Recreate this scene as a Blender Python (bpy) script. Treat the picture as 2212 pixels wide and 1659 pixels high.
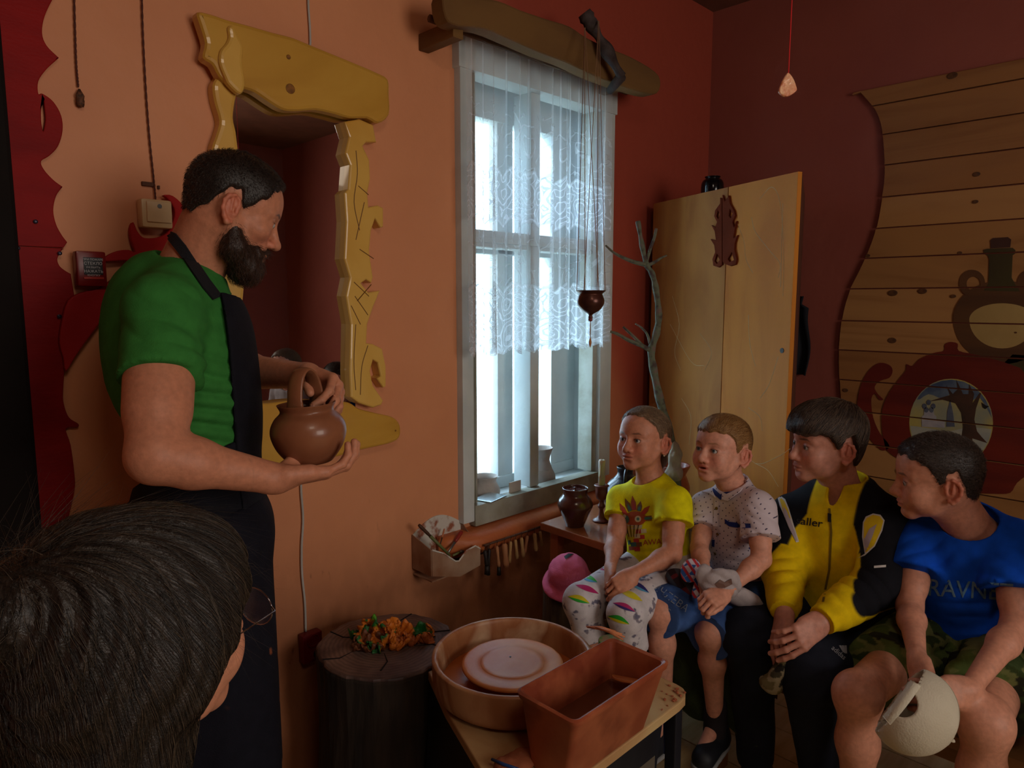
import bpy, bmesh, math, random
import numpy as np
from mathutils import Vector, Matrix, noise
from mathutils.geometry import tessellate_polygon
from mathutils.bvhtree import BVHTree
random.seed(7); np.random.seed(7)
for o in list(bpy.data.objects): bpy.data.objects.remove(o)
SC = bpy.context.scene
COL = SC.collection
# ---------------------------------------------------------------- camera
F_PX = 1507.0; PITCH = math.radians(6.8)
CAM = Vector((0, 0, 1.45))
_fh = Vector((math.sqrt(.5), math.sqrt(.5), 0))
AX = (_fh*math.cos(PITCH) - Vector((0, 0, math.sin(PITCH)))).normalized()
RT = Vector((math.sqrt(.5), -math.sqrt(.5), 0))
UP = RT.cross(AX).normalized()
cd = bpy.data.cameras.new('camera'); cam = bpy.data.objects.new('camera', cd); COL.objects.link(cam)
cd.sensor_width = 36; cd.lens = 36*F_PX/2212; cd.clip_start = .02
M = Matrix((RT, UP, -AX)).transposed().to_4x4(); M.translation = CAM
cam.matrix_world = M; SC.camera = cam
# ---------------------------------------------------------------- world, lights, exposure
wd = bpy.data.worlds.new('world'); SC.world = wd; wd.use_nodes = True
nt = wd.node_tree; bg = nt.nodes['Background']
bg.inputs[0].default_value = (.62, .80, 1, 1); bg.inputs[1].default_value = 10.5
def area(name, loc, target, size, size_y, power, color):
    ld = bpy.data.lights.new(name, 'AREA'); ld.shape = 'RECTANGLE'; ld.size = size; ld.size_y = size_y
    ld.energy = power; ld.color = color
    lo = bpy.data.objects.new(name, ld); COL.objects.link(lo); lo.location = loc
    lo.rotation_euler = (Vector(target)-Vector(loc)).to_track_quat('-Z', 'Y').to_euler()
    return lo
area('window_daylight_behind', (1.0, -2.35, 1.75), (1.0, 1.6, 1.35), 1.3, 1.3, 36, (1, .90, .80))
area('ceiling_lamp_light', (.1, -.5, 2.68), (.6, .6, 0), .5, .5, 6, (1, .84, .66))
sd = bpy.data.lights.new('sun', 'SUN'); sd.energy = 5; sd.angle = .02; sd.color = (.72, .86, 1); so_ = bpy.data.objects.new('sun', sd); COL.objects.link(so_)
so_.rotation_euler = Vector((1, -.42, -.42)).to_track_quat('-Z', 'Y').to_euler()
SC.view_settings.view_transform = 'Standard'; SC.view_settings.look = 'None'
SC.view_settings.gamma = 1; SC.view_settings.use_curve_mapping = False
SC.view_settings.exposure = 0.0
SC.cycles.max_bounces = 6; SC.cycles.transparent_max_bounces = 16
SC.cycles.sample_clamp_indirect = 3
# ---------------------------------------------------------------- geometry helpers
YA, XB = 1.85, 3.24            # window wall plane y = YA, plank wall plane x = XB
def W(px, py, d):              # point seen at a photo pixel at a distance along the view axis
    return CAM + AX*d + RT*((px-1106)/F_PX*d) + UP*((829.5-py)/F_PX*d)
def ray(px, py): return (AX + RT*((px-1106)/F_PX) + UP*((829.5-py)/F_PX))
def PA(px, py, y=YA):          # on the window wall
    r = ray(px, py); return CAM + r*(y/r.y)
def PB(px, py, x=XB):
    r = ray(px, py); return CAM + r*(x/r.x)
def PZ(px, py, z):
    r = ray(px, py); return CAM + r*((z-CAM.z)/r.z)
def V(*a): return Vector(a)
def link(name, me, mats=None, parent=None, smooth=False):
    o = bpy.data.objects.new(name, me); COL.objects.link(o)
    if mats is not None:
        for m in (mats if isinstance(mats, (list, tuple)) else [mats]): me.materials.append(m)
    if parent: o.parent = parent; o.matrix_parent_inverse = parent.matrix_world.inverted() if parent.type != 'EMPTY' else Matrix.Translation(-Vector(parent.location))
    if smooth: me.polygons.foreach_set('use_smooth', [True]*len(me.polygons))
    return o
def tag(o, label=None, cat=None, group=None, kind=None):
    if label: o['label'] = label
    if cat: o['category'] = cat
    if group: o['group'] = group
    if kind: o['kind'] = kind
    return o
def empty(name, loc, label=None, cat=None, group=None):
    o = bpy.data.objects.new(name, None); COL.objects.link(o); o.location = loc; o.empty_display_size = .05
    return tag(o, label, cat, group)
def mesh(name, verts, faces, mats=None, parent=None, smooth=False):
    me = bpy.data.meshes.new(name); me.from_pydata([tuple(v) for v in verts], [], [tuple(f) for f in faces]); me.update()
    return link(name, me, mats, parent, smooth)
class MB:                      # collects shapes into one mesh
    def __init__(s): s.v = []; s.f = []
    def add(s, v, f):
        n = len(s.v); s.v += [tuple(x) for x in v]; s.f += [tuple(i+n for i in q) for q in f]; return s
    def box(s, a, b, R=None, c=None, bev=0):
        a = Vector(a); b = Vector(b)
        if bev > 0:
            bm = bmesh.new(); bmesh.ops.create_cube(bm, size=1)
            for v in bm.verts: v.co = Vector([(a[i]+b[i])/2+v.co[i]*(b[i]-a[i]) for i in range(3)])
            bmesh.ops.bevel(bm, geom=bm.edges[:], offset=bev, segments=2, affect='EDGES', profile=.6)
            bm.verts.index_update(); v = [x.co.copy() for x in bm.verts]; f = [[q.index for q in p.verts] for p in bm.faces]; bm.free()
        else:
            v = [Vector((x, y, z)) for x in (a.x, b.x) for y in (a.y, b.y) for z in (a.z, b.z)]
            f = [(0,1,3,2),(4,6,7,5),(0,4,5,1),(2,3,7,6),(0,2,6,4),(1,5,7,3)]
        if R is not None:
            c = Vector(c) if c is not None else (a+b)/2
            v = [R @ (x-c) + c for x in v]
        return s.add(v, f)
    def tube(s, pts, r, n=8, caps=True, up=None):
        pts = [Vector(p) for p in pts]; m = len(pts)
        rs = r if isinstance(r, (list, tuple)) else [r]*m
        vs = []; prev = None
        for i, p in enumerate(pts):
            t = (pts[min(i+1, m-1)]-pts[max(i-1, 0)]).normalized()
            a = up if up is not None else (prev if prev is not None else (V(0,0,1) if abs(t.z) < .9 else V(1,0,0)))
            x = (a - t*a.dot(t)).normalized(); prev = x; y = t.cross(x)
            vs += [p + (x*math.cos(k*2*math.pi/n)+y*math.sin(k*2*math.pi/n))*rs[i] for k in range(n)]
        f = [(i*n+k, i*n+(k+1) % n, (i+1)*n+(k+1) % n, (i+1)*n+k) for i in range(m-1) for k in range(n)]
        if caps: f += [tuple(range(n))[::-1], tuple((m-1)*n+k for k in range(n))]
        return s.add(vs, f)
    def lathe(s, prof, c, n=40, R=None, wob=0):
        c = Vector(c); vs = []
        for r, z in prof:
            for k in range(n):
                a = k*2*math.pi/n; rr = r*(1+wob*math.sin(3*a+z*20))
                p = V(rr*math.cos(a), rr*math.sin(a), z)
                vs.append(c + (R @ p if R is not None else p))
        m = len(prof)
        f = [(i*n+k, i*n+(k+1) % n, (i+1)*n+(k+1) % n, (i+1)*n+k) for i in range(m-1) for k in range(n)]
        if prof[0][0] < 1e-4 or True: f.append(tuple(range(n))[::-1])
        f.append(tuple((m-1)*n+k for k in range(n)))
        return s.add(vs, f)
    def obj(s, name, mats=None, parent=None, smooth=False, auto=None):
        o = mesh(name, s.v, s.f, mats, parent, smooth)
        if auto: sharp(o, auto)
        return o
def sharp(o, deg=35):
    me = o.data; bm = bmesh.new(); bm.from_mesh(me)
    bmesh.ops.recalc_face_normals(bm, faces=bm.faces)
    for e in bm.edges:
        e.smooth = not (len(e.link_faces) == 2 and e.calc_face_angle(0) > math.radians(deg))
    for f in bm.faces: f.smooth = True
    bm.to_mesh(me); bm.free()
def spline(pts, n=8, closed=False):   # Catmull-Rom through points of any dimension
    P = [np.array(p, float) for p in pts]; m = len(P); out = []
    rng = range(m) if closed else range(m-1)
    for i in rng:
        p1, p2 = P[i], P[(i+1) % m]
        p0 = P[i-1] if (i > 0 or closed) else 2*p1-p2
        p3 = P[(i+2) % m] if (i+2 < m or closed) else 2*p2-p1
        for k in range(n):
            t = k/n
            out.append(.5*((2*p1)+(-p0+p2)*t+(2*p0-5*p1+4*p2-p3)*t*t+(-p0+3*p1-3*p2+p3)*t**3))
    if not closed: out.append(P[-1])
    return [tuple(p) for p in out]
def area2(l): return sum(l[i][0]*l[(i+1) % len(l)][1]-l[(i+1) % len(l)][0]*l[i][1] for i in range(len(l)))/2
def slab(name, loops, to3, t0, t1, mats, parent=None, bev=0, cuts=None, wig=None):
    """plate with outline loops (first outer, rest holes) in 2-D; to3(u,v,depth); from depth t0 (back) to t1 (front)"""
    L = []
    for i, l in enumerate(loops):
        l = [tuple(p) for p in l]
        if (area2(l) > 0) != (i == 0): l = l[::-1]
        L.append(l)
    def inset(l, b):
        n = len(l); out = []
        for i in range(n):
            ax, ay = l[i-1]; bx, by = l[i]; cx, cy = l[(i+1) % n]
            t = Vector((cx-ax, cy-ay)); t = t.normalized() if t.length > 1e-9 else Vector((1, 0))
            out.append((bx-t.y*b, by+t.x*b))
        return out
    mb = MB()
    front = [inset(l, bev) if bev else l for l in L]
    flat = [p for l in front for p in l]
    tri = tessellate_polygon([[Vector((p[0], p[1], 0)) for p in l] for l in front])
    n = len(flat)
    mb.add([to3(p[0], p[1], t1) for p in flat] + [to3(p[0], p[1], t0) for l in L for p in l],
           [tuple(t) for t in tri] + [tuple(i+n for i in t[::-1]) for t in tri])
    base = 0
    for l in L:
        m = len(l)
        if bev:
            o1 = [to3(p[0], p[1], t1-bev*.8) for p in l]; o0 = [to3(p[0], p[1], t0) for p in l]
            k = .35; mid = inset(l, bev*k); om = [to3(p[0], p[1], t1-bev*.25) for p in mid]
            fr = [to3(p[0], p[1], t1) for p in inset(l, bev)]
            v = o0+o1+om+fr
            f = [(r*m+i, r*m+(i+1) % m, (r+1)*m+(i+1) % m, (r+1)*m+i) for r in range(3) for i in range(m)]
        else:
            v = [to3(p[0], p[1], t0) for p in l]+[to3(p[0], p[1], t1) for p in l]
            f = [(i, (i+1) % m, m+(i+1) % m, m+i) for i in range(m)]
        mb.add(v, f)
    if cuts or wig:
        bm = bmesh.new()
        vs = [bm.verts.new(v) for v in mb.v]
        for q in mb.f:
            try: bm.faces.new([vs[i] for i in q])
            except ValueError: pass
        bmesh.ops.remove_doubles(bm, verts=bm.verts, dist=1e-5)
        if cuts:
            lo, hi = cuts
            for z, s in ((lo, -1), (hi, 1)):
                g = bm.verts[:]+bm.edges[:]+bm.faces[:]
                r = bmesh.ops.bisect_plane(bm, geom=g, plane_co=(0, 0, z), plane_no=(0, 0, s), clear_outer=True)
                ed = [e for e in r['geom_cut'] if isinstance(e, bmesh.types.BMEdge)]
                try: bmesh.ops.contextual_create(bm, geom=ed)
                except Exception: pass
        if wig:
            for v in bm.verts: v.co = wig(v.co)
        if not bm.faces: bm.free(); return None
        bmesh.ops.recalc_face_normals(bm, faces=bm.faces)
        me = bpy.data.meshes.new(name); bm.to_mesh(me); bm.free()
        return link(name, me, mats, parent)
    o = mb.obj(name, mats, parent)
    bm = bmesh.new(); bm.from_mesh(o.data); bmesh.ops.remove_doubles(bm, verts=bm.verts, dist=1e-5)
    bmesh.ops.recalc_face_normals(bm, faces=bm.faces); bm.to_mesh(o.data); bm.free()
    return o
toA = lambda off=0: (lambda u, v, d: V(u, YA-off-d, v))
toB = lambda off=0: (lambda u, v, d: V(XB-off-d, u, v))
def A2(*pts): return [(lambda p: (p.x, p.z))(PA(*q)) for q in pts]
def B2(*pts): return [(lambda p: (p.y, p.z))(PB(*q)) for q in pts]
# ---------------------------------------------------------------- materials
def srgb(r, g, b):
    f = lambda c: (c/255/12.92 if c/255 <= .04045 else ((c/255+.055)/1.055)**2.4)
    return (f(r), f(g), f(b), 1)
MATS = {}
def mat(name, c1, c2=None, scale=8, rough=.7, bump=.15, bscale=60, metal=0, stretch=(1, 1, 1), detail=6, spec=.4, c3=None, coat=0, attr=None, sheen=0, trans=0, emis=0, ramp=(.35, .65), dist=0):
    if name in MATS: return MATS[name]
    m = bpy.data.materials.new(name); m.use_nodes = True; nt = m.node_tree; N = nt.nodes; L = nt.links
    b = N['Principled BSDF']; tc = N.new('ShaderNodeTexCoord'); mp = N.new('ShaderNodeMapping')
    mp.inputs['Scale'].default_value = stretch; L.new(tc.outputs['Object'], mp.inputs[0])
    b.inputs['Roughness'].default_value = rough; b.inputs['Metallic'].default_value = metal
    b.inputs['Specular IOR Level'].default_value = spec; b.inputs['Coat Weight'].default_value = coat
    if sheen: b.inputs['Sheen Weight'].default_value = sheen
    if trans: b.inputs['Subsurface Weight'].default_value = trans; b.inputs['Subsurface Radius'].default_value = (.012, .005, .003); b.inputs['Subsurface Scale'].default_value = 1
    src = None
    if attr:
        at = N.new('ShaderNodeVertexColor'); at.layer_name = attr
        nz = N.new('ShaderNodeTexNoise'); nz.inputs['Scale'].default_value = scale; nz.inputs['Detail'].default_value = detail
        L.new(mp.outputs[0], nz.inputs[0])
        mr = N.new('ShaderNodeMapRange'); mr.inputs[1].default_value = .3; mr.inputs[2].default_value = .7
        mr.inputs[3].default_value = .86; mr.inputs[4].default_value = 1.1; L.new(nz.outputs[0], mr.inputs[0])
        mx = N.new('ShaderNodeMix'); mx.data_type = 'RGBA'; mx.blend_type = 'MULTIPLY'; mx.inputs[0].default_value = 1
        L.new(at.outputs[0], mx.inputs[6]); L.new(mr.outputs[0], mx.inputs[7]); L.new(mx.outputs[2], b.inputs['Base Color'])
    else:
        c2 = c2 or tuple(x*.8 for x in c1[:3])+(1,)
        nz = N.new('ShaderNodeTexNoise'); nz.inputs['Scale'].default_value = scale; nz.inputs['Detail'].default_value = detail
        nz.inputs['Distortion'].default_value = dist
        L.new(mp.outputs[0], nz.inputs[0]); cr = N.new('ShaderNodeValToRGB')
        cr.color_ramp.elements[0].position = ramp[0]; cr.color_ramp.elements[1].position = ramp[1]
        cr.color_ramp.elements[0].color = c1; cr.color_ramp.elements[1].color = c2
        if c3: e = cr.color_ramp.elements.new(.5*(ramp[0]+ramp[1])); e.color = c3
        L.new(nz.outputs[0], cr.inputs[0]); L.new(cr.outputs[0], b.inputs['Base Color'])
    if bump:
        n2 = N.new('ShaderNodeTexNoise'); n2.inputs['Scale'].default_value = bscale; n2.inputs['Detail'].default_value = 4
        L.new(mp.outputs[0], n2.inputs[0]); bp = N.new('ShaderNodeBump'); bp.inputs['Strength'].default_value = bump
        bp.inputs['Distance'].default_value = .004; L.new(n2.outputs[0], bp.inputs['Height']); L.new(bp.outputs[0], b.inputs['Normal'])
    if emis: b.inputs['Emission Color'].default_value = c1; b.inputs['Emission Strength'].default_value = emis
    MATS[name] = m; return m
S = srgb
# ---------------------------------------------------------------- setting
def wall_paint(name, cols, gx):
    """plaster paint with blotches and grime; orange gives way to dark red paint beyond the window"""
    m = bpy.data.materials.new(name); m.use_nodes = True; nt = m.node_tree; N = nt.nodes; L = nt.links
    b = N['Principled BSDF']; b.inputs['Roughness'].default_value = .55; b.inputs['Specular IOR Level'].default_value = .35
    tc = N.new('ShaderNodeTexCoord'); sx = N.new('ShaderNodeSeparateXYZ'); L.new(tc.outputs['Object'], sx.inputs[0])
    n1 = N.new('ShaderNodeTexNoise'); n1.inputs['Scale'].default_value = 2.2; n1.inputs['Detail'].default_value = 8; L.new(tc.outputs['Object'], n1.inputs[0])
    cr = N.new('ShaderNodeValToRGB'); cr.color_ramp.elements[0].color = cols[0]; cr.color_ramp.elements[1].color = cols[1]
    cr.color_ramp.elements[0].position = .35; cr.color_ramp.elements[1].position = .7; L.new(n1.outputs[0], cr.inputs[0])
    out = cr.outputs[0]
    def mixin(out, col, fac):
        mx = N.new('ShaderNodeMix'); mx.data_type = 'RGBA'; L.new(fac, mx.inputs[0]); L.new(out, mx.inputs[6]); mx.inputs[7].default_value = col; return mx.outputs[2]
    def mr(src, a, b_, c=0, d=1):
        r = N.new('ShaderNodeMapRange'); r.interpolation_type = 'SMOOTHSTEP'; L.new(src, r.inputs[0])
        for i, v in enumerate((a, b_, c, d)): r.inputs[i+1].default_value = v
        return r.outputs[0]
    def mul(a, b_):
        r = N.new('ShaderNodeMath'); r.operation = 'MULTIPLY'; L.new(a, r.inputs[0]); L.new(b_, r.inputs[1]); return r.outputs[0]
    def add(a, b_, k=1):
        r = N.new('ShaderNodeMath'); r.operation = 'MULTIPLY_ADD'; L.new(b_, r.inputs[0]); r.inputs[1].default_value = k; L.new(a, r.inputs[2]); return r.outputs[0]
    if gx:
        s1 = add(sx.outputs[0], sx.outputs[2], .55)      # paint changes to red to the right and above
        s1 = add(s1, n1.outputs[0], .25)
        out = mixin(out, gx, mr(s1, 2.95, 3.4))
        # clay grime on the lower wall
        n3 = N.new('ShaderNodeTexNoise'); n3.inputs['Scale'].default_value = 7; n3.inputs['Detail'].default_value = 9
        mp = N.new('ShaderNodeMapping'); mp.inputs['Scale'].default_value = (1, 1, .45); L.new(tc.outputs['Object'], mp.inputs[0]); L.new(mp.outputs[0], n3.inputs[0])
        low = mr(add(sx.outputs[2], n3.outputs[0], .5), 1.05, .72)
        out = mixin(out, S(96, 48, 24), mul(low, mr(n3.outputs[0], .35, .6, .25, .6)))
        n4 = N.new('ShaderNodeTexNoise'); n4.inputs['Scale'].default_value = 24; n4.inputs['Detail'].default_value = 6; L.new(mp.outputs[0], n4.inputs[0])
        out = mixin(out, S(62, 30, 18), mul(mr(sx.outputs[2], 1.0, .55), mr(n4.outputs[0], .68, .8, 0, .7)))
    n2 = N.new('ShaderNodeTexNoise'); n2.inputs['Scale'].default_value = 14; n2.inputs['Detail'].default_value = 8; L.new(tc.outputs['Object'], n2.inputs[0])
    bp = N.new('ShaderNodeBump'); bp.inputs['Strength'].default_value = .35; bp.inputs['Distance'].default_value = .008
    L.new(n2.outputs[0], bp.inputs['Height']); L.new(bp.outputs[0], b.inputs['Normal']); L.new(out, b.inputs['Base Color'])
    return m
WL, WR, WB_, WT = 1.60, 2.405, .69, 2.30      # window opening
mA = wall_paint('orange_plaster', (S(212, 140, 98), S(222, 150, 106)), S(162, 70, 52))
mB = wall_paint('red_plaster', (S(142, 74, 62), S(150, 80, 66)), None)
H = 2.85; X0, Y0 = -1.7, -2.6; TH = .36
mb = MB()
mb.box((X0-.1, YA, 0), (WL, YA+TH, H)).box((WR, YA, 0), (XB+.1, YA+TH, H)).box((WL, YA, 0), (WR, YA+TH, WB_-.03)).box((WL, YA, WT), (WR, YA+TH, H))
tag(mb.obj('wall_left', mA), kind='structure')
tag(MB().box((XB, Y0-.1, 0), (XB+.12, YA, H)).obj('wall_right', mB), kind='structure')
tag(MB().box((X0-.1, Y0-.12, 0), (XB, Y0, H)).obj('wall_back', mB), kind='structure')
tag(MB().box((X0-.12, Y0, 0), (X0, YA, H)).obj('wall_side', mB), kind='structure')
tag(MB().box((X0-.1, Y0-.1, H), (XB+.1, YA+TH, H+.08)).obj('ceiling', mat('ceiling_paint', S(120, 75, 55), rough=.9)), kind='structure')
mfl = mat('floor_board', S(212, 194, 148), S(190, 166, 118), scale=5, rough=.6, stretch=(.6, 6, 1), bscale=30)
fl = tag(MB().box((X0-.1, Y0-.1, -.06), (XB+.1, YA+.1, -.02)).obj('floor', mat('floor_base', S(60, 45, 30))), kind='structure')
xk = X0
proto = None; k = 0
fw = .14
while xk < XB:
    w_ = min(fw, XB-xk)-.004
    if proto is None or w_ < fw-.01:
        ob = MB().box((0, Y0, -.02), (w_, YA, 0), bev=.0015).obj('floor_plank', mfl, fl); proto = proto or ob
    else:
        ob = proto.copy(); COL.objects.link(ob)
    ob.location = (xk, 0, random.uniform(-.0006, .0002)); xk += fw
# window frame
mW = mat('window_paint', S(206, 214, 214), S(190, 200, 202), scale=6, rough=.5, bump=.3, bscale=40, c3=S(198, 206, 206))
mWb = mat('old_window_paint', S(168, 170, 160), S(140, 138, 122), scale=9, rough=.6, bump=.4, bscale=45)
win = empty('window_1', (2.0, YA, WB_)); win['kind'] = 'structure'
def fr(name, *boxes, m=mW, bev=.004, par=win):
    b = MB()
    for q in boxes: b.box(q[0], q[1], bev=bev)
    return b.obj(name, m, par, auto=40)
y1 = YA-.015; y2 = YA+.055
fr('casing', ((WL-.022, YA-.03, WB_-.03), (WL+.03, y2, WT+.03)))
fr('casing', ((WR-.055, YA-.03, WB_-.0), (WR+.022, y2, WT+.03)))
fr('casing', ((WL-.03, YA-.035, WT-.085), (WR+.03, y2, WT+.03)))
fr('inner_stile', ((WL+.03, YA-.012, WB_+.03), (WL+.062, y2+.01, WT-.085)), ((WL+.048, YA-.018, WB_+.03), (WL+.056, YA, WT-.085)), m=mWb)
fr('inner_stile', ((WR-.085, YA-.012, WB_+.03), (WR-.055, y2+.01, WT-.085)), m=mWb)
fr('mullion', ((1.945, YA-.005, WB_+.03), (1.995, y2+.03, WT-.085)))
fr('transom', ((WL+.06, YA+.0, 1.64), (WR-.08, y2+.02, 1.70)), ((WL+.06, YA-.012, 1.655), (WR-.08, YA+.01, 1.675)))
fr('bottom_rail', ((WL+.03, YA-.035, WB_-.05), (WR-.05, YA+.02, WB_+.028)), m=mWb, bev=.006)
fr('sill_board', ((WL, YA+.01, WB_-.03), (WR, YA+TH+.04, WB_)), m=mW)
Yo = YA+.17
fr('outer_frame', ((WL+.001, Yo-.02, WB_+.002), (WL+.16, Yo+.04, WT-.003)))
fr('outer_frame', ((WR-.165, Yo-.02, WB_+.002), (WR-.001, Yo+.04, WT-.003)))
fr('outer_frame', ((WL+.002, Yo-.024, WT-.17), (WR-.002, Yo+.044, WT-.002)))
fr('outer_frame', ((WL+.002, Yo-.024, WB_+.001), (WR-.002, Yo+.044, WB_+.05)), m=mW)
fr('outer_mullion', ((1.925, Yo-.015, WB_), (2.01, Yo+.035, WT)))
fr('outer_transom', ((WL, Yo-.015, 1.63), (WR, Yo+.035, 1.70)))
fr('reveal_lining', ((WR-.012, y2, WB_), (WR-.001, Yo, WT)), m=mW, bev=.001)
fr('reveal_lining', ((WL+.001, y2, WB_), (WL+.012, Yo, WT)), m=mW, bev=.001)
fr('reveal_lining', ((WL+.012, y2, WT-.012), (WR-.012, Yo, WT-.001)), m=mW, bev=.001)
# glass
mg = bpy.data.materials.new('window_glass'); mg.use_nodes = True; nt = mg.node_tree; N = nt.nodes; L = nt.links
N.remove(N['Principled BSDF']); tr = N.new('ShaderNodeBsdfTransparent'); tr.inputs[0].default_value = (.9, .96, .97, 1)
gl = N.new('ShaderNodeBsdfGlossy'); gl.inputs['Roughness'].default_value = .05; ms = N.new('ShaderNodeMixShader'); ms.inputs[0].default_value = .06
L.new(tr.outputs[0], ms.inputs[1]); L.new(gl.outputs[0], ms.inputs[2]); L.new(ms.outputs[0], N['Material Output'].inputs[0])
for (xa, xb) in ((WL+.14, 1.945), (1.985, WR-.15)):
    for (za, zb) in ((WB_+.04, 1.64), (1.69, WT-.16)):
        MB().box((xa, Yo+.008, za), (xb, Yo+.012, zb)).obj('window_pane', mg, win)
# outside reveal of the timber wall is part of the wall; orange ledge under the window
ml = mat('orange_ledge_paint', S(196, 112, 62), S(176, 92, 50), scale=6, rough=.5, bump=.3)
led = MB(); prof = spline([(0, .0), (-.07, -.002), (-.10, -.02), (-.102, -.05), (-.08, -.078), (-.03, -.085), (0, -.085)], 4)
xs = np.linspace(WL-.13, XB-.02, 40); n = len(prof)
ktp = lambda x: max(.06, min(1, (x-WL+.14)/.13))**.6
vs = [V(x, YA+p[0]*ktp(x)+.004*math.sin(x*9), WB_-.052+p[1]+.003*math.sin(x*7)) for x in xs for p in prof]
led.add(vs, [(i*n+j, i*n+j+1, (i+1)*n+j+1, (i+1)*n+j) for i in range(len(xs)-1) for j in range(n-1)]+[tuple(range(n)), tuple((len(xs)-1)*n+j for j in range(n))[::-1]])
tag(led.obj('trim_1', ml, smooth=True), kind='structure')
# dark door jamb at the far left of the window wall
a = PA(18, 400).x
tag(MB().box((a-.14, YA-.06, 0), (a, YA, H), bev=.008).obj('trim_2', mat('dark_jamb', S(26, 19, 17), rough=.7, spec=.1)), kind='structure')
# outdoors: ground, tree and fence seen blown out through the panes
tag(MB().box((WL-.12, YA+TH, WB_-.08), (WL+.0, YA+TH+.03, WT+.1)).box((WR, YA+TH, WB_-.08), (WR+.12, YA+TH+.03, WT+.1)).obj('trim_3', mW), kind='structure')
gd = tag(MB().box((-6, YA+TH+.02, -.6), (14, 16, -.5)).obj('ground', mat('pale_ground', S(215, 220, 205), rough=.95)), kind='structure')
# ---------------------------------------------------------------- things on the window wall
mred = mat('red_board', S(150, 20, 20), S(128, 15, 18), scale=4, rough=.6, spec=.15, bump=.2, stretch=(1, 1, 3))
mred2 = mat('red_board_branch', S(176, 34, 34), S(150, 26, 28), scale=4, rough=.6, spec=.15, bump=.2)
mdark = mat('black_metal', S(28, 26, 26), rough=.5)
mscrew = mat('screw_head', S(50, 45, 60), rough=.4, metal=.6)
# red scalloped board, two stacked sheets, and the branch
rb = empty('scalloped_wall_board', PA(60, 600), 'tall dark red board with scalloped flame edge at the far left', 'wall panel')
def zz(pts, n=5): return spline(pts, n)
up_edge = zz([(118, -60), (128, -20), (112, 0), (93, 40), (88, 75), (98, 102), (124, 128)], 4) + zz([(124, 128), (98, 152), (80, 178), (80, 205), (89, 205), (112, 222), (129, 252), (132, 285), (122, 318), (104, 338), (86, 350), (92, 368), (112, 390), (132, 405)], 4) + zz([(132, 405), (118, 425), (112, 455), (118, 485), (130, 508), (142, 524)], 4) + [(134, 536)]
lo_edge = zz([(134, 537), (128, 545), (121, 560), (126, 575), (138, 585), (150, 592)], 3) + [(158, 640)] + zz([(158, 640), (150, 700), (140, 760), (134, 840), (135, 870), (146, 900), (166, 914), (164, 922), (140, 925), (150, 960), (158, 1020), (158, 1060), (140, 1140), (120, 1260)], 4)
xl = PA(22, 500).x
def toA1(e): return [(PA(x, y).x, PA(x, y).z) for x, y in e]
u1 = toA1(up_edge); l1 = toA1(lo_edge)
zj = u1[-1][1]
leafhole = toA1(zz([(90, 207), (93, 235), (95, 262), (90, 286), (86, 262), (86, 230)], 3)[:-1])
slab('sheet', [[(xl, zj)] + u1[::-1] + [(xl, u1[0][1])], leafhole], toA(), 0, .014, mred, rb, bev=.002)
slab('sheet', [[(xl, zj-.001)] + l1 + [(xl, l1[-1][1])]], toA(), 0, .0125, mred, rb, bev=.002)
for (sx_, sy_) in ((73, 480), (35, 537), (124, 683), (160, 671), (125, 548)):
    p = PA(sx_, sy_); MB().lathe([(.0045, 0), (.0045, .002), (.002, .003)], (0, 0, 0), 10).obj('screw', mscrew, rb).matrix_local = Matrix.Translation(Vector((p.x, YA-.0165, p.z))-rb.location) @ Matrix.Rotation(math.pi/2, 4, 'X')
br = [(130, 770), (122, 740), (126, 700), (140, 650), (170, 632), (205, 624), (240, 600), (262, 580), (275, 566), (250, 564), (213, 566), (225, 553), (248, 543), (270, 541), (284, 545), (276, 520), (273, 495), (280, 482), (288, 500), (300, 514), (318, 516), (340, 512), (356, 500), (368, 470), (366, 450), (352, 430), (345, 424), (365, 426), (392, 452), (420, 500), (430, 560), (400, 620), (330, 640), (260, 655), (215, 690), (180, 735), (155, 770), (136, 800)]
rbr = slab('curved_wall_board', [toA1(spline(br, 3, True))], toA(.0135), 0, .016, mred2, None, bev=.003)
tag(rbr, 'bright red forked branch board reaching toward the light switch', 'wall panel')
lowb = [(135, 872), (150, 880), (172, 900), (165, 925), (145, 925), (132, 900)]
# light switch
p = PA(331, 472); sw = empty('light_switch', (p.x, YA, p.z), 'cream surface-mounted light switch with twisted cord above it', 'switch')
mcr = mat('cream_plastic', S(226, 198, 152), S(214, 186, 140), rough=.4, bump=.05)
a = PA(300, 435); b = PA(364, 492)
wsw = .052
MB().box((p.x-wsw/2-.012, YA-.040, b.z-.006), (p.x+wsw/2+.006, YA-.002, a.z+.004), bev=.007).obj('housing', mcr, sw, auto=50)
MB().box((p.x-wsw/2-.002, YA-.047, b.z+.007), (p.x+wsw/2+.002, YA-.038, a.z-.002), R=Matrix.Rotation(.06, 3, 'X'), bev=.003).obj('rocker', mat('cream_rocker', S(238, 212, 168), rough=.3, bump=0), sw, auto=50)
MB().lathe([(.005, 0), (.005, .001)], (p.x, 0, 0), 12).obj('indicator', mat('grey_oval', S(120, 130, 140), rough=.3), sw).matrix_local = Matrix.Translation(V(p.x, YA-.0485, a.z-.013)-sw.location) @ Matrix.Rotation(math.pi/2, 4, 'X') @ Matrix.Translation(V(-p.x, 0, 0))
c0 = PA(326, 400)
MB().box((c0.x-.022, YA-.008, c0.z-.004), (c0.x+.006, YA, c0.z+.006), bev=.001).box((c0.x+.014, YA-.008, c0.z-.008), (c0.x+.018, YA, c0.z+.0)).obj('cord_clip', mat('rusty_clip', S(90, 56, 40), metal=.5, rough=.6), sw)
mcord = mat('brown_cord', S(96, 44, 30), S(70, 34, 26), rough=.7, scale=300)
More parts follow.
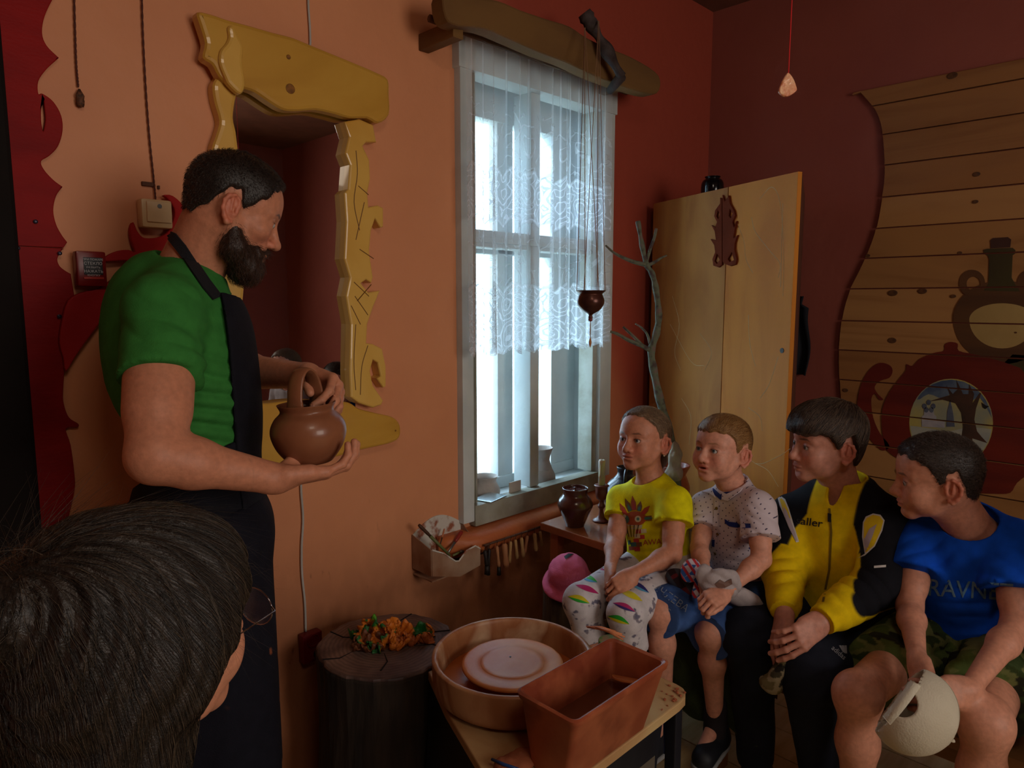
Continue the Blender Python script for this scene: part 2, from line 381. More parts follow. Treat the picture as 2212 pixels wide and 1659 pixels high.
def twisted(name, pts, r, m, label, cat, par=None):
    path = [Vector(q) for q in spline([tuple(q) for q in pts], 26)]
    b = MB()
    for s_ in (0, math.pi):
        q = []
        for i, c in enumerate(path):
            a_ = i*.75+s_; q.append(c+V(math.cos(a_), math.sin(a_)*.6, 0)*r*.6)
        b.tube(q, r, 5)
    o = b.obj(name, m, par, smooth=True)
    return tag(o, label, cat) if label else o
def cordpts(l, off=.008): return [V(PA(x, y).x, YA-off, PA(x, y).z) for x, y in l]
twisted('switch_flex', cordpts([(303, -60), (306, 60), (312, 180), (320, 290), (329, 380), (334, 436)]), .0015, mcord, 'thin brown twisted cord running down to the cream light switch', 'cord')
twisted('loose_flex', cordpts([(157, -60), (160, 60), (163, 140), (167, 190)]), .0015, mcord, 'short dangling brown cord with a frayed knotted end', 'cord')
kb = bpy.data.objects['loose_flex']
p = PA(170, 215)
q = MB()
for i in range(9):
    a_ = i*2.4; q.tube([V(p.x, YA-.01, p.z+.02), V(p.x+.007*math.cos(a_), YA-.012-.005*abs(math.sin(a_)), p.z+.006), V(p.x+.005*math.cos(a_+1), YA-.012, p.z-.018)], .0022, 5)
q.lathe([(.001, -.02), (.008, -.014), (.009, -.004), (.005, .006), (.001, .01)], (p.x, YA-.011, p.z), 10)
q.obj('frayed_end', mat('frayed_wire', S(110, 66, 40), S(60, 40, 30), scale=200), kb, smooth=True)
kb.data.materials[0] = mcord
# fire alarm call point
p = PA(181, 587); fa = empty('fire_alarm_box', (p.x, YA-.014, p.z), 'small dark red fire alarm call point with white lettering', 'alarm')
a = PA(150, 547); b = PA(212, 625); c = PA(209, 545)
mfa = mat('alarm_red', S(128, 16, 16), rough=.3, bump=.05); cx = (a.x+c.x)/2+.004; hw = .030
zt_, zb_ = a.z+.004, b.z+.006
MB().box((cx-hw, YA-.046, zb_), (cx+hw, YA-.014, zt_), bev=.005).obj('box', mfa, fa, auto=50)
MB().box((cx-hw*.55, YA-.0475, zb_+.026), (cx+hw*.72, YA-.0455, zt_-.014), bev=.0006).obj('label_plate', mat('black_plate', S(24, 24, 30), rough=.4), fa)
MB().box((cx-hw*.6, YA-.0485, zb_+.016), (cx+hw*.75, YA-.0455, zb_+.021), bev=.0006).obj('ridge', mat('alarm_ridge', S(190, 60, 50), rough=.3), fa)
def text_mesh(txt, size, bold=0):
    cu = bpy.data.curves.new('t', 'FONT'); cu.body = txt; cu.size = size; cu.align_x = 'CENTER'; cu.align_y = 'CENTER'; cu.offset = bold; cu.resolution_u = 3
    o = bpy.data.objects.new('t', cu); COL.objects.link(o)
    dg = bpy.context.evaluated_depsgraph_get(); me = bpy.data.meshes.new_from_object(o.evaluated_get(dg))
    v = [x.co.copy() for x in me.vertices]; f = [tuple(q.vertices) for q in me.polygons]
    bpy.data.objects.remove(o); bpy.data.curves.remove(cu); bpy.data.meshes.remove(me); return v, f
mwt = mat('white_print', S(215, 215, 220), rough=.5, bump=0)
tb = MB()
for i, (t, sz) in enumerate((('ПРИ ПОЖАРЕ', .0062), ('СТЕКЛО', .009), ('РАЗБИТЬ', .0062), ('НАЖАТЬ', .009), ('КНОПКУ', .0062))):
    v, f = text_mesh(t, sz); tb.add([V(cx+hw*.08+q.x, YA-.0479, zt_-.019-i*.0088+q.y) for q in v], f)
tb.obj('lettering', mwt, fa)
# small red emergency box near floor (socket) and white cable
mcab = mat('white_cable', S(190, 186, 180), rough=.5, bump=0)
ca = tag(MB().tube(cordpts([(661, -60), (664, 20), (667, 60), (668, 95), (663, 118), (664, 150)], .006), .0032, 7).obj('white_cable', mcab, smooth=True), 'short white cable running up from behind the mirror top', 'cable')
ca = tag(MB().tube(spline([tuple(q) for q in cordpts([(648, 1020), (648, 1060), (652, 1120), (649, 1180), (650, 1240), (656, 1300), (658, 1362)], .007)], 6), .0036, 7).obj('power_cable', mcab, smooth=True), 'white power cable hanging down to the red wall socket', 'cable')
p = PA(665, 1385); so = empty('wall_socket', (p.x, YA, p.z), 'dark red wall socket low on the wall behind the stump', 'socket')
mso = mat('socket_red', S(110, 14, 20), rough=.35, bump=0)
MB().box((p.x-.033, YA-.034, p.z-.052), (p.x+.030, YA-.002, p.z+.036), bev=.005).obj('housing', mso, so, auto=50)
for dz in (.016,):
    MB().lathe([(.019, 0), (.021, .002), (.021, .004), (.016, .004), (.015, -.002)], (0, 0, 0), 20).obj('socket_ring', mso, so).matrix_local = Matrix.Translation(V(0, -.0345, dz)) @ Matrix.Rotation(math.pi/2, 4, 'X')
MB().lathe([(.014, 0), (.014, .03), (.009, .04), (.005, .05)], (0, 0, 0), 14).obj('plug', mat('black_plug', S(20, 18, 20), rough=.4), so).matrix_local = Matrix.Translation(V(.012, -.036, -.028)) @ Matrix.Rotation(math.pi/2, 4, 'X')
# ---- mirror with carved frame
mwd = mat('carved_pine', S(230, 188, 100), S(208, 156, 66), scale=3.2, rough=.32, bump=.12, stretch=(1, 1, .35), c3=S(222, 176, 84), coat=.35, dist=1.2, bscale=20)
mwdh = mat('carved_pine_board', S(208, 160, 66), S(184, 134, 48), scale=3.0, rough=.32, bump=.1, stretch=(.35, 1, 1), c3=S(200, 150, 58), coat=.35, dist=1.5, bscale=20)
mwdk = mat('carved_groove', S(120, 74, 18), rough=.6)
mf_ = empty('carved_mirror', PA(640, 560), 'large mirror in a carved yellow wooden frame behind the standing man', 'mirror')
mm = bpy.data.materials.new('mirror_glass'); mm.use_nodes = True; b = mm.node_tree.nodes['Principled BSDF']; b.inputs['Metallic'].default_value = 1; b.inputs['Roughness'].default_value = .015; b.inputs['Base Color'].default_value = (.8, .78, .76, 1)
a = PA(490, 195); b = PA(745, 890); c = PA(470, 880)
MB().box((a.x-.03, YA-.012, b.z-.04), (b.x+.03, YA-.004, a.z+.02)).obj('mirror_glass', mm, mf_)
lp = [(474, 72), (483, 95), (500, 118), (497, 150), (503, 190), (496, 225), (492, 260), (498, 290), (503, 330), (512, 380), (505, 440), (512, 500), (510, 560), (516, 590), (514, 640), (505, 720), (512, 800), (508, 890), (470, 900), (462, 820), (470, 740), (458, 660), (466, 600), (460, 520), (468, 440), (450, 380), (446, 330), (458, 290), (463, 265), (452, 225), (448, 190), (458, 170), (462, 145), (452, 130), (458, 110), (468, 90)]
slab('side_post', [toA1(spline(lp, 3, True))], toA(.012), -.01, .028, mwd, mf_, bev=.011)
rp = [(728, 268), (760, 262), (790, 275), (797, 312), (775, 312), (768, 320), (782, 350), (784, 390), (778, 420), (780, 450), (800, 446), (812, 452), (812, 492), (806, 494), (794, 475), (786, 500), (782, 545), (790, 600), (786, 612), (775, 605), (764, 612), (780, 632), (805, 628), (790, 665), (778, 700), (776, 740), (790, 742), (810, 752), (818, 790), (818, 832), (812, 835), (798, 815), (806, 810), (800, 782), (790, 776), (784, 800), (790, 830), (812, 862), (808, 872), (790, 878), (760, 868), (742, 855), (740, 800), (742, 700), (732, 640), (740, 600), (728, 560), (732, 480), (728, 420), (736, 412), (740, 360), (730, 335), (738, 300)]
slab('side_post', [toA1(rp)], toA(.012), -.01, .03, mwd, mf_, bev=.006)
tpb = [(408, 40), (440, 45), (470, 55), (520, 68), (570, 82), (610, 92), (650, 108), (700, 128), (750, 148), (790, 165), (815, 180), (818, 215), (818, 255), (795, 273), (770, 262), (735, 262), (700, 253), (660, 245), (620, 248), (590, 245), (560, 228), (530, 208), (505, 200), (470, 190), (452, 172), (440, 150), (420, 135), (425, 105), (415, 70)]
slab('top_board', [toA1(spline(tpb, 3, True))], toA(.012), .012, .048, mwdh, mf_, bev=.011)
btb = [(470, 868), (520, 866), (560, 868), (620, 862), (690, 864), (735, 866), (760, 880), (800, 890), (832, 898), (847, 915), (845, 942), (820, 955), (760, 968), (700, 985), (620, 1002), (560, 1008), (480, 1010), (470, 940)]
slab('bottom_board', [toA1(spline(btb, 3, True))], toA(.012), -.005, .034, mwdh, mf_, bev=.008)
lt = [(468, 76), (478, 72), (490, 95), (500, 118), (498, 150), (504, 195), (494, 215), (470, 195), (462, 180), (450, 150), (452, 125), (464, 110), (470, 95)]
slab('post_relief', [toA1(spline(lt, 3, True))], toA(.012), .04, .062, mwd, mf_, bev=.009)
for l in ([(752, 330), (755, 380), (748, 440), (760, 500)], [(757, 405), (779, 424)], [(760, 540), (790, 560)], [(770, 440), (752, 520)], [(748, 610), (780, 640)], [(755, 650), (785, 615)], [(750, 640), (778, 680)], [(752, 700), (748, 780), (752, 840)], [(778, 745), (765, 790), (762, 850)], [(742, 660), (762, 700)]):
    pts = spline([(PA(*q).x, YA-.0425, PA(*q).z) for q in l], 4)
    MB().tube(pts, .0014, 5).obj('carved_line', mwdk, mf_)
for (x, y, rr, m_) in ((604, 202, .013, .049), (836, 926, .003, .035), (600, 135, .006, .049)):
    q = PA(x, y); MB().lathe([(rr, 0), (rr*.8, .001), (.001, .0012)], (0, 0, 0), 16).obj('knot', mat('knot_wood', S(150, 96, 34), S(110, 70, 24), scale=60), mf_).matrix_local = Matrix.Translation(V(q.x, YA-.0125-m_, q.z)-mf_.location) @ Matrix.Rotation(math.pi/2, 4, 'X')
for (x, y) in ((512, 68), (704, 136)):
    q = PA(x, y); MB().box((q.x-.012, YA-.02, q.z-.004), (q.x+.012, YA-.003, q.z+.008), bev=.001).obj('hanging_bracket', mat('zinc', S(150, 156, 160), metal=.8, rough=.4), mf_)
# ---- rough beam over window, bracket root
YC = YA-.17
def PC(x, y, yy=YC): q = PA(x, y, yy); return q
mbeam = mat('rough_beam', S(118, 84, 42), S(90, 60, 32), scale=4, rough=.85, bump=.7, stretch=(.4, 1, 1), bscale=18)
bt = [(945, -10), (1000, 0), (1060, 8), (1110, 28), (1170, 48), (1215, 62), (1250, 85), (1300, 108), (1350, 128), (1400, 158), (1412, 182), (1405, 205), (1380, 205), (1330, 190), (1270, 168), (1210, 140), (1150, 118), (1090, 92), (1030, 68), (975, 62), (948, 45)]
q = [(PC(x, y).x, PC(x, y).z) for x, y in spline(bt, 3, True)]
bm_ = empty('slab_shelf', PC(1100, 60), 'rough waney-edged wooden slab over the curtained window', 'shelf')
slab('slab', [q], lambda u, v, d: V(u, YC-d, v), -.02, .035, mbeam, bm_, bev=.008)
zs = min(v for u, v in q)
top = [(PC(x, y).x, PC(x, y).z) for x, y in ((1000, 2), (1100, 26), (1200, 58), (1300, 108), (1370, 140))]
MB().tube([V(PC(960, 30).x, YA-.10, PC(960, 25).z), V(PC(1385, 185).x, YA-.10, PC(1385, 185).z-.01)], .012, 8).obj('curtain_rod', mat('rod_wood', S(96, 66, 40)), bm_, smooth=True)
for x in (990, 1360):
    q1 = PC(x, 60 if x < 1000 else 172); MB().box((q1.x-.02, YC, q1.z-.03), (q1.x+.02, YA, q1.z+.02), bev=.003).obj('bracket', mbeam, bm_)
# bracket root: dark curved limb rising from the shelf
rt = [(1262, 28), (1275, 50), (1290, 75), (1305, 100), (1322, 130), (1342, 165)]
b = MB(); pts = [PC(x, y, YC-.045-.01*i) for i, (x, y) in enumerate(rt)]
b.tube(spline([tuple(p) for p in pts], 4), [.014+.012*math.sin(i*.35)**2+.01*(i < 3) for i in range(21)], 9)
b.tube([pts[-1], V(pts[-1].x+.03, YC-.02, pts[-1].z-.03)], [.02, .014], 8)
tag(b.obj('crooked_limb', mat('dark_bark', S(48, 34, 32), S(70, 60, 58), rough=.85, bump=.6, scale=30), smooth=True), 'dark crooked limb above the beam that holds the hanging vessel', 'branch')
# ---- hanging clay vessel with strings
hp = W(1276, 655, 1.98); R_ = .0415
hv = empty('hanging_vessel', hp, 'small round brown metal vessel hung on strings before the window', 'vessel')
mbr = mat('dark_bronze', S(92, 54, 44), S(66, 40, 36), rough=.3, metal=.55, bump=.1, scale=20)
prof = spline([(.001, -.048), (.004, -.046), (.0065, -.040), (.005, -.034), (.010, -.029), (.024, -.021), (.036, -.006), (.0385, .008), (.034, .022), (.033, .026), (.0415, .034), (.0415, .036), (.034, .030), (.031, .02), (.033, .0), (.02, -.018), (.001, -.022)], 3)
MB().lathe(prof, hp, 40).obj('bowl', mbr, hv, smooth=True)
mstr = mat('hemp_string', S(150, 112, 84), rough=.9, bump=0)
for i, (tx, ty, a_) in enumerate(((1263, 60, 2.4), (1263, 60, 3.4), (1292, 45, .2), (1293, 45, 1.2), (1264, 60, 4.4), (1294, 45, 5.4))):
    t = PC(tx, ty, YC-.09); e = hp+V(.040*math.cos(a_), .040*math.sin(a_), .035)
    MB().tube([t, (t+e)/2, e], .0011, 5).obj('string', mstr, hv)
MB().tube([hp+V(0, 0, -.044), hp+V(.003, .002, -.08), hp+V(0, 0, -.105), hp+V(-.002, 0, -.08), hp+V(0, 0, -.044)], .001, 5).obj('string', mstr, hv)
MB().lathe([(.0005, -.126), (.004, -.115), (.0045, -.110), (.002, -.1), (.001, -.098)], hp, 10).obj('bead', mat('bead_amber', S(190, 120, 60), rough=.3, bump=0), hv, smooth=True)
MB().lathe([(.0015, -.052), (.006, -.049), (.006, -.043), (.0015, -.040)], hp, 12).obj('ring', mat('red_bead', S(120, 40, 40), rough=.4), hv, smooth=True)
# pendant on red thread
pp = W(1702, 186, 1.35)
pe = empty('hanging_shell_charm', pp, 'translucent amber stone charm hanging on a thin red thread', 'charm')
oc = [(0, .024), (.009, .014), (.0165, -.003), (.0155, -.010), (.004, -.018), (-.006, -.019), (-.0165, -.013), (-.0165, -.004), (-.010, .012), (-.004, .022)]
rv = RT; 
slab('charm', [spline(oc, 3, True)], lambda u, v, d: pp+rv*u+V(0, 0, v)+(_fh*-1)*d, -.003, .003, mat('amber_stone', S(240, 190, 150), S(200, 120, 80), scale=90, rough=.15, bump=.5, bscale=150, trans=.6), pe, bev=.002)
MB().tube([pp+V(0, 0, .018), pp+V(.001, 0, .2), V(pp.x+.002, pp.y, H)], .0009, 5).obj('thread', mat('red_thread', S(230, 30, 36), rough=.6, bump=0), pe)
# ---- lace curtain
YCU = YA-.10
xL = PC(1012, 200, YCU).x; xR = PC(1329, 250, YCU).x
zT = PC(1180, 130, YCU).z+.0; zBt = PC(1150, 750, YCU).z
nx, nz = 300, 90
vs = []; 
for j in range(nz+1):
    t = j/nz
    for i in range(nx+1):
        s_ = i/nx; ph = s_*2*math.pi
        x = xL+(xR-xL)*s_
        fold = .011*math.sin(ph*8+1.2*math.sin(ph*2))+.004*math.sin(ph*19+2+math.sin(ph*3))
        fold *= .5+.5*t
        x += .008*math.sin(ph*13+1.9)*(.4+.6*t)
        hem = .022*abs(math.sin(s_*math.pi*11))
        topz = zT+.012+.010*abs(math.sin(s_*math.pi*18)); z = topz+(zBt-hem-topz)*t
        vs.append(V(x, YCU+.02-fold*1.6, z))
fc = [(j*(nx+1)+i, j*(nx+1)+i+1, (j+1)*(nx+1)+i+1, (j+1)*(nx+1)+i) for j in range(nz) for i in range(nx)]
mc = bpy.data.materials.new('lace'); mc.use_nodes = True; nt = mc.node_tree; N = nt.nodes; L = nt.links; N.remove(N['Principled BSDF'])
def nd(t, **k):
    n_ = N.new(t)
    for a_, b_ in k.items(): setattr(n_, a_, b_)
    return n_
tc = nd('ShaderNodeTexCoord'); uvm = nd('ShaderNodeSeparateXYZ'); L.new(tc.outputs['UV'], uvm.inputs[0])
def math_(op, a_, b_=None, c_=None):
    m_ = nd('ShaderNodeMath', operation=op)
    for i, v in enumerate((a_, b_, c_)):
        if v is None: continue
        if isinstance(v, (int, float)): m_.inputs[i].default_value = v
        else: L.new(v, m_.inputs[i])
    return m_.outputs[0]
U_, V_ = uvm.outputs[0], uvm.outputs[1]      # U along width (in metres*), V in metres from top
def smooth(src, a_, b_):
    r = nd('ShaderNodeMapRange', interpolation_type='SMOOTHSTEP'); L.new(src, r.inputs[0]); r.inputs[1].default_value = a_; r.inputs[2].default_value = b_; return r.outputs[0]
def scroll(sx, sy, band, seed):
    """scrolls and petals: distorted ring pattern"""
    cmb = nd('ShaderNodeCombineXYZ'); L.new(math_('MULTIPLY', U_, sx), cmb.inputs[0]); L.new(math_('MULTIPLY', V_, sy), cmb.inputs[1]); cmb.inputs[2].default_value = seed
    vo = nd('ShaderNodeTexVoronoi', feature='F1'); vo.inputs['Scale'].default_value = 1; vo.inputs['Randomness'].default_value = .55; L.new(cmb.outputs[0], vo.inputs['Vector'])
    d = vo.outputs['Distance']; nzt = nd('ShaderNodeTexNoise'); nzt.inputs['Scale'].default_value = 2.2; L.new(cmb.outputs[0], nzt.inputs[0])
    d = math_('ADD', d, math_('MULTIPLY', nzt.outputs[0], .35))
    r = math_('ABSOLUTE', math_('SINE', math_('MULTIPLY', d, 15)))
    return smooth(r, band, band-.2)
ZT = zT-zBt
flower = scroll(13, 13, .5, 3.1); vine = scroll(8, 8, .25, 7.7)
net = smooth(math_('MAXIMUM', math_('ABSOLUTE', math_('SINE', math_('MULTIPLY', math_('ADD', U_, V_), 520))), math_('ABSOLUTE', math_('SINE', math_('MULTIPLY', math_('SUBTRACT', U_, V_), 520)))), .75, .95)
wave = math_('MULTIPLY', math_('ABSOLUTE', math_('SINE', math_('MULTIPLY', U_, 26))), .03)
def band(a_, b_):
    vv = math_('ADD', V_, wave)
    return math_('MULTIPLY', smooth(vv, a_-.004, a_+.004), smooth(vv, b_+.004, b_-.004))
def line(a_): return smooth(math_('ABSOLUTE', math_('SUBTRACT', math_('ADD', V_, wave), a_)), .008, .004)
h1, h2 = .42*ZT, .58*ZT; h3, h4 = .80*ZT, 1.02*ZT
bands = math_('ADD', band(h1, h2), band(h3, h4))
dens = math_('ADD', .28, math_('MULTIPLY', bands, math_('MAXIMUM', math_('MULTIPLY', flower, .55), math_('MULTIPLY', net, .26))))
dens = math_('ADD', dens, math_('MULTIPLY', math_('ADD', band(.22*ZT, .42*ZT), math_('ADD', band(.62*ZT, .8*ZT), 0)), math_('MULTIPLY', vine, .24)))
for a_ in (h1, h2, h3, 1.0*ZT): dens = math_('ADD', dens, math_('MULTIPLY', line(a_), .25))
stripe = smooth(math_('ABSOLUTE', math_('SINE', math_('MULTIPLY', U_, 42))), .97, 1.0)
dens = math_('ADD', dens, math_('MULTIPLY', stripe, .3))
dens = math_('MINIMUM', dens, .93)
tr = nd('ShaderNodeBsdfTransparent'); df = nd('ShaderNodeBsdfDiffuse'); tl = nd('ShaderNodeBsdfTranslucent')
df.inputs[0].default_value = (.78, .79, .8, 1); tl.inputs[0].default_value = (.78, .84, .9, 1)
m1 = nd('ShaderNodeMixShader'); m1.inputs[0].default_value = .6; L.new(df.outputs[0], m1.inputs[1]); L.new(tl.outputs[0], m1.inputs[2])
m2 = nd('ShaderNodeMixShader'); L.new(dens, m2.inputs[0]); L.new(tr.outputs[0], m2.inputs[1]); L.new(m1.outputs[0], m2.inputs[2]); L.new(m2.outputs[0], N['Material Output'].inputs[0])
cur = mesh('lace_curtain', vs, fc, mc, smooth=True)
uv = cur.data.uv_layers.new(name='UVMap')
arr = np.zeros((len(cur.data.loops), 2)); vi = np.zeros(len(cur.data.loops), int); cur.data.loops.foreach_get('vertex_index', vi)
ii = vi % (nx+1); jj = vi//(nx+1)
arr[:, 0] = ii/nx*(xR-xL)*1.35; arr[:, 1] = jj/nz*ZT
uv.data.foreach_set('uv', arr.ravel())
tag(cur, 'sheer white lace curtain with floral bands over the upper window', 'curtain')
# ---- clay pots between the two sashes
mgc = mat('pale_grey_clay', S(176, 164, 156), S(150, 138, 130), scale=12, rough=.7, bump=.3)
def pot(name, c, prof, m, label, cat='pot', n=36, group=None, parent_thing=False, R=None):
    b = MB().lathe(spline(prof, 3), (0, 0, 0), n, R=R); o = b.obj(name, m, smooth=True); o.location = c
    return tag(o, label, cat, group)
c = PZ(1076, 1062, WB_); 
pot('clay_bowl', V(1.80, YA+.10, WB_), [(.001, 0), (.052, .001), (.058, .012), (.060, .03), (.048, .055), (.044, .066), (.050, .082), (.049, .083), (.041, .067), (.045, .05), (.001, .01)], mgc, 'squat grey clay bowl with flared rim inside the window, in front of the light pane', 'bowl')
pot('clay_vase', V(1.685, YA+.105, WB_), [(.001, 0), (.04, .001), (.043, .02), (.034, .06), (.028, .085), (.027, .11), (.037, .135), (.036, .136), (.025, .11), (.001, .02)], mgc, 'grey clay vase half hidden behind the left window casing', 'vase')
jg = empty('clay_jug', V(2.105, YA+.085, WB_), 'grey clay jug with looped handle standing behind the window mullion', 'jug')
MB().lathe(spline([(.001, 0), (.055, .001), (.062, .02), (.058, .045), (.040, .08), (.038, .11), (.046, .14), (.050, .15), (.047, .15), (.035, .11), (.05, .04), (.001, .01)], 3), jg.location, 40).obj('body', mgc, jg, smooth=True)
hd = spline([(-.040, 0, .135), (-.060, 0, .13), (-.068, 0, .105), (-.062, 0, .075), (-.052, 0, .06)], 4)
MB().tube([jg.location+Vector(h_) for h_ in hd], .006, 8).obj('handle', mgc, jg, smooth=True)
# things on the sill
tl_ = PZ(1070, 1075, WB_)
o = tag(MB().box((-.055, -.04, 0), (.055, .04, .005), bev=.002).obj('metal_plate', mat('steel_plate', S(190, 205, 210), rough=.25, metal=.8, bump=.1)), 'small flat rectangular metal plate lying on the window sill', 'plate'); o.location = (1.735, YA+.0, WB_+.0285); o.rotation_euler = (0, 0, .25)
o = tag(MB().box((-.032, -.001, 0), (.032, .001, .042)).obj('name_card', mat('card', S(200, 196, 186), rough=.8, bump=0)), 'small handwritten card leaning on the window bottom rail', 'card'); o.location = (1.865, YA-.001, WB_+.0275)
v, f = text_mesh('MOJV', .017); mesh('handwriting', [V(q.x*1.0, -.0016, q.y+.014) for q in v], f, mat('ink', S(60, 60, 80), bump=0), o)
# ---- black jar on cabinet and corner cabinet
R1 = W(1733, 372, 1); 
dR = 2.40
def onz(px, py, fwd):   # point at horizontal forward distance
    r = ray(px, py); f_ = r.x*_fh.x+r.y*_fh.y; return CAM+r*(fwd/f_)
pr = onz(1733, 372, 2.40); pl = onz(1419, 440, 3.18)
zc = (pr.z+pl.z)/2; dirc = V(pl.x-pr.x, pl.y-pr.y, 0); wc = dirc.length; dirc.normalize(); nrm = V(-dirc.y, dirc.x, 0); nrm = nrm if nrm.dot(_fh) < 0 else -nrm
cab = empty('corner_cupboard', V(pr.x, pr.y, 0), 'tall plywood corner cupboard with two doors and a red carved ornament', 'cupboard')
mply = mat('plywood', S(172, 114, 54), S(146, 90, 40), scale=2.4, rough=.6, spec=.2, bump=.12, stretch=(2.2, 2.2, .5), c3=S(164, 106, 50), dist=1.6, bscale=12)
mply2 = mat('plywood_pale', S(202, 128, 46), S(178, 104, 34), scale=2.0, rough=.6, spec=.2, bump=.12, stretch=(2.2, 2.2, .5), c3=S(194, 120, 42), dist=1.6, bscale=12)
def onP(u, z, d=0): return V(pr.x, pr.y, 0)+dirc*u+V(0, 0, z)+nrm*d
def pxP(x, y):          # pixel on the cupboard front plane -> (u,z)
    r = ray(x, y); t = (V(pr.x, pr.y, 0)-CAM).dot(nrm)/r.dot(nrm); p = CAM+r*t
    return ((p-V(pr.x, pr.y, 0)).dot(dirc), p.z)
useam = pxP(1571, 700)[0]
slab('door', [[(0, .06), (useam-.0015, .06), (useam-.0015, zc), (0, zc)]], lambda u, v, d: onP(u, v, d), 0, .018, mply2, cab, bev=.0015)
slab('door', [[(useam+.0015, .06), (wc, .06), (wc, zc), (useam+.0015, zc)]], lambda u, v, d: onP(u, v, d), 0, .018, mply, cab, bev=.0015)
bk = [onP(0, 0, -.001), onP(wc, 0, -.001), V(XB-.02, pl.y, 0), V(XB-.02, 1.37, 0), V(2.95, 1.235, 0)]
nb = len(bk)
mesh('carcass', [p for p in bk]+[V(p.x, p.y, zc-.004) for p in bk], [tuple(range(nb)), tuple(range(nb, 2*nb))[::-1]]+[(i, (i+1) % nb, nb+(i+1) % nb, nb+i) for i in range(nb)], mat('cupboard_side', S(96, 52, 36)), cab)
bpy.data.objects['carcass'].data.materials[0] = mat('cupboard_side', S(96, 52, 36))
orn = [[(1572, 422), (1577, 436), (1586, 423), (1588, 440), (1597, 455), (1600, 466), (1594, 480), (1597, 492), (1603, 478), (1598, 500), (1596, 515), (1605, 508), (1599, 525), (1598, 540), (1603, 560), (1600, 572), (1590, 575), (1576, 570), (1572, 565)],
       [(1567, 428), (1567, 440), (1556, 455), (1554, 468), (1560, 480), (1556, 492), (1548, 487), (1555, 500), (1558, 520), (1546, 517), (1554, 530), (1556, 545), (1550, 560), (1552, 574), (1564, 578), (1571, 572), (1571, 430)]]
oh = [[[(1588, 452), (1594, 462), (1590, 472), (1586, 466)], [(1592, 545), (1597, 562), (1588, 566), (1584, 560)]],
      [[(1562, 455), (1566, 464), (1563, 474), (1559, 468)], [(1560, 548), (1566, 562), (1560, 570), (1555, 564)]]]
drs = [o for o in COL.objects if o.name.startswith('door')]
mo = mat('ornament_red', S(104, 42, 20), rough=.8, spec=.1)
for i in range(2):
    slab('carved_ornament', [[pxP(*q) for q in orn[i]]]+[[pxP(*q) for q in h_] for h_ in oh[i]], lambda u, v, d: onP(u, v, d), .018, .026, mo, drs[i], bev=.0015)
u_, z_ = pxP(1698, 757)
MB().tube([onP(u_, z_, .017), onP(u_, z_, .0195)], .009, 14).obj('keyhole', mdark, drs[0])
mch = mat('chalk', S(206, 190, 150), rough=.9, bump=0)
sk = MB()
for l in ([(1650, 430), (1675, 405), (1692, 430), (1700, 500), (1702, 580), (1700, 640)], [(1600, 480), (1615, 520), (1620, 560), (1635, 590)], [(1632, 470), (1640, 500), (1670, 540), (1694, 570), (1690, 600)], [(1625, 680), (1628, 740), (1640, 790)], [(1600, 950), (1640, 1000), (1690, 985), (1716, 968)], [(1640, 1000), (1668, 1016), (1690, 1050)], [(1690, 770), (1670, 830), (1650, 860)], [(1460, 640), (1475, 700), (1465, 760), (1478, 800)], [(1520, 720), (1545, 760), (1530, 800)], [(1480, 860), (1500, 900), (1496, 960)], [(1700, 440), (1695, 620)], [(1455, 700), (1500, 780), (1530, 790)], [(1625, 880), (1650, 900), (1655, 930)]):
    sk.tube(spline([tuple(onP(*pxP(*q), .0183)) for q in l], 5), .0007, 4)
sk.obj('scratch_line', mch, cab)['kind'] = 'stuff'
jb = onP(wc*.70, zc-.004, -.10)
jr = pot('black_jar', jb, [(.001, 0), (.040, .001), (.048, .02), (.048, .06), (.040, .078), (.030, .084), (.034, .092), (.032, .092), (.028, .08), (.001, .02)], mat('black_glaze', S(12, 12, 14), rough=.12, bump=0), 'glossy black jar standing on top of the corner cupboard', 'jar')
jr.scale = (.95, .95, .95)
# dark cloth hanging behind the cupboard edge
cl = [(1733, 640), (1741, 660), (1748, 690), (1745, 730), (1740, 800), (1742, 862), (1733, 868)]
hk = PB(1740, 640)
b = MB(); ny, nzc = 8, 20; vs = []
for j in range(nzc+1):
    t = j/nzc
    for i in range(ny+1):
        s_ = i/ny; vs.append(V(XB-.035-.02*math.sin(s_*9+t*2)*(.3+t), PB(1762, 600).y+.0+(PB(1715, 600).y-PB(1762, 600).y)*(s_ if t > .12 else .35+.3*s_)+.01*math.sin(t*7), hk.z-t*.36))
b.add(vs, [(j*(ny+1)+i, j*(ny+1)+i+1, (j+1)*(ny+1)+i+1, (j+1)*(ny+1)+i) for j in range(nzc) for i in range(ny)])
o = b.obj('hanging_cloth', mat('navy_cloth', S(20, 22, 30), rough=.9), smooth=True); sm = o.modifiers.new('s', 'SOLIDIFY'); sm.thickness = .006
tag(o, 'dark cloth hanging on the red wall behind the cupboard edge', 'cloth')
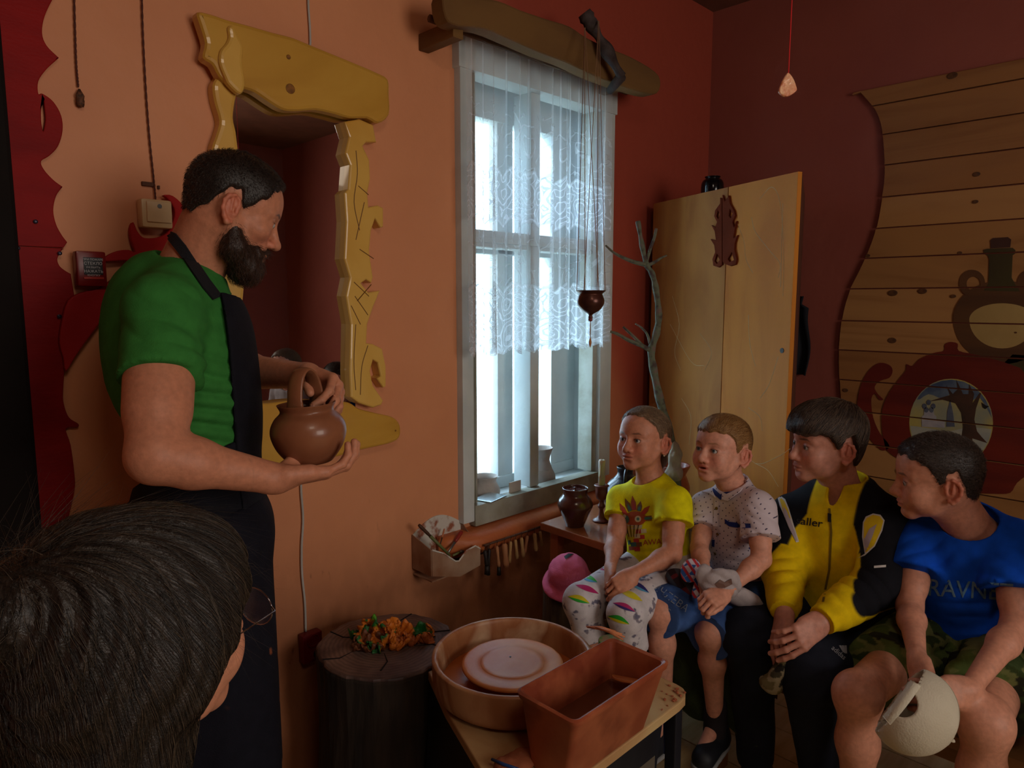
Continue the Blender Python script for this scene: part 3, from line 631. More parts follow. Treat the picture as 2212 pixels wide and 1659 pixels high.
# ---- plank panel on the right wall
zl = [PB(2212, y).z for y in (128, 172, 246, 321, 398, 473, 545, 620, 700, 774, 849, 925, 1003, 1082, 1160, 1240)]
we = [(1846, 190), (1862, 202), (1880, 222), (1897, 245), (1908, 280), (1913, 330), (1914, 380), (1908, 430), (1897, 490), (1880, 540), (1862, 580), (1840, 625), (1826, 670), (1818, 720), (1815, 780), (1818, 840), (1822, 900), (1818, 960), (1815, 1040), (1815, 1150), (1815, 1300)]
edge = [(PB(x, y).y, PB(x, y).z) for x, y in spline(we, 3)]
edge[0] = (edge[0][0], zl[0]-.012)
yR = -1.2
pan = empty('plank_panel', V(XB-.02, .5, zl[-1]), 'horizontal pine plank panel with wavy left edge on the right wall', 'wall panel')
mpk = [mat('pine_plank_%s' % w, S(*c1), S(*c2), scale=2.2, rough=.5, bump=.15, stretch=(1, .3, 2.5), c3=S(*[(a_+b_)//2+6 for a_, b_ in zip(c1, c2)]), dist=2.2, bscale=14) for w, c1, c2 in (('warm', (164, 116, 66), (142, 96, 52)), ('pale', (174, 126, 74), (152, 104, 58)), ('brown', (152, 102, 56), (132, 86, 46)))]
full = [(yR, zl[-1]-.02), (yR, zl[0]+.03)]+edge+[(edge[-1][0], zl[-1]-.02)]
rr = random.Random(5)
for i in range(len(zl)-1):
    hi, lo = zl[i], zl[i+1]
    off = rr.uniform(.018, .022)
    e = [q for q in edge if lo+.002 < q[1] < hi-.002]
    def at(z):
        for a_, b_ in zip(edge, edge[1:]):
            if (a_[1]-z)*(b_[1]-z) <= 0 and abs(a_[1]-b_[1]) > 1e-9: return a_[0]+(b_[0]-a_[0])*(z-a_[1])/(b_[1]-a_[1])
        return edge[0][0] if z > edge[0][1] else edge[-1][0]
    l = [(yR, hi-.0025), (at(hi-.0025), hi-.0025)]+e+[(at(lo+.0025), lo+.0025), (yR, lo+.0025)]
    slab('plank', [l], toB(.003), 0, off-.003, mpk[rr.randrange(3)], pan, bev=.0015)
mkn = mat('dark_knot', S(96, 58, 26), S(70, 40, 20), scale=60)
for (x, y) in ((2112, 378), (2110, 437), (2060, 166), (2076, 547), (1996, 629), (1932, 633), (1878, 553), (2062, 640), (1830, 842), (2196, 718), (1930, 735)):
    q = PB(x, y); rr_ = rr.uniform(.006, .013); MB().lathe([(rr_, 0), (rr_*.8, .0008), (.001, .001)], (0, 0, 0), 14).obj('knot', mkn, pan).matrix_local = Matrix.Translation(V(XB-.0222, q.y, q.z)-pan.location) @ Matrix.Rotation(-math.pi/2, 4, 'Y') @ Matrix.Scale(1.5, 4, V(0, 1, 0))
# painted teapot and bottle on the planks: thin stained shapes, interrupted at each joint
pg = empty('painted_teapot', V(XB-.023, .6, 1.0), 'dark red teapot with a round winter landscape, painted on the planks', 'painting')
bo_ = empty('painted_bottle', V(XB-.023, .55, 1.4), 'brown flat round bottle with ring handles painted above the teapot', 'painting')
mtp = mat('teapot_red', S(112, 34, 20), S(92, 26, 18), rough=.5, scale=5, stretch=(1, .4, 2))
mbt = mat('bottle_brown', S(96, 62, 34), S(78, 50, 30), rough=.5, scale=5, stretch=(1, .4, 2))
mbg = mat('bottle_green', S(64, 56, 28), S(54, 44, 26), rough=.5, scale=5)
def painted(name, loops, m, par, h=.0015, base=.0225):
    L2 = [[(PB(x, y).y, PB(x, y).z) for x, y in l] for l in loops]
    zs_ = [q[1] for q in L2[0]]
    for i in range(len(zl)-1):
        hi, lo = zl[i]-.003, zl[i+1]+.003
        if hi < min(zs_) or lo > max(zs_): continue
        slab(name, L2, toB(), base-.0005, base+h, m, par, cuts=(lo, hi))
sp = lambda l, n=3: spline(l, n, True)
body = [(1962, 786), (1975, 790), (1990, 775), (2020, 762), (2042, 757), (2044, 744), (2056, 738), (2072, 742), (2074, 757), (2110, 765), (2160, 778), (2195, 790), (2212, 800), (2240, 850), (2270, 900), (2262, 960), (2236, 1010), (2200, 1040), (2185, 1062), (2150, 1064), (2100, 1060), (1985, 1035), (1950, 1028), (1940, 1012), (1960, 1000), (1930, 980), (1915, 960), (1908, 900), (1918, 860), (1940, 825), (1960, 800)]
med = [(2058+90*math.cos(a_), 912+ (95)*math.sin(a_)) for a_ in np.linspace(0, 2*math.pi, 40, endpoint=False)]
painted('teapot_body', [sp(body), ], mtp, pg)
han = [(1912, 862), (1900, 850), (1893, 835), (1905, 822), (1925, 815), (1932, 800), (1925, 788), (1905, 783), (1885, 795), (1868, 820), (1858, 855), (1857, 890), (1870, 925), (1890, 955), (1912, 972), (1925, 960), (1905, 935), (1890, 900), (1886, 860), (1895, 850), (1903, 862)]
painted('handle', [sp(han)], mtp, pg)
# medallion, proud layers
def disc(name, pts, m, h, base=.0225): painted(name, [pts], m, pg, h=h, base=base)
disc('medallion', med, mat('winter_sky', S(172, 156, 84), S(136, 138, 118), scale=6, ramp=(.4, .6)), .0022)
cm = (2058, 912)
def clipm(pts): 
    out = []
    for x, y in pts:
        dx, dy = (x-cm[0])/88, (y-cm[1])/93; r_ = math.hypot(dx, dy); k_ = 1/max(1, r_); out.append((cm[0]+dx*k_*88, cm[1]+dy*k_*93))
    return out
disc('painted_night_sky', clipm(sp([(1985, 862), (2010, 850), (2040, 860), (2060, 850), (2095, 868), (2120, 858), (2150, 900), (2150, 820), (2060, 800), (1990, 820)])), mat('sky_blue_paint', S(58, 72, 98), S(96, 110, 126), scale=14), .0028)
disc('painted_snow', clipm(sp([(1960, 925), (2000, 922), (2050, 930), (2100, 922), (2160, 935), (2150, 1010), (2060, 1020), (1970, 1000)])), mat('snow_paint', S(168, 166, 148), S(140, 144, 140), scale=14), .0028)
disc('painted_tree', clipm([(2062, 1000), (2078, 960), (2084, 920), (2080, 890), (2068, 870), (2040, 862), (2010, 866), (2042, 856), (2056, 852), (2048, 832), (2062, 850), (2072, 840), (2070, 818), (2084, 850), (2096, 850), (2100, 822), (2108, 850), (2104, 870), (2122, 845), (2132, 840), (2112, 880), (2108, 905), (2114, 930), (2124, 942), (2138, 956), (2120, 950), (2104, 945), (2106, 1000)]), mat('tree_paint', S(50, 34, 24), S(70, 44, 30), scale=20), .0036)
mwh = mat('church_paint', S(165, 158, 160), S(140, 140, 150), scale=30); mdm = mat('dome_paint', S(70, 74, 92), S(90, 96, 110), scale=30)
disc('painted_church', [(1995, 920), (1995, 898), (2000, 895), (2000, 885), (2020, 885), (2022, 895), (2026, 897), (2026, 905), (2044, 907), (2044, 922)], mwh, .0036)
disc('painted_church', [(2048, 920), (2050, 888), (2056, 862), (2062, 888), (2066, 920)], mdm, .0036)
for (x, y) in ((2001, 876), (2010, 868), (2020, 876), (2005, 884), (2016, 884)):
    disc('painted_dome', [(x+5*math.cos(a_), y+6*math.sin(a_)) for a_ in np.linspace(0, 6.28, 9)[:-1]], mdm, .0042)
disc('painted_crow', [(2124, 868), (2132, 874), (2140, 876), (2132, 882), (2126, 878)], mdark, .0042)
# bottle
bd = [(2061+0, 0)]
cxb, cyb = 2168, 690
outer = [(cxb+106*math.cos(a_), cyb+ (96 if math.sin(a_) > 0 else 84)*math.sin(a_)) for a_ in np.linspace(0, 2*math.pi, 44, endpoint=False)]
inner = [(cxb+71*math.cos(a_), cyb+15*0+ (62 if math.sin(a_) > 0 else 35)*math.sin(a_)) for a_ in np.linspace(0, 2*math.pi, 44, endpoint=False)]
painted('bottle_body', [outer, inner], mbt, bo_, h=.0010)
painted('bottle_field', [inner], mat('pale_field', S(178, 150, 92), S(160, 130, 76), scale=5), bo_, h=.0006)
painted('bottle_neck', [[(2128, 628), (2138, 612), (2140, 560), (2136, 552), (2128, 548), (2128, 540), (2136, 538), (2190, 536), (2196, 541), (2196, 548), (2190, 552), (2188, 600), (2200, 622), (2212, 630)]], mbg, bo_, h=.0013)
painted('cork', [[(2143, 537), (2142, 520), (2148, 515), (2180, 513), (2187, 518), (2185, 535)]], mat('cork_brown', S(66, 36, 26)), bo_, h=.0013)
for c_ in (2103, 2228):
    og = [(c_+28*math.cos(a_), 612+29*math.sin(a_)) for a_ in np.linspace(0, 2*math.pi, 24, endpoint=False)]
    ig = [(c_+3+15*math.cos(a_), 613+15*math.sin(a_)) for a_ in np.linspace(0, 2*math.pi, 24, endpoint=False)]
    painted('ring_handle', [og, ig], mbt, bo_, h=.0016)
painted('bottle_base', [[(2190, 765), (2260, 770), (2290, 860), (2250, 900), (2225, 830), (2200, 795), (2170, 785)]], mbg, bo_, h=.0010)
# ---------------------------------------------------------------- organic shapes: signed-distance fields -> surface nets
class Field:
    def __init__(s): s.p = []
    def ell(s, c, r, R=None, op='u', k=.01):      # ellipsoid; R columns = local axes
        s.p.append(('e', np.array(c, float), np.array(r, float) if hasattr(r, '__len__') else np.array([r]*3, float), np.array(R) if R is not None else np.eye(3), op, k)); return s
    def cap(s, a, b, ra, rb=None, op='u', k=.01, fa=None, fb=None):   # tapered capsule, fa/fb: flat cut at that end
        s.p.append(('c', np.array(a, float), np.array(b, float), ra, ra if rb is None else rb, op, k, fa, fb)); return s
    def chain(s, pts, rs, op='u', k=.01, fb=None):
        for i in range(len(pts)-1): s.cap(pts[i], pts[i+1], rs[i], rs[i+1], op, k, None, fb if i == len(pts)-2 else None)
        return s
    def box(s, c, h, R=None, rd=.005, op='u', k=.01):
        s.p.append(('b', np.array(c, float), np.array(h, float), np.array(R) if R is not None else np.eye(3), rd, op, k)); return s
    def plane(s, c, n, op='i', k=.002):           # keeps the side n points away from
        s.p.append(('p', np.array(c, float), np.array(Vector(n).normalized()), op, k)); return s
    def bounds(s):
        lo = np.full(3, 1e9); hi = -lo
        for q in s.p:
            if q[0] == 'p': continue
            op = q[5] if q[0] == 'c' else (q[4] if q[0] == 'e' else q[5])
            if op != 'u': continue
            l, h = s.bb(q); lo = np.minimum(lo, l); hi = np.maximum(hi, h)
        return lo, hi
    def bb(s, q):
        if q[0] == 'e': r = np.abs(q[3]) @ q[2]; return q[1]-r, q[1]+r
        if q[0] == 'c': r = max(q[3], q[4]); return np.minimum(q[1], q[2])-r, np.maximum(q[1], q[2])+r
        if q[0] == 'b': r = np.abs(q[3]) @ q[2]; return q[1]-r, q[1]+r
    def eval(s, lo, n, h):
        D = np.full(n, .25, np.float32)
        ax = [lo[i]+h*np.arange(n[i]) for i in range(3)]
        for q in s.p:
            t = q[0]; op, k = {'e': lambda: (q[4], q[5]), 'c': lambda: (q[5], q[6]), 'b': lambda: (q[5], q[6]), 'p': lambda: (q[3], q[4])}[t]()
            if t == 'p' or op == 'i': sl = [(0, n[i]) for i in range(3)]
            else:
                l, u = s.bb(q); m = k+2.5*h+.002
                sl = [(max(0, int((l[i]-m-lo[i])/h)), min(n[i], int((u[i]+m-lo[i])/h)+2)) for i in range(3)]
                if any(a >= b for a, b in sl): continue
            X = ax[0][sl[0][0]:sl[0][1]].reshape(-1, 1, 1); Y = ax[1][sl[1][0]:sl[1][1]].reshape(1, -1, 1); Z = ax[2][sl[2][0]:sl[2][1]].reshape(1, 1, -1)
            if t == 'p':
                c, nn = q[1], q[2]; d = (X-c[0])*nn[0]+(Y-c[1])*nn[1]+(Z-c[2])*nn[2]
            elif t == 'c':
                a, b, ra, rb = q[1:5]; ab = b-a; L2 = max(ab @ ab, 1e-12)
                px, py, pz = X-a[0], Y-a[1], Z-a[2]
                tt = np.clip((px*ab[0]+py*ab[1]+pz*ab[2])/L2, 0, 1)
                d = np.sqrt((px-tt*ab[0])**2+(py-tt*ab[1])**2+(pz-tt*ab[2])**2)-(ra+(rb-ra)*tt)
                if q[8] is not None or q[7] is not None:
                    u = ab/math.sqrt(L2); al = px*u[0]+py*u[1]+pz*u[2]
                    if q[8] is not None: d = np.maximum(d, al-math.sqrt(L2)-q[8])
                    if q[7] is not None: d = np.maximum(d, -al-q[7])
            else:
                c = q[1]; R = q[3]
                px, py, pz = X-c[0], Y-c[1], Z-c[2]
                l = [px*R[0, i]+py*R[1, i]+pz*R[2, i] for i in range(3)]
                if t == 'e':
                    r = q[2]; k0 = np.sqrt((l[0]/r[0])**2+(l[1]/r[1])**2+(l[2]/r[2])**2); k1 = np.sqrt((l[0]/r[0]**2)**2+(l[1]/r[1]**2)**2+(l[2]/r[2]**2)**2)+1e-9
                    d = k0*(k0-1)/k1
                else:
                    hh = q[2]; rd = q[4]; qq = [np.abs(l[i])-(hh[i]-rd) for i in range(3)]
                    d = np.sqrt(sum(np.maximum(v, 0)**2 for v in qq))+np.minimum(np.maximum(qq[0], np.maximum(qq[1], qq[2])), 0)-rd
            S_ = D[sl[0][0]:sl[0][1], sl[1][0]:sl[1][1], sl[2][0]:sl[2][1]]
            if op == 'u': hf = np.maximum(k-np.abs(S_-d), 0)/k; S_[...] = np.minimum(S_, d)-hf*hf*k*.25
            else:
                if op == 's': d = -d
                hf = np.maximum(k-np.abs(S_-d), 0)/k; S_[...] = np.maximum(S_, d)+hf*hf*k*.25
        return D
    def nets(s, h, lo=None, hi=None):
        if lo is None:
            lo, hi = s.bounds(); lo = lo-2.5*h; hi = hi+2.5*h
        n = tuple(int(math.ceil((hi[i]-lo[i])/h))+1 for i in range(3))
        D = s.eval(lo, n, h)
        I = D < 0
        c = I[:-1, :-1, :-1].astype(np.int8)
        for a, b, e in ((1,0,0),(0,1,0),(0,0,1),(1,1,0),(1,0,1),(0,1,1),(1,1,1)):
            c = c + I[a:n[0]-1+a, b:n[1]-1+b, e:n[2]-1+e]
        act = (c > 0) & (c < 8); idx = np.argwhere(act)
        if len(idx) == 0: return np.zeros((0, 3)), np.zeros((0, 4), int)
        num = np.full(act.shape, -1, np.int32); num[act] = np.arange(len(idx))
        cor = np.array([(a, b, e) for a in (0, 1) for b in (0, 1) for e in (0, 1)])
        val = np.stack([D[idx[:, 0]+a, idx[:, 1]+b, idx[:, 2]+e] for a, b, e in cor], 1)
        acc = np.zeros((len(idx), 3)); cnt = np.zeros(len(idx))
        for i in range(8):
            for j in range(i+1, 8):
                if np.abs(cor[i]-cor[j]).sum() != 1: continue
                m = (val[:, i] < 0) != (val[:, j] < 0)
                t = val[m, i]/(val[m, i]-val[m, j]); acc[m] += cor[i]+(cor[j]-cor[i])*t[:, None]; cnt[m] += 1
        P = lo+(idx+acc/cnt[:, None])*h
        Q = []
        for axx in range(3):
            o1, o2 = (axx+1) % 3, (axx+2) % 3
            a = [slice(None)]*3; b = [slice(None)]*3; a[axx] = slice(0, -1); b[axx] = slice(1, None)
            e = I[tuple(a)] != I[tuple(b)]; g = np.argwhere(e)
            g = g[(g[:, o1] > 0) & (g[:, o2] > 0) & (g[:, o1] < n[o1]-1) & (g[:, o2] < n[o2]-1)]
            if not len(g): continue
            d1 = np.zeros(3, int); d1[o1] = 1; d2 = np.zeros(3, int); d2[o2] = 1
            q = np.stack([num[tuple((g-x).T)] for x in (0*d1, d1, d1+d2, d2)], 1)
            ins = I[tuple(g.T)]; q[~ins] = q[~ins][:, ::-1]
            Q.append(q)
        Q = np.concatenate(Q); Q = Q[(Q >= 0).all(1)]
        return P, Q
def npmesh(name, P, Q, mats=None, parent=None, smooth=True):
    me = bpy.data.meshes.new(name); me.vertices.add(len(P)); me.vertices.foreach_set('co', np.ascontiguousarray(P, dtype=np.float32).ravel())
    k = Q.shape[1]; me.loops.add(len(Q)*k); me.loops.foreach_set('vertex_index', Q.astype(np.int32).ravel())
    me.polygons.add(len(Q)); me.polygons.foreach_set('loop_start', np.arange(0, len(Q)*k, k, dtype=np.int32))
    me.update(calc_edges=True); me.validate()
    if smooth: me.polygons.foreach_set('use_smooth', np.ones(len(me.polygons), bool))
    return link(name, me, mats, parent)
def multires(field, h, fine):
    """coarse surface with finer regions: fine = [(lo, hi, h)]"""
    P, Q = field.nets(h); Ps = [P]; 
    if len(fine):
        C = P[Q].mean(1); keep = np.ones(len(Q), bool)
        for lo, hi, hh in fine: keep &= ~((C > np.array(lo)+h*.8).all(1) & (C < np.array(hi)-h*.8).all(1))
        Q = Q[keep]
    Qs = [Q]; base = len(P)
    for lo, hi, hh in fine:
        p, q = field.nets(hh, np.array(lo), np.array(hi)); Ps.append(p); Qs.append(q+base); base += len(p)
    return np.concatenate(Ps), np.concatenate(Qs)
def vnormals(P, Q):
    n = np.cross(P[Q[:, 2]]-P[Q[:, 0]], P[Q[:, 3]]-P[Q[:, 1]]); N = np.zeros_like(P)
    for i in range(4): np.add.at(N, Q[:, i], n)
    return N/(np.linalg.norm(N, axis=1)[:, None]+1e-12)
def sn(P, s, ph=0.0):            # cheap smooth pseudo-noise, vectorised, about -1..1
    x, y, z = P[:, 0]*s[0], P[:, 1]*s[1], P[:, 2]*s[2]
    a = np.sin(x+1.7*np.sin(y*.9+ph)+ph)+np.sin(y*1.1+1.3*np.sin(z*1.2+ph*2))+np.sin(z+1.5*np.sin(x*.8-ph))
    b = np.sin(2.3*x+2*np.sin(z*1.9+ph)+1)+np.sin(2.1*y+2*np.sin(x*2.2+ph))+np.sin(2.4*z+1.8*np.sin(y*1.7-ph))
    return a/3*.65+b/3*.35
def paint(o, base, blobs=(), fn=None):
    me = o.data; P = np.zeros(len(me.vertices)*3, np.float32); me.vertices.foreach_get('co', P); P = P.reshape(-1, 3).astype(float)
    Cc = np.tile(np.array(base[:3]), (len(P), 1))
    for c, r, col, soft in blobs:
        d = np.linalg.norm((P-np.array(c))/(np.array(r) if hasattr(r, '__len__') and not isinstance(r, tuple) else r), axis=1)
        w = np.clip((1+soft-d)/max(soft, 1e-6), 0, 1)[:, None]*(col[3] if len(col) > 3 else 1); Cc = Cc*(1-w)+np.array(col[:3])*w
    if fn: Cc = fn(P, Cc)
    at = me.color_attributes.new('Col', 'FLOAT_COLOR', 'POINT'); at.data.foreach_set('color', np.concatenate([Cc, np.ones((len(P), 1))], 1).astype(np.float32).ravel())
def cotan(P, c, R, f): return f
def rot(az, pitch=0, roll=0):    # columns forward,left,up ; az world azimuth in degrees, pitch>0 looks down, roll>0 tilts to own right
    M_ = Matrix.Rotation(math.radians(az), 3, 'Z') @ Matrix.Rotation(math.radians(pitch), 3, 'Y') @ Matrix.Rotation(math.radians(roll), 3, 'X')
    return np.array(M_)
mskin = mat('skin', S(200, 140, 110), attr='Col', scale=90, rough=.5, bump=.12, bscale=260, trans=.12, spec=.35)
mfab = mat('cloth_colour', S(200, 200, 200), attr='Col', scale=40, rough=.85, bump=.25, bscale=420, spec=.15)
mhair = mat('hair_colour', S(60, 50, 40), attr='Col', scale=200, rough=.42, bump=.3, bscale=500, spec=.5)
meye = mat('eyeball', S(210, 205, 200), attr='Col', scale=5, rough=.12, bump=0, spec=.6)
SKIN = S(206, 146, 118)
class Head:
    """head with face, ears; c: 0 adult .. 1 child; s: overall scale (1 = adult 0.235 m high)"""
    def __init__(s, pos, az, pitch=0, roll=0, sc=1, c=0, mouth='closed', jaw=1):
        s.o = np.array(pos, float); s.R = rot(az, pitch, roll); s.sc = sc; s.c = c; s.mouth = mouth; s.jw = jaw
    def p(s, x, y, z): return s.o+s.R @ (np.array([x, y, z])*s.sc)
    def build(s, f, neckb=None, nr=.056, nk=None):
        c = s.c; q = s.sc; R = s.R
        def E(x, y, z, a, b, d, op='u', k=.012, rx=None):
            RR = R if rx is None else R @ np.array(Matrix.Rotation(rx[1], 3, rx[0])); f.ell(s.p(x, y, z), (a*q, b*q, d*q), RR, op, k*q)
        def Cp(a, b, ra, rb, op='u', k=.01): f.cap(s.p(*a), s.p(*b), ra*q, rb*q, op, k*q)
        jz = .012*c                                # child: shorter lower face
        E(-.006, 0, .037, .092, .075+.002*c, .081)
        E(-.036, 0, .02, .057, .066, .066, k=.03)
        E(.034, 0, .035, .058, .060, .062, k=.03)                    # forehead
        E(.030, 0, -.028+jz*.5, .058, .054+.002*c, .060, k=.025)            # mid face
        w = s.jw
        for sg in (1, -1):
            Cp((-.002, sg*.053*w, -.035), (.024, sg*.040*w, -.074+jz), .016, .015, k=.03)
            Cp((.024, sg*.040*w, -.074+jz), (.066, sg*.010, -.097+jz), .015, .015, k=.025)
            E(.056, sg*.041, -.024, .024+.003*c, .022, .018+.006*c, k=.022)       # cheek
            if c: E(.058, sg*.036, -.046, .022, .022, .022, k=.025)
            Cp((.080, sg*.012, .022), (.066, sg*.046, .020), .010-.003*c, .008, k=.016)        # brow
        E(.071, 0, -.095+jz, .018, .020, .015, k=.02)                # chin
        E(.068, 0, -.062+jz, .026, .030, .028, k=.02)
        nb = .004*c
        Cp((.086, 0, .010), (.108-nb*1.5, 0, -.030+jz*.3), .0075, .0095, k=.012)            # nose
        E(.109-nb*1.6, 0, -.036+jz*.4, .0125, .012, .0105, k=.008)
        for sg in (1, -1):
            E(.097-nb, sg*.0125, -.040+jz*.4, .010, .0075, .0078, k=.006)
            E(.103-nb, sg*.0068, -.0475+jz*.4, .004, .0035, .005, 's', .003)
            E(.096, sg*.031, .003, .015, .020, .0125, 's', .014)                 # socket
            E(.0735, sg*.031, .0, .0150, .0175, .0142, k=.006)                     # lid ball
            E(.092, sg*.032, -.0012, .016, .0152, .0056+.0010*c, 's', .0015)                  # opening
        mz = -.071+jz
        if s.mouth == 'open':
            E(.0905, 0, mz+.006, .0090, .019, .0050, k=.005); E(.0875, 0, mz-.009, .0090, .017, .0060, k=.005)
            E(.097, 0, mz-.001, .014, .0135, .0034, 's', .003)
        else:
            E(.0910, 0, mz+.0045, .0095, .021, .0048, k=.004); E(.0885, 0, mz-.0065, .0105, .018, .0062, k=.004)
            Cp((.097, -.019, mz-.0012), (.097, .019, mz-.0012), .0022, .0022, 's', .003)
            Cp((.102, 0, mz-.0010), (.098, 0, mz-.001), .0022, .0022, 's', .003)
        E(.093, 0, mz-.018, .006, .014, .004, 's', .008)
        for sg in (1, -1):                          # ears
            er = ('Z', -sg*.46)
            E(-.012, sg*.0765, -.008, .0185, .0075, .030, k=.008, rx=er)
            pts = [(.002, -.012), (.003, .008), (-.002, .019), (-.012, .024), (-.023, .019), (-.028, .006), (-.026, -.010), (-.018, -.024), (-.009, -.033), (-.002, -.030)]
            cr = [s.p(-.004+u, sg*(.0785-u*.50), -.008+v) for u, v in pts]
            f.chain(cr, [x*q for x in (.0032, .0038, .0040, .0042, .0042, .0040, .0040, .0046, .0056, .0045)], k=.0045*q)
            E(-.011, sg*.0865, .003, .0085, .0055, .0125, 's', .004, rx=er)
            E(-.006, sg*.0835, -.011, .0065, .0070, .0080, 's', .003, rx=er)
            Cp((-.0135, sg*.0845, -.016), (-.017, sg*.0855, .008), .0028, .0026, k=.004)
            Cp((-.002, sg*.0790, -.014), (-.003, sg*.0790, -.008), .0035, .0030, k=.004)
        if neckb is not None:
            a = s.p(-.028, 0, -.045); f.cap(a, neckb, nr*q*.98, nr*q*1.1, k=.03)
            f.cap(s.p(.012, 0, -.075+jz), (np.array(neckb)*.7+a*.3), .030*q, nr*q*.75, k=.03)
        return f
    def box(s, m=.13):
        return s.o-m*s.sc, s.o+m*s.sc
    def eyes(s, parent, iris=S(70, 85, 95), look=(0, 0)):
        R2 = s.R @ np.array(Matrix.Rotation(look[0], 3, 'Z')) @ np.array(Matrix.Rotation(look[1], 3, 'Y'))
        for sg in (1, -1):
            b = MB(); n = 20; r = .0132*s.sc; vs = []; cols = []
            c = s.p(.0745, sg*.031, 0)
            for i in range(n//2+1):
                th = math.pi*i/(n//2)*1.0
                th = min(th, math.pi)
                for k in range(n):
                    d = np.array([math.cos(th), math.sin(th)*math.cos(k*2*math.pi/n), math.sin(th)*math.sin(k*2*math.pi/n)])
                    rr_ = r*(1.05 if th < .35 else 1); vs.append(c+R2 @ d*rr_)
            # finer iris rings
            vs = []; cols = []; ths = [0, .12, .2, .24, .38, .46, .50, .7, 1.0, 1.5, 2.2, math.pi]
            for th in ths:
                for k in range(n):
                    d = np.array([math.cos(th), math.sin(th)*math.cos(k*2*math.pi/n), math.sin(th)*math.sin(k*2*math.pi/n)])
                    vs.append(c+R2 @ d*r*(1.03 if th < .47 else 1))
                    cols.append((.004, .004, .005) if th <= .2 else (iris[:3] if th <= .40 else ((.02, .02, .03) if th < .48 else (.46, .42, .40))))
            fcs = [(i*n+k, i*n+(k+1) % n, (i+1)*n+(k+1) % n, (i+1)*n+k) for i in range(len(ths)-1) for k in range(n)]
            o = mesh('eyeball', vs, fcs, meye, parent, smooth=True)
            at = o.data.color_attributes.new('Col', 'FLOAT_COLOR', 'POINT'); at.data.foreach_set('color', np.array([list(x)+[1] for x in cols], np.float32).ravel())
    def loc(s, P): return ((P-s.o) @ s.R)/s.sc
    def facepaint(s, P, C, brow=S(70, 50, 38), lip=S(176, 84, 76), stub=None):
        L = s.loc(P); x, y, z = L.T; jz = .012*s.c; ay = np.abs(y)
        def w(v, soft): return np.clip(v/soft, 0, 1)[:, None]
        def bl(C, col, wt): return C*(1-wt)+np.array(col[:3])*wt
        inhead = w(.12-np.linalg.norm(L, axis=1), .01)
        mz = -.071+jz
        e = 1-((y/.024)**2+((z-mz)/.0125)**2); C = bl(C, lip, w(e, .5)*w(x-.086, .004)*.75*inhead)
        e = 1-((y/.017)**2+((z-mz+.001)/.0022)**2); C = bl(C, S(70, 26, 26), w(e, .6)*w(x-.08, .004)*inhead*.8)
        bz = .0225+.004*np.clip((ay-.012)/.03, 0, 1)-.55*np.clip(ay-.038, 0, 1)
        e = 1-((ay-.031)/.020)**2-((z-bz)/.0042)**2; C = bl(C, brow, w(e, .7)*w(x-.05, .01)*.8*inhead)
        e = 1-((y)/.034)**2*0-((ay-.034)/.03)**2-((z+.035)/.025)**2; C = bl(C, S(214, 120, 100), w(e, 1)*w(x-.04, .01)*.35*inhead)
        C = bl(C, S(200, 100, 80), w(ay-.074, .008)*w(.034-np.abs(z+.01), .006)*.45*inhead)          # ear flush
        e = 1-((ay-.031)/.019)**2-((z-.0015)/.010)**2; C = bl(C, S(112, 62, 50), w(e, .8)*w(x-.06, .01)*.55*inhead); e = 1-((ay-.032)/.017)**2-((z-.0042)/.0030)**2; C = bl(C, S(48, 30, 26), w(e, .5)*w(x-.06, .01)*.75*inhead)
        if stub: C = stub(L, C, bl, w)
        return C
def hairline(L, style, c):
    """signed: >0 where hair grows; L head-local coordinates"""
    x, y, z = L.T; ay = np.abs(y)
    front = .072+.012*c
    # curve: forehead height falls towards the temples, runs down before the ear, around it, to the nape
    if style == 'short':
        lim = np.where(x > .045, front-.25*np.clip(ay-.02, 0, 1)-.5*np.clip(.085-x, 0, .05)*0, 0)
        g = np.where(x > .045, z-(front-.5*np.clip(ay-.035, 0, 1)), np.where(x > .012, z-(-.004+(x-.012)*1.5), np.where(x > -.038, z-(.022-.0*x), z-(-.062-.2*(x+.038)*0-.25*np.clip(x+.08, -.05, .05)))))
        return g
def ell_cap(h, thick, k=0, extra=()):
    f = Field(); q = h.sc; c = h.c
    def E(x, y, z, a, b, d, kk=.03): f.ell(h.p(x, y, z), ((a+thick)*q, (b+thick)*q, (d+thick)*q), h.R, 'u', kk*q)
    E(-.006, 0, .037, .092, .075+.002*c, .081); E(-.036, 0, .02, .057, .066, .066); E(.034, 0, .035, .058, .060, .062)
    E(-.040, 0, -.03, .045, .052, .045)
    for e in extra: E(*e)
    return f
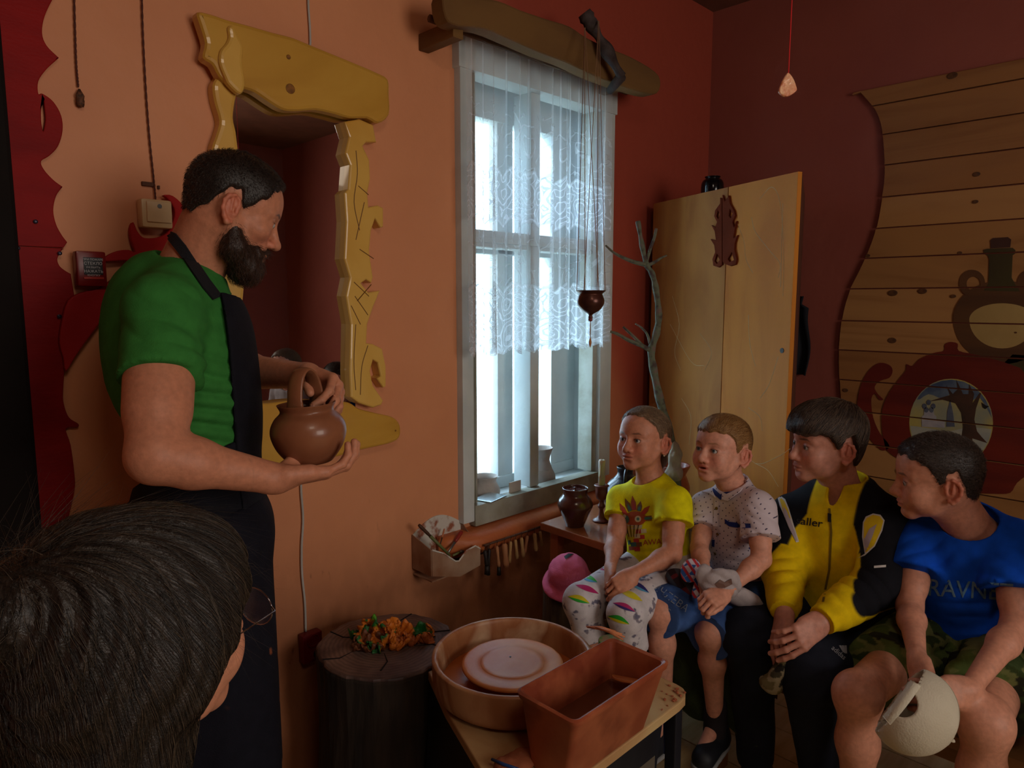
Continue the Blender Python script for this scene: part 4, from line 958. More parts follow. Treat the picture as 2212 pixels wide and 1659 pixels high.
def strands(name, roots, normals, field, h, length, width, colors, parent, comb, segs=5, lift=.35, seed=1, curl=0, jit=.35):
    """thin three-sided hair tubes grown from roots; comb(P,N)->tangent direction field"""
    rs = np.random.RandomState(seed); n = len(roots); P = roots.copy(); N = normals.copy()
    ln = length*(0.7+.6*rs.rand(n)); J = rs.randn(n, 3)*jit
    pts = [P-N*.002]; 
    for i in range(segs):
        T = comb(P, N)+J; T = T-N*(T*N).sum(1)[:, None]; T /= np.linalg.norm(T, axis=1)[:, None]+1e-9
        D = T+N*(lift if i == 0 else lift*.25)
        P = P+D/np.linalg.norm(D, axis=1)[:, None]*(ln/segs)[:, None]; 
        if field is not None: P, N = field(P, N)
        pts.append(P.copy())
    pts = np.stack(pts, 1); m = segs+1
    T = np.gradient(pts, axis=1); T /= np.linalg.norm(T, axis=2, keepdims=True)+1e-9
    up = np.array([.31, .23, .92]); A = np.cross(T, up); A /= np.linalg.norm(A, axis=2, keepdims=True)+1e-9; B = np.cross(T, A)
    w = width*np.linspace(1, .25, m)[None, :, None]
    ring = [pts+(A*math.cos(a)+B*math.sin(a))*w for a in (0, 2.094, 4.189)]
    Vv = np.stack(ring, 2).reshape(-1, 3)
    b0 = (np.arange(n)*m*3)[:, None, None]+(np.arange(segs)*3)[None, :, None]
    k = np.arange(3)[None, None, :]; k2 = (k+1) % 3
    Q = np.stack([b0+k, b0+k2, b0+3+k2, b0+3+k], -1).reshape(-1, 4)
    o = npmesh(name, Vv, Q, mhair, parent)
    ci = rs.randint(0, len(colors), n); cc = np.array([c_[:3] for c_ in colors])[ci]; cc = np.repeat(cc, m*3, 0)
    at = o.data.color_attributes.new('Col', 'FLOAT_COLOR', 'POINT'); at.data.foreach_set('color', np.concatenate([cc, np.ones((len(cc), 1))], 1).astype(np.float32).ravel())
    o['kind'] = 'stuff'
    return o
def sample(P, Q, n, mask=None, seed=3):
    rs = np.random.RandomState(seed); N = vnormals(P, Q)
    idx = np.arange(len(P)) if mask is None else np.where(mask)[0]
    i = rs.choice(idx, n); j = rs.randn(n, 3)*.0012
    return P[i]+j, N[i]
# ---- hands
def hand(f, wrist, fdir, pdir, side, sc=1, curl=(.5, .6, .6, .7), spread=.06, thumb=(.5, .4, .3), k=.004, bend=None, flen=1.0):
    """fdir: wrist to knuckles, pdir: where the palm faces; side: +1 thumb towards fdir x pdir, -1 opposite. curl in radians per joint"""
    fd = np.array(Vector(fdir).normalized()); pd = np.array(pdir, float); pd -= fd*(pd @ fd); pd /= np.linalg.norm(pd)
    sd = np.cross(fd, pd)*side                      # towards the thumb
    w = np.array(wrist, float); q = sc
    L = lambda a, b, c: w+fd*a*q+sd*b*q+pd*c*q
    nails = []
    kn = [(.088, .031, -.001), (.092, .011, -.003), (.088, -.009, -.002), (.080, -.028, .001)]
    for i, (a, b, c) in enumerate(kn):
        f.cap(L(.006, b*.55, 0), L(a, b, c), .0135*q, .0112*q, k=.012*q)
    f.ell(L(.045, .0, .002), (.042*q, .036*q, .0135*q), np.stack([fd, sd, pd], 1), 'u', .01*q)
    f.cap(L(.012, -.022, .006), L(.05, -.028, .006), .013*q, .010*q, k=.012*q)
    tips = []
    seg = [(.040, .025, .021), (.045, .028, .022), (.042, .026, .022), (.033, .020, .019)]
    rad = [.0092, .0095, .0090, .0080]
    for i in range(4):
        p = L(*kn[i]); cu = curl[i]; cs = (cu if hasattr(cu, '__len__') else (cu, cu*1.1, cu*.7)); an = 0
        dl = fd+sd*spread*(1.2-i)*1.0; dl /= np.linalg.norm(dl); r = rad[i]*q
        for j in range(3):
            an += cs[j]; d = dl*math.cos(an)+pd*math.sin(an); e = p+d*seg[i][j]*q*flen
            f.cap(p, e, r, r*.92, k=k*q*.7); r *= .92
            if j < 2: f.ell(e-0*d, r*1.06, None, 'u', .003*q)
            p = e
        tips.append(p); nn = -(pd*math.cos(an)-dl*math.sin(an)); nails.append((p+nn*r*.55, r))
    t0 = L(.012, .022, .006); a1, a2, a3 = thumb       # a1 away from palm side, a2 towards palm face, a3 flex
    d = fd*math.cos(a1)+sd*math.sin(a1); d = d*math.cos(a2)+pd*math.sin(a2)
    t1 = t0+d*.042*q; f.cap(t0, t1, .0165*q, .0125*q, k=.014*q)
    d2 = d*math.cos(a3)+(fd*.8-sd*.5+pd*.2)*math.sin(a3); d2 /= np.linalg.norm(d2); t2 = t1+d2*.032*q; f.cap(t1, t2, .0118*q, .0105*q, k=.006*q)
    d3 = d2*math.cos(a3*.7)+(fd*.7-sd*.6+pd*.2)*math.sin(a3*.7); d3 /= np.linalg.norm(d3); t3 = t2+d3*.024*q; f.cap(t2, t3, .0105*q, .0085*q, k=.004*q)
    tips.append(t3)
    f.cap(w-fd*.01*q, L(.018, 0, 0), .021*q, .018*q, k=.015*q)
    return tips, nails
# ---------------------------------------------------------------- people
def A(v): return np.array(v, float)
def Wp(x, y, d): return A(W(x, y, d))
def frame(pel, neckb, shR, shL):
    up = (neckb-pel); up /= np.linalg.norm(up); l = shL-shR; l -= up*(l @ up); l /= np.linalg.norm(l)
    return np.stack([np.cross(l, up), l, up], 1)
def torso(f, pel, neckb, shR, shL, s, t=0, hips=1, belly=1, k=.05, chest=1, sh=True):
    R = frame(pel, neckb, shR, shL); w = np.linalg.norm(shL-shR)/2; ax = neckb-pel
    f.ell(pel+ax*.66-R[:, 0]*.005*s, (.108*s*chest+t, w*.88+t, .19*s+t), R, 'u', k)
    f.ell(pel+ax*.34+R[:, 0]*.012*s*belly, (.092*s*belly+t, .128*s+t, .17*s+t), R, 'u', k)
    if hips: f.ell(pel+R[:, 0]*.0, (.105*s*hips+t, .150*s*hips+t, .115*s+t), R, 'u', k)
    if sh:
        for q in (shR, shL):
            a = neckb-ax*.03; f.cap(a, q, .048*s+t, .053*s+t, k=.04*s)
            f.cap(a+ax*.06, q*.45+a*.55, .036*s+t, .040*s+t, k=.05*s)
    return R
def arm(f, sh, el, wr, s, k=.02, m=1, fo=1):
    f.cap(sh, el, .047*s*m, .040*s*m, k=k); mid = el+(wr-el)*.28
    up = sh+(el-sh)*.5; f.cap(sh+(el-sh)*.3, sh+(el-sh)*.7, .048*s*m, .045*s*m, k=k)
    f.cap(el, mid, .039*s*m*fo, .042*s*m*fo, k=k); f.cap(mid, wr, .041*s*m*fo, .0255*s, k=k)
def leg(f, hip, kn, an, s, t=0, k=.03, foot=None, m=1):
    f.cap(hip, kn, .080*s*m+t, .055*s+t, k=k); f.ell(kn, .056*s+t, None, 'u', k)
    ca = kn+(an-kn)*.30; f.cap(kn, ca, .052*s+t, .053*s*m+t, k=k); f.cap(ca, an, .053*s*m+t, .033*s+t, k=k)
    if foot is not None: f.cap(an, foot, .034*s, .026*s, k=.02)
def cloth(name, f, h, parent, m=None, amp=.003, sc=(28, 28, 14), ph=0, color=(.5, .5, .5), fn=None, fold=None, post=None):
    P, Q = f.nets(h); N = vnormals(P, Q)
    if amp:
        d = sn(P, sc, ph)*amp+sn(P, tuple(x*2.3 for x in sc), ph+2)*amp*.4
        P = P+N*d[:, None]
    if fold:
        for c, r, axis, fr, am in fold:       # local ridges: centre, radius, direction, frequency, amplitude
            dd = np.linalg.norm(P-A(c), axis=1)/r; wt = np.clip(1-dd*dd, 0, 1)**1.5
            ph_ = P @ (A(axis)/np.linalg.norm(axis))*fr+sn(P, (15, 15, 15), 3)*1.3
            P = P+N*(np.abs(np.sin(ph_))*wt*am)[:, None]
    if post: P, Q = post(P, Q)
    o = npmesh(name, P, Q, m or mfab, parent); o['_n'] = 1; del o['_n']
    paint(o, color, fn=fn); return o
def bvh_of(o):
    me = o.data; n = len(me.vertices); P = np.zeros(n*3); me.vertices.foreach_get('co', P); off = Vector(o.parent.location) if o.parent else V(0, 0, 0)
    return BVHTree.FromPolygons([Vector(p) for p in P.reshape(-1, 3)], [tuple(q.vertices) for q in me.polygons])
def decal(name, polys, m, bv, parent, off=.0014, cuts=3, parts=False):
    """flat print laid on a cloth: outline(s) seen at photo pixels, dropped on the surface"""
    mb = MB()
    for pl in polys:
        if isinstance(pl, tuple): v2, fc = pl
        else: v2 = pl; fc = tessellate_polygon([[Vector((p[0], p[1], 0)) for p in pl]])
        bm = bmesh.new(); vs = [bm.verts.new((p[0], p[1], 0)) for p in v2]
        for q in fc:
            try: bm.faces.new([vs[i] for i in q])
            except ValueError: pass
        if cuts:
            bmesh.ops.triangulate(bm, faces=bm.faces); 
            for _ in range(cuts):
                le = [e for e in bm.edges if e.calc_length() > 5]
                if not le: break
                bmesh.ops.subdivide_edges(bm, edges=le, cuts=1); bmesh.ops.triangulate(bm, faces=bm.faces)
        bm.verts.index_update(); ok = {}; out = []
        for v in bm.verts:
            r = ray(v.co.x, v.co.y).normalized(); hit = bv.ray_cast(CAM, r)
            ok[v.index] = hit[0] is not None; out.append((hit[0]-r*off) if hit[0] is not None else CAM+r)
        F_ = [tuple(v.index for v in f.verts) for f in bm.faces if all(ok[v.index] for v in f.verts)]
        F_ = [q for q in F_ if max((out[q[0]]-out[q[1]]).length, (out[q[1]]-out[q[2]]).length) < .04]
        mb.add(out, F_); bm.free()
    if not mb.f: return None
    return mb.obj(name, m, parent)
def textpx(t, cx, cy, size, ang=0, shear=0, sx=1, bold=0):
    v, f = text_mesh(t, size, bold); ca, sa = math.cos(ang), math.sin(ang); out = []
    for p in v:
        x, y = p.x*sx, -p.y; x += shear*y; out.append((cx+x*ca-y*sa, cy+x*sa+y*ca))
    return (out, f)
PL_SHORT = ([-.2, -.11, -.07, -.052, -.040, -.030, -.006, .000, .008, .022, .034, .048, .062, .075, .12], [-.075, -.074, -.058, -.035, .000, .024, .024, -.002, -.018, -.012, .022, .040, .058, .072, .078])
def hair_shell(h, name, parent, poly, thick, base, cols, comb, n, length, width, fringe=0, hres=.0035, seed=1, lift=.3, segs=5, top=None, cutfn=None, jit=.35, amp=.0015, pj=True):
    f = ell_cap(h, 0.0); P, Q = f.nets(hres*h.sc/.9); N = vnormals(P, Q); L = h.loc(P)
    g = L[:, 2]-np.interp(L[:, 0], poly[0], poly[1])
    g = g+.004*np.sin(L[:, 0]*300)*.5+.003*np.sin(L[:, 1]*260+L[:, 0]*120)
    tt = thick(L) if callable(thick) else thick
    w = np.clip(g/.016, 0, 1); w = w*w*(3-2*w)
    nz = sn(P, (70, 70, 30), seed)*amp
    P2 = P+N*((-.0045+(tt+.0045)*w+nz*w)*h.sc)[:, None]
    keep = (w[Q] > 0.0).any(1); Q2 = Q[keep]
    o = npmesh(name, P2, Q2, mhair, parent)
    paint(o, base, fn=lambda P_, C: C*(1+.25*sn(P_, (160, 160, 40), seed))[:, None])
    bv = BVHTree.FromPolygons([Vector(p) for p in P2], [tuple(int(i) for i in q) for q in Q2])
    def proj(Pp, Nn):
        for i in range(len(Pp)):
            r = bv.find_nearest(Vector(Pp[i]))
            if r[0] is not None:
                nn = r[1]; a = A(r[0]); na = A(nn)
                if na @ (a-h.o) < 0: na = -na
                Pp[i] = a+na*.0022*h.sc; Nn[i] = na
        return Pp, Nn
    msk = w > .55; roots, nn = sample(P2, Q, n, msk, seed)
    st = strands(name+'_strand', roots, nn, proj if pj else None, h, length*h.sc, width, cols, parent, comb, segs, lift, seed, jit=jit)
    return o, st
def fwdcomb(h, v=(1, 0, -.2)):
    d = h.R @ A(v)
    return lambda P, N: np.tile(d, (len(P), 1))
def crown_comb(h, c=(-.06, 0, .11), g=.35):
    c0 = h.p(*c)
    def fn(P, N):
        d = P-c0; d = d/(np.linalg.norm(d, axis=1)[:, None]+1e-6); return d+np.array([0, 0, -g])
    return fn
def person_body(par, f, h, head, boxes, blob=(), fn=None, tone=SKIN, lip=S(176, 84, 76), brow=S(70, 50, 38), fine=.0018, hb=.125, stub=None):
    lo, hi = head.box(hb); bx = [(lo, hi, fine)]+[(A(a), A(b), hh) for a, b, hh in boxes]
    P, Q = multires(f, h, bx); o = npmesh('body', P, Q, mskin, par)
    def F_(P, C):
        C = head.facepaint(P, C, brow=brow, lip=lip, stub=stub)
        if fn: C = fn(P, C)
        return C
    paint(o, tone, fn=F_); return o
def hbox(w, f, r=.1): c = (A(w)+A(f))/2; return (c-r, c+r)
def paint_nails(nails, C, P):
    for c, r in nails:
        d = np.linalg.norm(P-A(c), axis=1); w = np.clip((r*.75-d)/(r*.3), 0, 1)[:, None]; C = C*(1-w*.7)+np.array(S(222, 170, 158)[:3])*w*.7
    return C
# ============ man standing by the mirror
PM = (430, 1130, 1.42); pel = Wp(*PM)
man = empty('person', (pel[0], pel[1], 0), 'standing bearded man in green t-shirt and black apron holding a clay pot', 'person')
hm = Head(Wp(503, 455, 1.40), -14, 22, 0, .91, 0, jaw=1.02)
nb_ = Wp(405, 612, 1.42); sR = Wp(352, 672, 1.27); sL = Wp(400, 655, 1.60)
eR = Wp(336, 985, 1.13); wR = Wp(598, 1034, 1.25); eL = Wp(492, 800, 1.66); wL = Wp(668, 812, 1.46)
potc = Wp(667, 935, 1.345)
f = Field(); hm.build(f, neckb=nb_, nr=.056)
f.cap(Wp(400, 600, 1.42), Wp(445, 500, 1.41), .052, .05, k=.03)
Rm = torso(f, pel, nb_, sR, sL, .98, t=-.012)
arm(f, sR, eR, wR, 1.06, m=1.08, fo=.86); arm(f, sL, eL, wL, 1.0, m=1.0)
fw_ = A((math.cos(math.radians(-20)), math.sin(math.radians(-20)), 0)); lf_ = A((-fw_[1], fw_[0], 0)); upz = A((0, 0, 1))
t1, n1 = hand(f, wR, A(Wp(690, 1022, 1.30))-wR, upz+lf_*.25, -1, 1.02, curl=((.15, .5, .5), (.2, .55, .5), (.25, .6, .6), (.3, .6, .6)), thumb=(.35, .55, .1), spread=.03)
t2, n2 = hand(f, wL, A(Wp(722, 838, 1.42))-wL, A(Wp(690, 925, 1.36))-A(Wp(722, 838, 1.44)), -1, 1.0, curl=((.9, .5, .4), (.85, .5, .4), (.8, .5, .4), (.8, .5, .4)), thumb=(.5, .6, .4))
hipR = pel-Rm[:, 1]*.09; hipL = pel+Rm[:, 1]*.09
for hp_ in (hipR, hipL):
    kn_ = hp_*A((1, 1, .52))+fw_*.01; an_ = A((hp_[0], hp_[1], .085))-fw_*.01; leg(f, hp_, kn_, an_, 1.0, foot=an_+fw_*.15-upz*.045)
def fnm(P, C): return paint_nails(n1+n2, C, P)
body = person_body(man, f, .0055, hm, [hbox(wR-.02, wR+fw_*.15+upz*.0, .115)+(.0026,), hbox(wL, wL+fw_*.1, .11)+(.003,)], fn=fnm, tone=S(196, 130, 100), brow=S(48, 32, 26), lip=S(150, 80, 70))
hm.eyes(body, iris=S(50, 40, 34), look=(0, .35))
# beard
f = Field()
for sg in (1, -1):
    f.cap(hm.p(.006, sg*.058, -.040), hm.p(.022, sg*.050, -.080), .012, .022, k=.02); f.cap(hm.p(.022, sg*.050, -.080), hm.p(.062, sg*.018, -.105), .022, .026, k=.02)
    f.cap(hm.p(.066, sg*.030, -.066), hm.p(.066, sg*.022, -.098), .012, .02, k=.02); f.cap(hm.p(.096, sg*.004, -.056), hm.p(.080, sg*.027, -.072), .0065, .009, k=.008)
f.ell(hm.p(.066, 0, -.112), (.030, .034, .030), hm.R, 'u', .02); f.ell(hm.p(.090, 0, -.072), (.02, .022, .008), hm.R, 's', .004)
bd = cloth('beard', f, .003, man, mhair, amp=.0022, sc=(160, 160, 60), color=S(48, 30, 22)); 
P, Q = f.nets(.004); r_, n_ = sample(P, Q, 2600, None, 5)
strands('beard_strand', r_, n_, None, hm, .016, .00035, [S(60, 38, 26), S(34, 22, 18), S(84, 54, 36)], man, fwdcomb(hm, (.35, 0, -1)), 3, .6, 4, jit=.5)
hair_shell(hm, 'hair', man, ([-.2, -.11, -.075, -.055, -.042, -.030, -.006, .000, .012, .030, .046, .058, .072, .12], [-.058, -.056, -.046, -.02, .005, .026, .026, .004, -.006, .014, .034, .056, .074, .082]), lambda L: .004+.005*np.clip(L[:, 2]/.08, 0, 1), S(34, 26, 22), [S(48, 36, 30), S(28, 22, 20), S(66, 52, 44)], crown_comb(hm), 7000, .007, .0004, lift=1.0, segs=3, jit=.5, pj=False)
# t-shirt
f = Field(); Rm = torso(f, pel+upz*.02, nb_, sR, sL, 1.0, t=.008, hips=.98)
f.cap(sR, sR+(eR-sR)*.50, .060, .066, k=.03, fb=0); f.cap(sL, sL+(eL-sL)*.6, .064, .07, k=.03, fb=0)
f.cap(Wp(368, 600, 1.42), Wp(400, 640, 1.42), .045, .06, k=.03)
f.ell(Wp(334, 745, 1.46), (.098, .15, .19), Rm, 'u', .05)
f.ell(nb_+Rm[:, 2]*.055+Rm[:, 0]*.022, (.075, .082, .060), Rm, 's', .008)
f.plane(pel-upz*.06, (0, 0, -1))
ub = sR+(eR-sR)*.35
def shadeg(P, C): return C
shirt = cloth('t_shirt', f, .0048, man, amp=.0035, sc=(22, 22, 26), color=S(54, 122, 54), fold=[(Wp(440, 880, 1.3), .17, Rm[:, 2]+.25*Rm[:, 0], 95, .012), (Wp(360, 700, 1.2), .14, Rm[:, 0]*.7+Rm[:, 2], 60, .006), (Wp(400, 760, 1.2), .10, (0.3, .2, 1), 80, .005)])
# neck band and sleeve hem
hb_ = MB(); c0 = sR+(eR-sR)*.50; d0 = (eR-sR)/np.linalg.norm(eR-sR); u0 = np.cross(d0, [1, 0, 0]); u0 /= np.linalg.norm(u0); v0 = np.cross(d0, u0)
# apron
mapr = mat('apron_black', S(24, 24, 30), S(16, 16, 22), scale=6, rough=.85, bump=.3, bscale=300)
ap = empty('apron', (0, 0, 0)); bpy.data.objects.remove(ap)
f = Field(); torso(f, pel+upz*.02, nb_, sR, sL, 1.0, t=.024, hips=1.02, sh=False)
fr_ = Rm[:, 0]
f.plane(Wp(496, 800, 1.33), -fr_*1.0-Rm[:, 2]*.04-Rm[:, 1]*.25); f.plane(Wp(520, 636, 1.40), Rm[:, 2]+fr_*.0)
f.plane(pel-upz*.1, (0, 0, -1))
cloth('apron_bib', f, .005, man, amp=.002, sc=(20, 20, 12), color=S(22, 22, 30))
f = Field(); torso(f, pel+upz*.02, nb_, sR, sL, 1.0, t=.018, hips=1.03, sh=False)
f.plane(Wp(400, 1005, 1.3), Rm[:, 2]*1.0-fr_*.42); f.plane(pel-upz*.08, (0, 0, -1))
cloth('apron_waist', f, .005, man, amp=.002, sc=(20, 20, 12), color=S(22, 22, 30))
f = Field()
f.box(pel-upz*.30+fr_*.005, (.135, .185, .37), Rm, .11, k=.03); f.ell(pel, (.135, .175, .13), Rm, 'u', .05)
f.plane(pel+upz*.055, (0, 0, 1)); f.plane(A((0, 0, .42)), (0, 0, -1))
def spots(P, C):
    s_ = sn(P, (90, 90, 60), 5); w = np.clip((s_-.62)/.1, 0, 1)*np.clip((.86-P[:, 2])/.12, 0, 1); w = w[:, None]; return C*(1-w)+np.array(S(150, 84, 52)[:3])*w
cloth('apron_skirt', f, .006, man, amp=.004, sc=(16, 16, 5), color=S(22, 22, 32), fn=spots)
f = Field()
for hp_ in (hipR, hipL):
    f.cap(hp_*A((1, 1, 1))-upz*.05, A((hp_[0], hp_[1], .10)), .085, .062, k=.03, fb=0)
cloth('trousers', f, .007, man, amp=.004, sc=(14, 14, 9), color=S(26, 28, 38))
for hp_ in (hipR, hipL):
    an_ = A((hp_[0], hp_[1], .05)); f = Field(); f.cap(an_-fw_*.05, an_+fw_*.16-upz*.012, .045, .038, k=.02); f.cap(an_-fw_*.03, an_+upz*.05, .045, .042, k=.02); f.plane((0, 0, .0), (0, 0, -1))
    cloth('shoe', f, .005, man, amp=0, color=S(30, 28, 28))
st = MB(); 
def strap(pts, w, nrm_):
    pts = [Vector(p) for p in spline([tuple(p) for p in pts], 6)]; b = MB(); vs = []
    for i, p in enumerate(pts):
        t = (pts[min(i+1, len(pts)-1)]-pts[max(0, i-1)]).normalized(); n_ = Vector(nrm_(p)) if callable(nrm_) else Vector(nrm_); s_ = t.cross(n_).normalized(); n2_ = s_.cross(t)
        vs += [p+s_*w/2, p+s_*w/2+n2_*.003, p-s_*w/2+n2_*.003, p-s_*w/2]
    m = len(pts); b.add(vs, [(i*4+k, i*4+(k+1) % 4, (i+1)*4+(k+1) % 4, (i+1)*4+k) for i in range(m-1) for k in range(4)]+[(0, 1, 2, 3), tuple((m-1)*4+k for k in (3, 2, 1, 0))])
    return b
nck = Wp(420, 570, 1.42)
def bv_join(*os_):
    v = []; fq = []
    for o in os_:
        off = len(v); v += [x.co.copy() for x in o.data.vertices]; fq += [tuple(i+off for i in q.vertices) for q in o.data.polygons]
    return BVHTree.FromPolygons(v, fq)
o = decal('neck_strap', [[(362, 506), (370, 500), (380, 504), (402, 530), (428, 570), (452, 606), (478, 640), (460, 648), (438, 622), (412, 584), (388, 548), (366, 520)]], mapr, bv_join(body, shirt, bpy.data.objects['apron_bib']), man, off=.004, cuts=4)
sm = o.modifiers.new('s', 'SOLIDIFY'); sm.thickness = .003
strap([Wp(372, 505, 1.44), Wp(392, 520, 1.50), Wp(430, 560, 1.515), Wp(462, 600, 1.50), Wp(490, 640, 1.47)], .022, lambda p: A(p)-nck).obj('neck_strap', mapr, man)
# pot held by the man
pt = empty('clay_pot', tuple(potc-upz*.058), 'round reddish clay pot with tall basket handle held in the man\'s hands', 'pot')
mclay = mat('burnished_clay', S(128, 78, 52), S(104, 60, 40), scale=5, rough=.34, bump=.08, bscale=40, c3=S(142, 88, 60), coat=.15)
Rp = Matrix.Rotation(-.05, 3, AX)
MB().lathe(spline([(.001, -.058), (.034, -.058), (.046, -.050), (.062, -.028), (.0705, -.004), (.070, .014), (.062, .030), (.052, .040), (.050, .046), (.0545, .056), (.0545, .0575), (.049, .053), (.046, .043), (.056, .028), (.064, .008), (.060, -.02), (.04, -.045), (.001, -.05)], 4), potc, 56, R=Rp).obj('pot_body', mclay, pt, smooth=True)
hz = []
for i in range(15):
    a_ = math.pi*i/14; hz.append(V(math.cos(a_)*.034, 0, .045+math.sin(a_)**.8*.078))
hdir = Matrix.Rotation(math.radians(24), 3, 'Z')
b = MB(); vs = []
for i, q in enumerate(hz):
    t = (hz[min(i+1, 14)]-hz[max(i-1, 0)]).normalized(); s_ = V(0, 1, 0); n_ = t.cross(s_)
    for k in range(10):
        a_ = k*2*math.pi/10; vs.append(Vector(potc)+Rp @ (hdir @ (q+s_*math.cos(a_)*.0172*(1.2 if i in (0, 14) else 1)+n_*math.sin(a_)*.0045)))
b.add(vs, [(i*10+k, i*10+(k+1) % 10, (i+1)*10+(k+1) % 10, (i+1)*10+k) for i in range(14) for k in range(10)]+[tuple(range(10)), tuple(140+k for k in range(10))[::-1]])
b.obj('pot_handle', mclay, pt, smooth=True)
# ---------------------------------------------------------------- seated children
def seat(sh, el, t): return sh+(el-sh)*t
def sleeve(f, sh, el, t, ra, rb, k=.025): f.cap(sh, seat(sh, el, t), ra, rb, k=k, fb=0)
def proj_at(o):
    return bvh_of(o)
def collar_cut(f, nb, R, s, w=.066, dz=.05, fx=.02, dep=.05): f.ell(nb+R[:, 2]*dz*s+R[:, 0]*fx*s, (w*s, (w+.004)*s, dep*s), R, 's', .006)
# ============ girl in yellow t-shirt
s = .70
pel = Wp(1428, 1228, 2.19); girl = empty('person', (pel[0], pel[1], pel[2]-.09), 'seated girl in bright yellow t-shirt and paint-splashed leggings with coloured slits', 'person')
hg = Head(Wp(1391, 951, 2.17), 178, -8, 3, .86, 1)
nb = Wp(1408, 1056, 2.20); sR = Wp(1345, 1082, 2.25); sL = Wp(1458, 1086, 2.10)
eR = Wp(1328, 1172, 2.17); wR = Wp(1318, 1228, 2.03); eL = Wp(1452, 1196, 2.03); wL = Wp(1366, 1240, 1.96)
kR = Wp(1256, 1300, 1.97); kL = Wp(1352, 1326, 1.90)
f = Field(); hg.build(f, neckb=nb, nr=.042)
R = torso(f, pel, nb, sR, sL, s, t=-.008, k=.04)
arm(f, sR, eR, wR, s*.86); arm(f, sL, eL, wL, s*.90)
_, n1 = hand(f, wR, A(Wp(1318, 1262, 1.97))-wR, A(AX)*.35+A(RT)*.9, -1, .70, curl=(.6, .7, .8, .8), thumb=(.25, .35, .25), k=.003)
_, n2 = hand(f, wL, A(Wp(1330, 1268, 1.93))-wL, A(AX)*.5-A(RT)*.3-A(UP)*.6, 1, .70, curl=(.5, .7, .8, .8), thumb=(.4, .5, .3), k=.003)
ank = []
for hp_, kn_, o_ in ((pel-R[:, 1]*.075, kR, -.03), (pel+R[:, 1]*.075, kL, .0)):
    an_ = A((kn_[0]+.10, kn_[1]+o_, kn_[2]-.35)); ank.append(an_); leg(f, hp_, kn_, an_, s*.92, foot=an_+A((-.09, 0, -.05)))
body = person_body(girl, f, .005, hg, [hbox(wR, wL, .085)+(.0022,)], fn=lambda P, C: paint_nails(n1+n2, C, P), tone=S(196, 132, 104), brow=S(92, 64, 48), hb=.12)
hg.eyes(body, iris=S(70, 80, 92), look=(.05, -.12))
GH = ([-.2, -.11, -.07, -.052, -.040, -.030, -.006, .000, .012, .022, .034, .048, .062, .078, .12], [-.075, -.064, -.050, -.030, .000, .024, .024, .006, .010, .026, .042, .060, .074, .084, .088])
hair_shell(hg, 'hair', girl, GH, .006, S(120, 94, 70), [S(148, 118, 88), S(104, 78, 58), S(172, 146, 112), S(80, 60, 46)], lambda P, N: hg.p(-.12, 0, .0)-P, 4200, .035, .00035, lift=.12, segs=4, jit=.12)
f = Field(); b0 = hg.p(-.10, 0, -.01); f.chain([b0, hg.p(-.118, .0, -.03), hg.p(-.112, .004, -.075), hg.p(-.10, .006, -.11)], [.018, .022, .018, .007], k=.01)
pt_ = cloth('ponytail', f, .0035, girl, mhair, amp=.0015, sc=(200, 200, 60), color=S(92, 68, 48))
e_ = hg.p(-.010, .083, -.047); MB().lathe([(.0005, -.003), (.0028, -.001), (.0028, .001), (.0005, .003)], e_, 10).obj('earring', mat('pearl', S(220, 215, 200), rough=.15, bump=0), girl, smooth=True)
# leggings
f = Field(); f.ell(pel, (.085, .115, .085), R, 'u', .04)
for hp_, kn_, an_ in ((pel-R[:, 1]*.07, kR, ank[0]), (pel+R[:, 1]*.07, kL, ank[1])):
    f.cap(hp_, kn_, .064, .050, k=.03); f.cap(kn_, kn_+(an_-kn_)*.30, .049, .047, k=.02, fb=0)
def splash(P, C):
    a = sn(P, (85, 85, 85), 1)+.45*sn(P, (210, 210, 210), 4); w = np.clip((a-.42)/.12, 0, 1)[:, None]*.85; b = sn(P, (60, 70, 60), 7); col = np.where((b > 0)[:, None], np.array(S(66, 66, 96)[:3]), np.array(S(104, 96, 112)[:3]))
    a2 = sn(P, (130, 120, 110), 9); w2 = np.clip((a2-.55)/.1, 0, 1)[:, None]*.6; C = C*(1-w2)+np.array(S(180, 170, 185)[:3])*w2
    return C*(1-w)+col*w
leg_o = cloth('leggings', f, .0026, girl, amp=.0015, sc=(30, 30, 30), color=S(206, 200, 204), fn=splash)
bv = bvh_of(leg_o)
def lens(cx, cy, w, hgt, ang):
    up_ = [(w*(t-.5), -hgt*math.sin(math.pi*t)) for t in np.linspace(0, 1, 13)]; dn = [(w*(t-.5), hgt*.45*math.sin(math.pi*t)) for t in np.linspace(1, 0, 13)][1:-1]
    mid_ = [(w*(t-.5), 0-.12*hgt*math.sin(math.pi*t)) for t in np.linspace(1, 0, 13)][1:-1]
    ca, sa = math.cos(ang), math.sin(ang); tr_ = lambda l: [(cx+x*ca-y*sa, cy+x*sa+y*ca) for x, y in l]
    return tr_(up_+mid_), tr_([mid_[k] for k in range(len(mid_))][::-1][:0]+[(w*(t-.5), -.12*hgt*math.sin(math.pi*t)) for t in np.linspace(0, 1, 13)]+dn)
mcs = {n: mat('print_'+n, S(*c), bump=0, rough=.7) for n, c in dict(magenta=(190, 36, 110), green=(40, 176, 50), yellow=(222, 206, 20), purple=(62, 40, 120), cyan=(80, 160, 205), navy=(40, 44, 120)).items()}
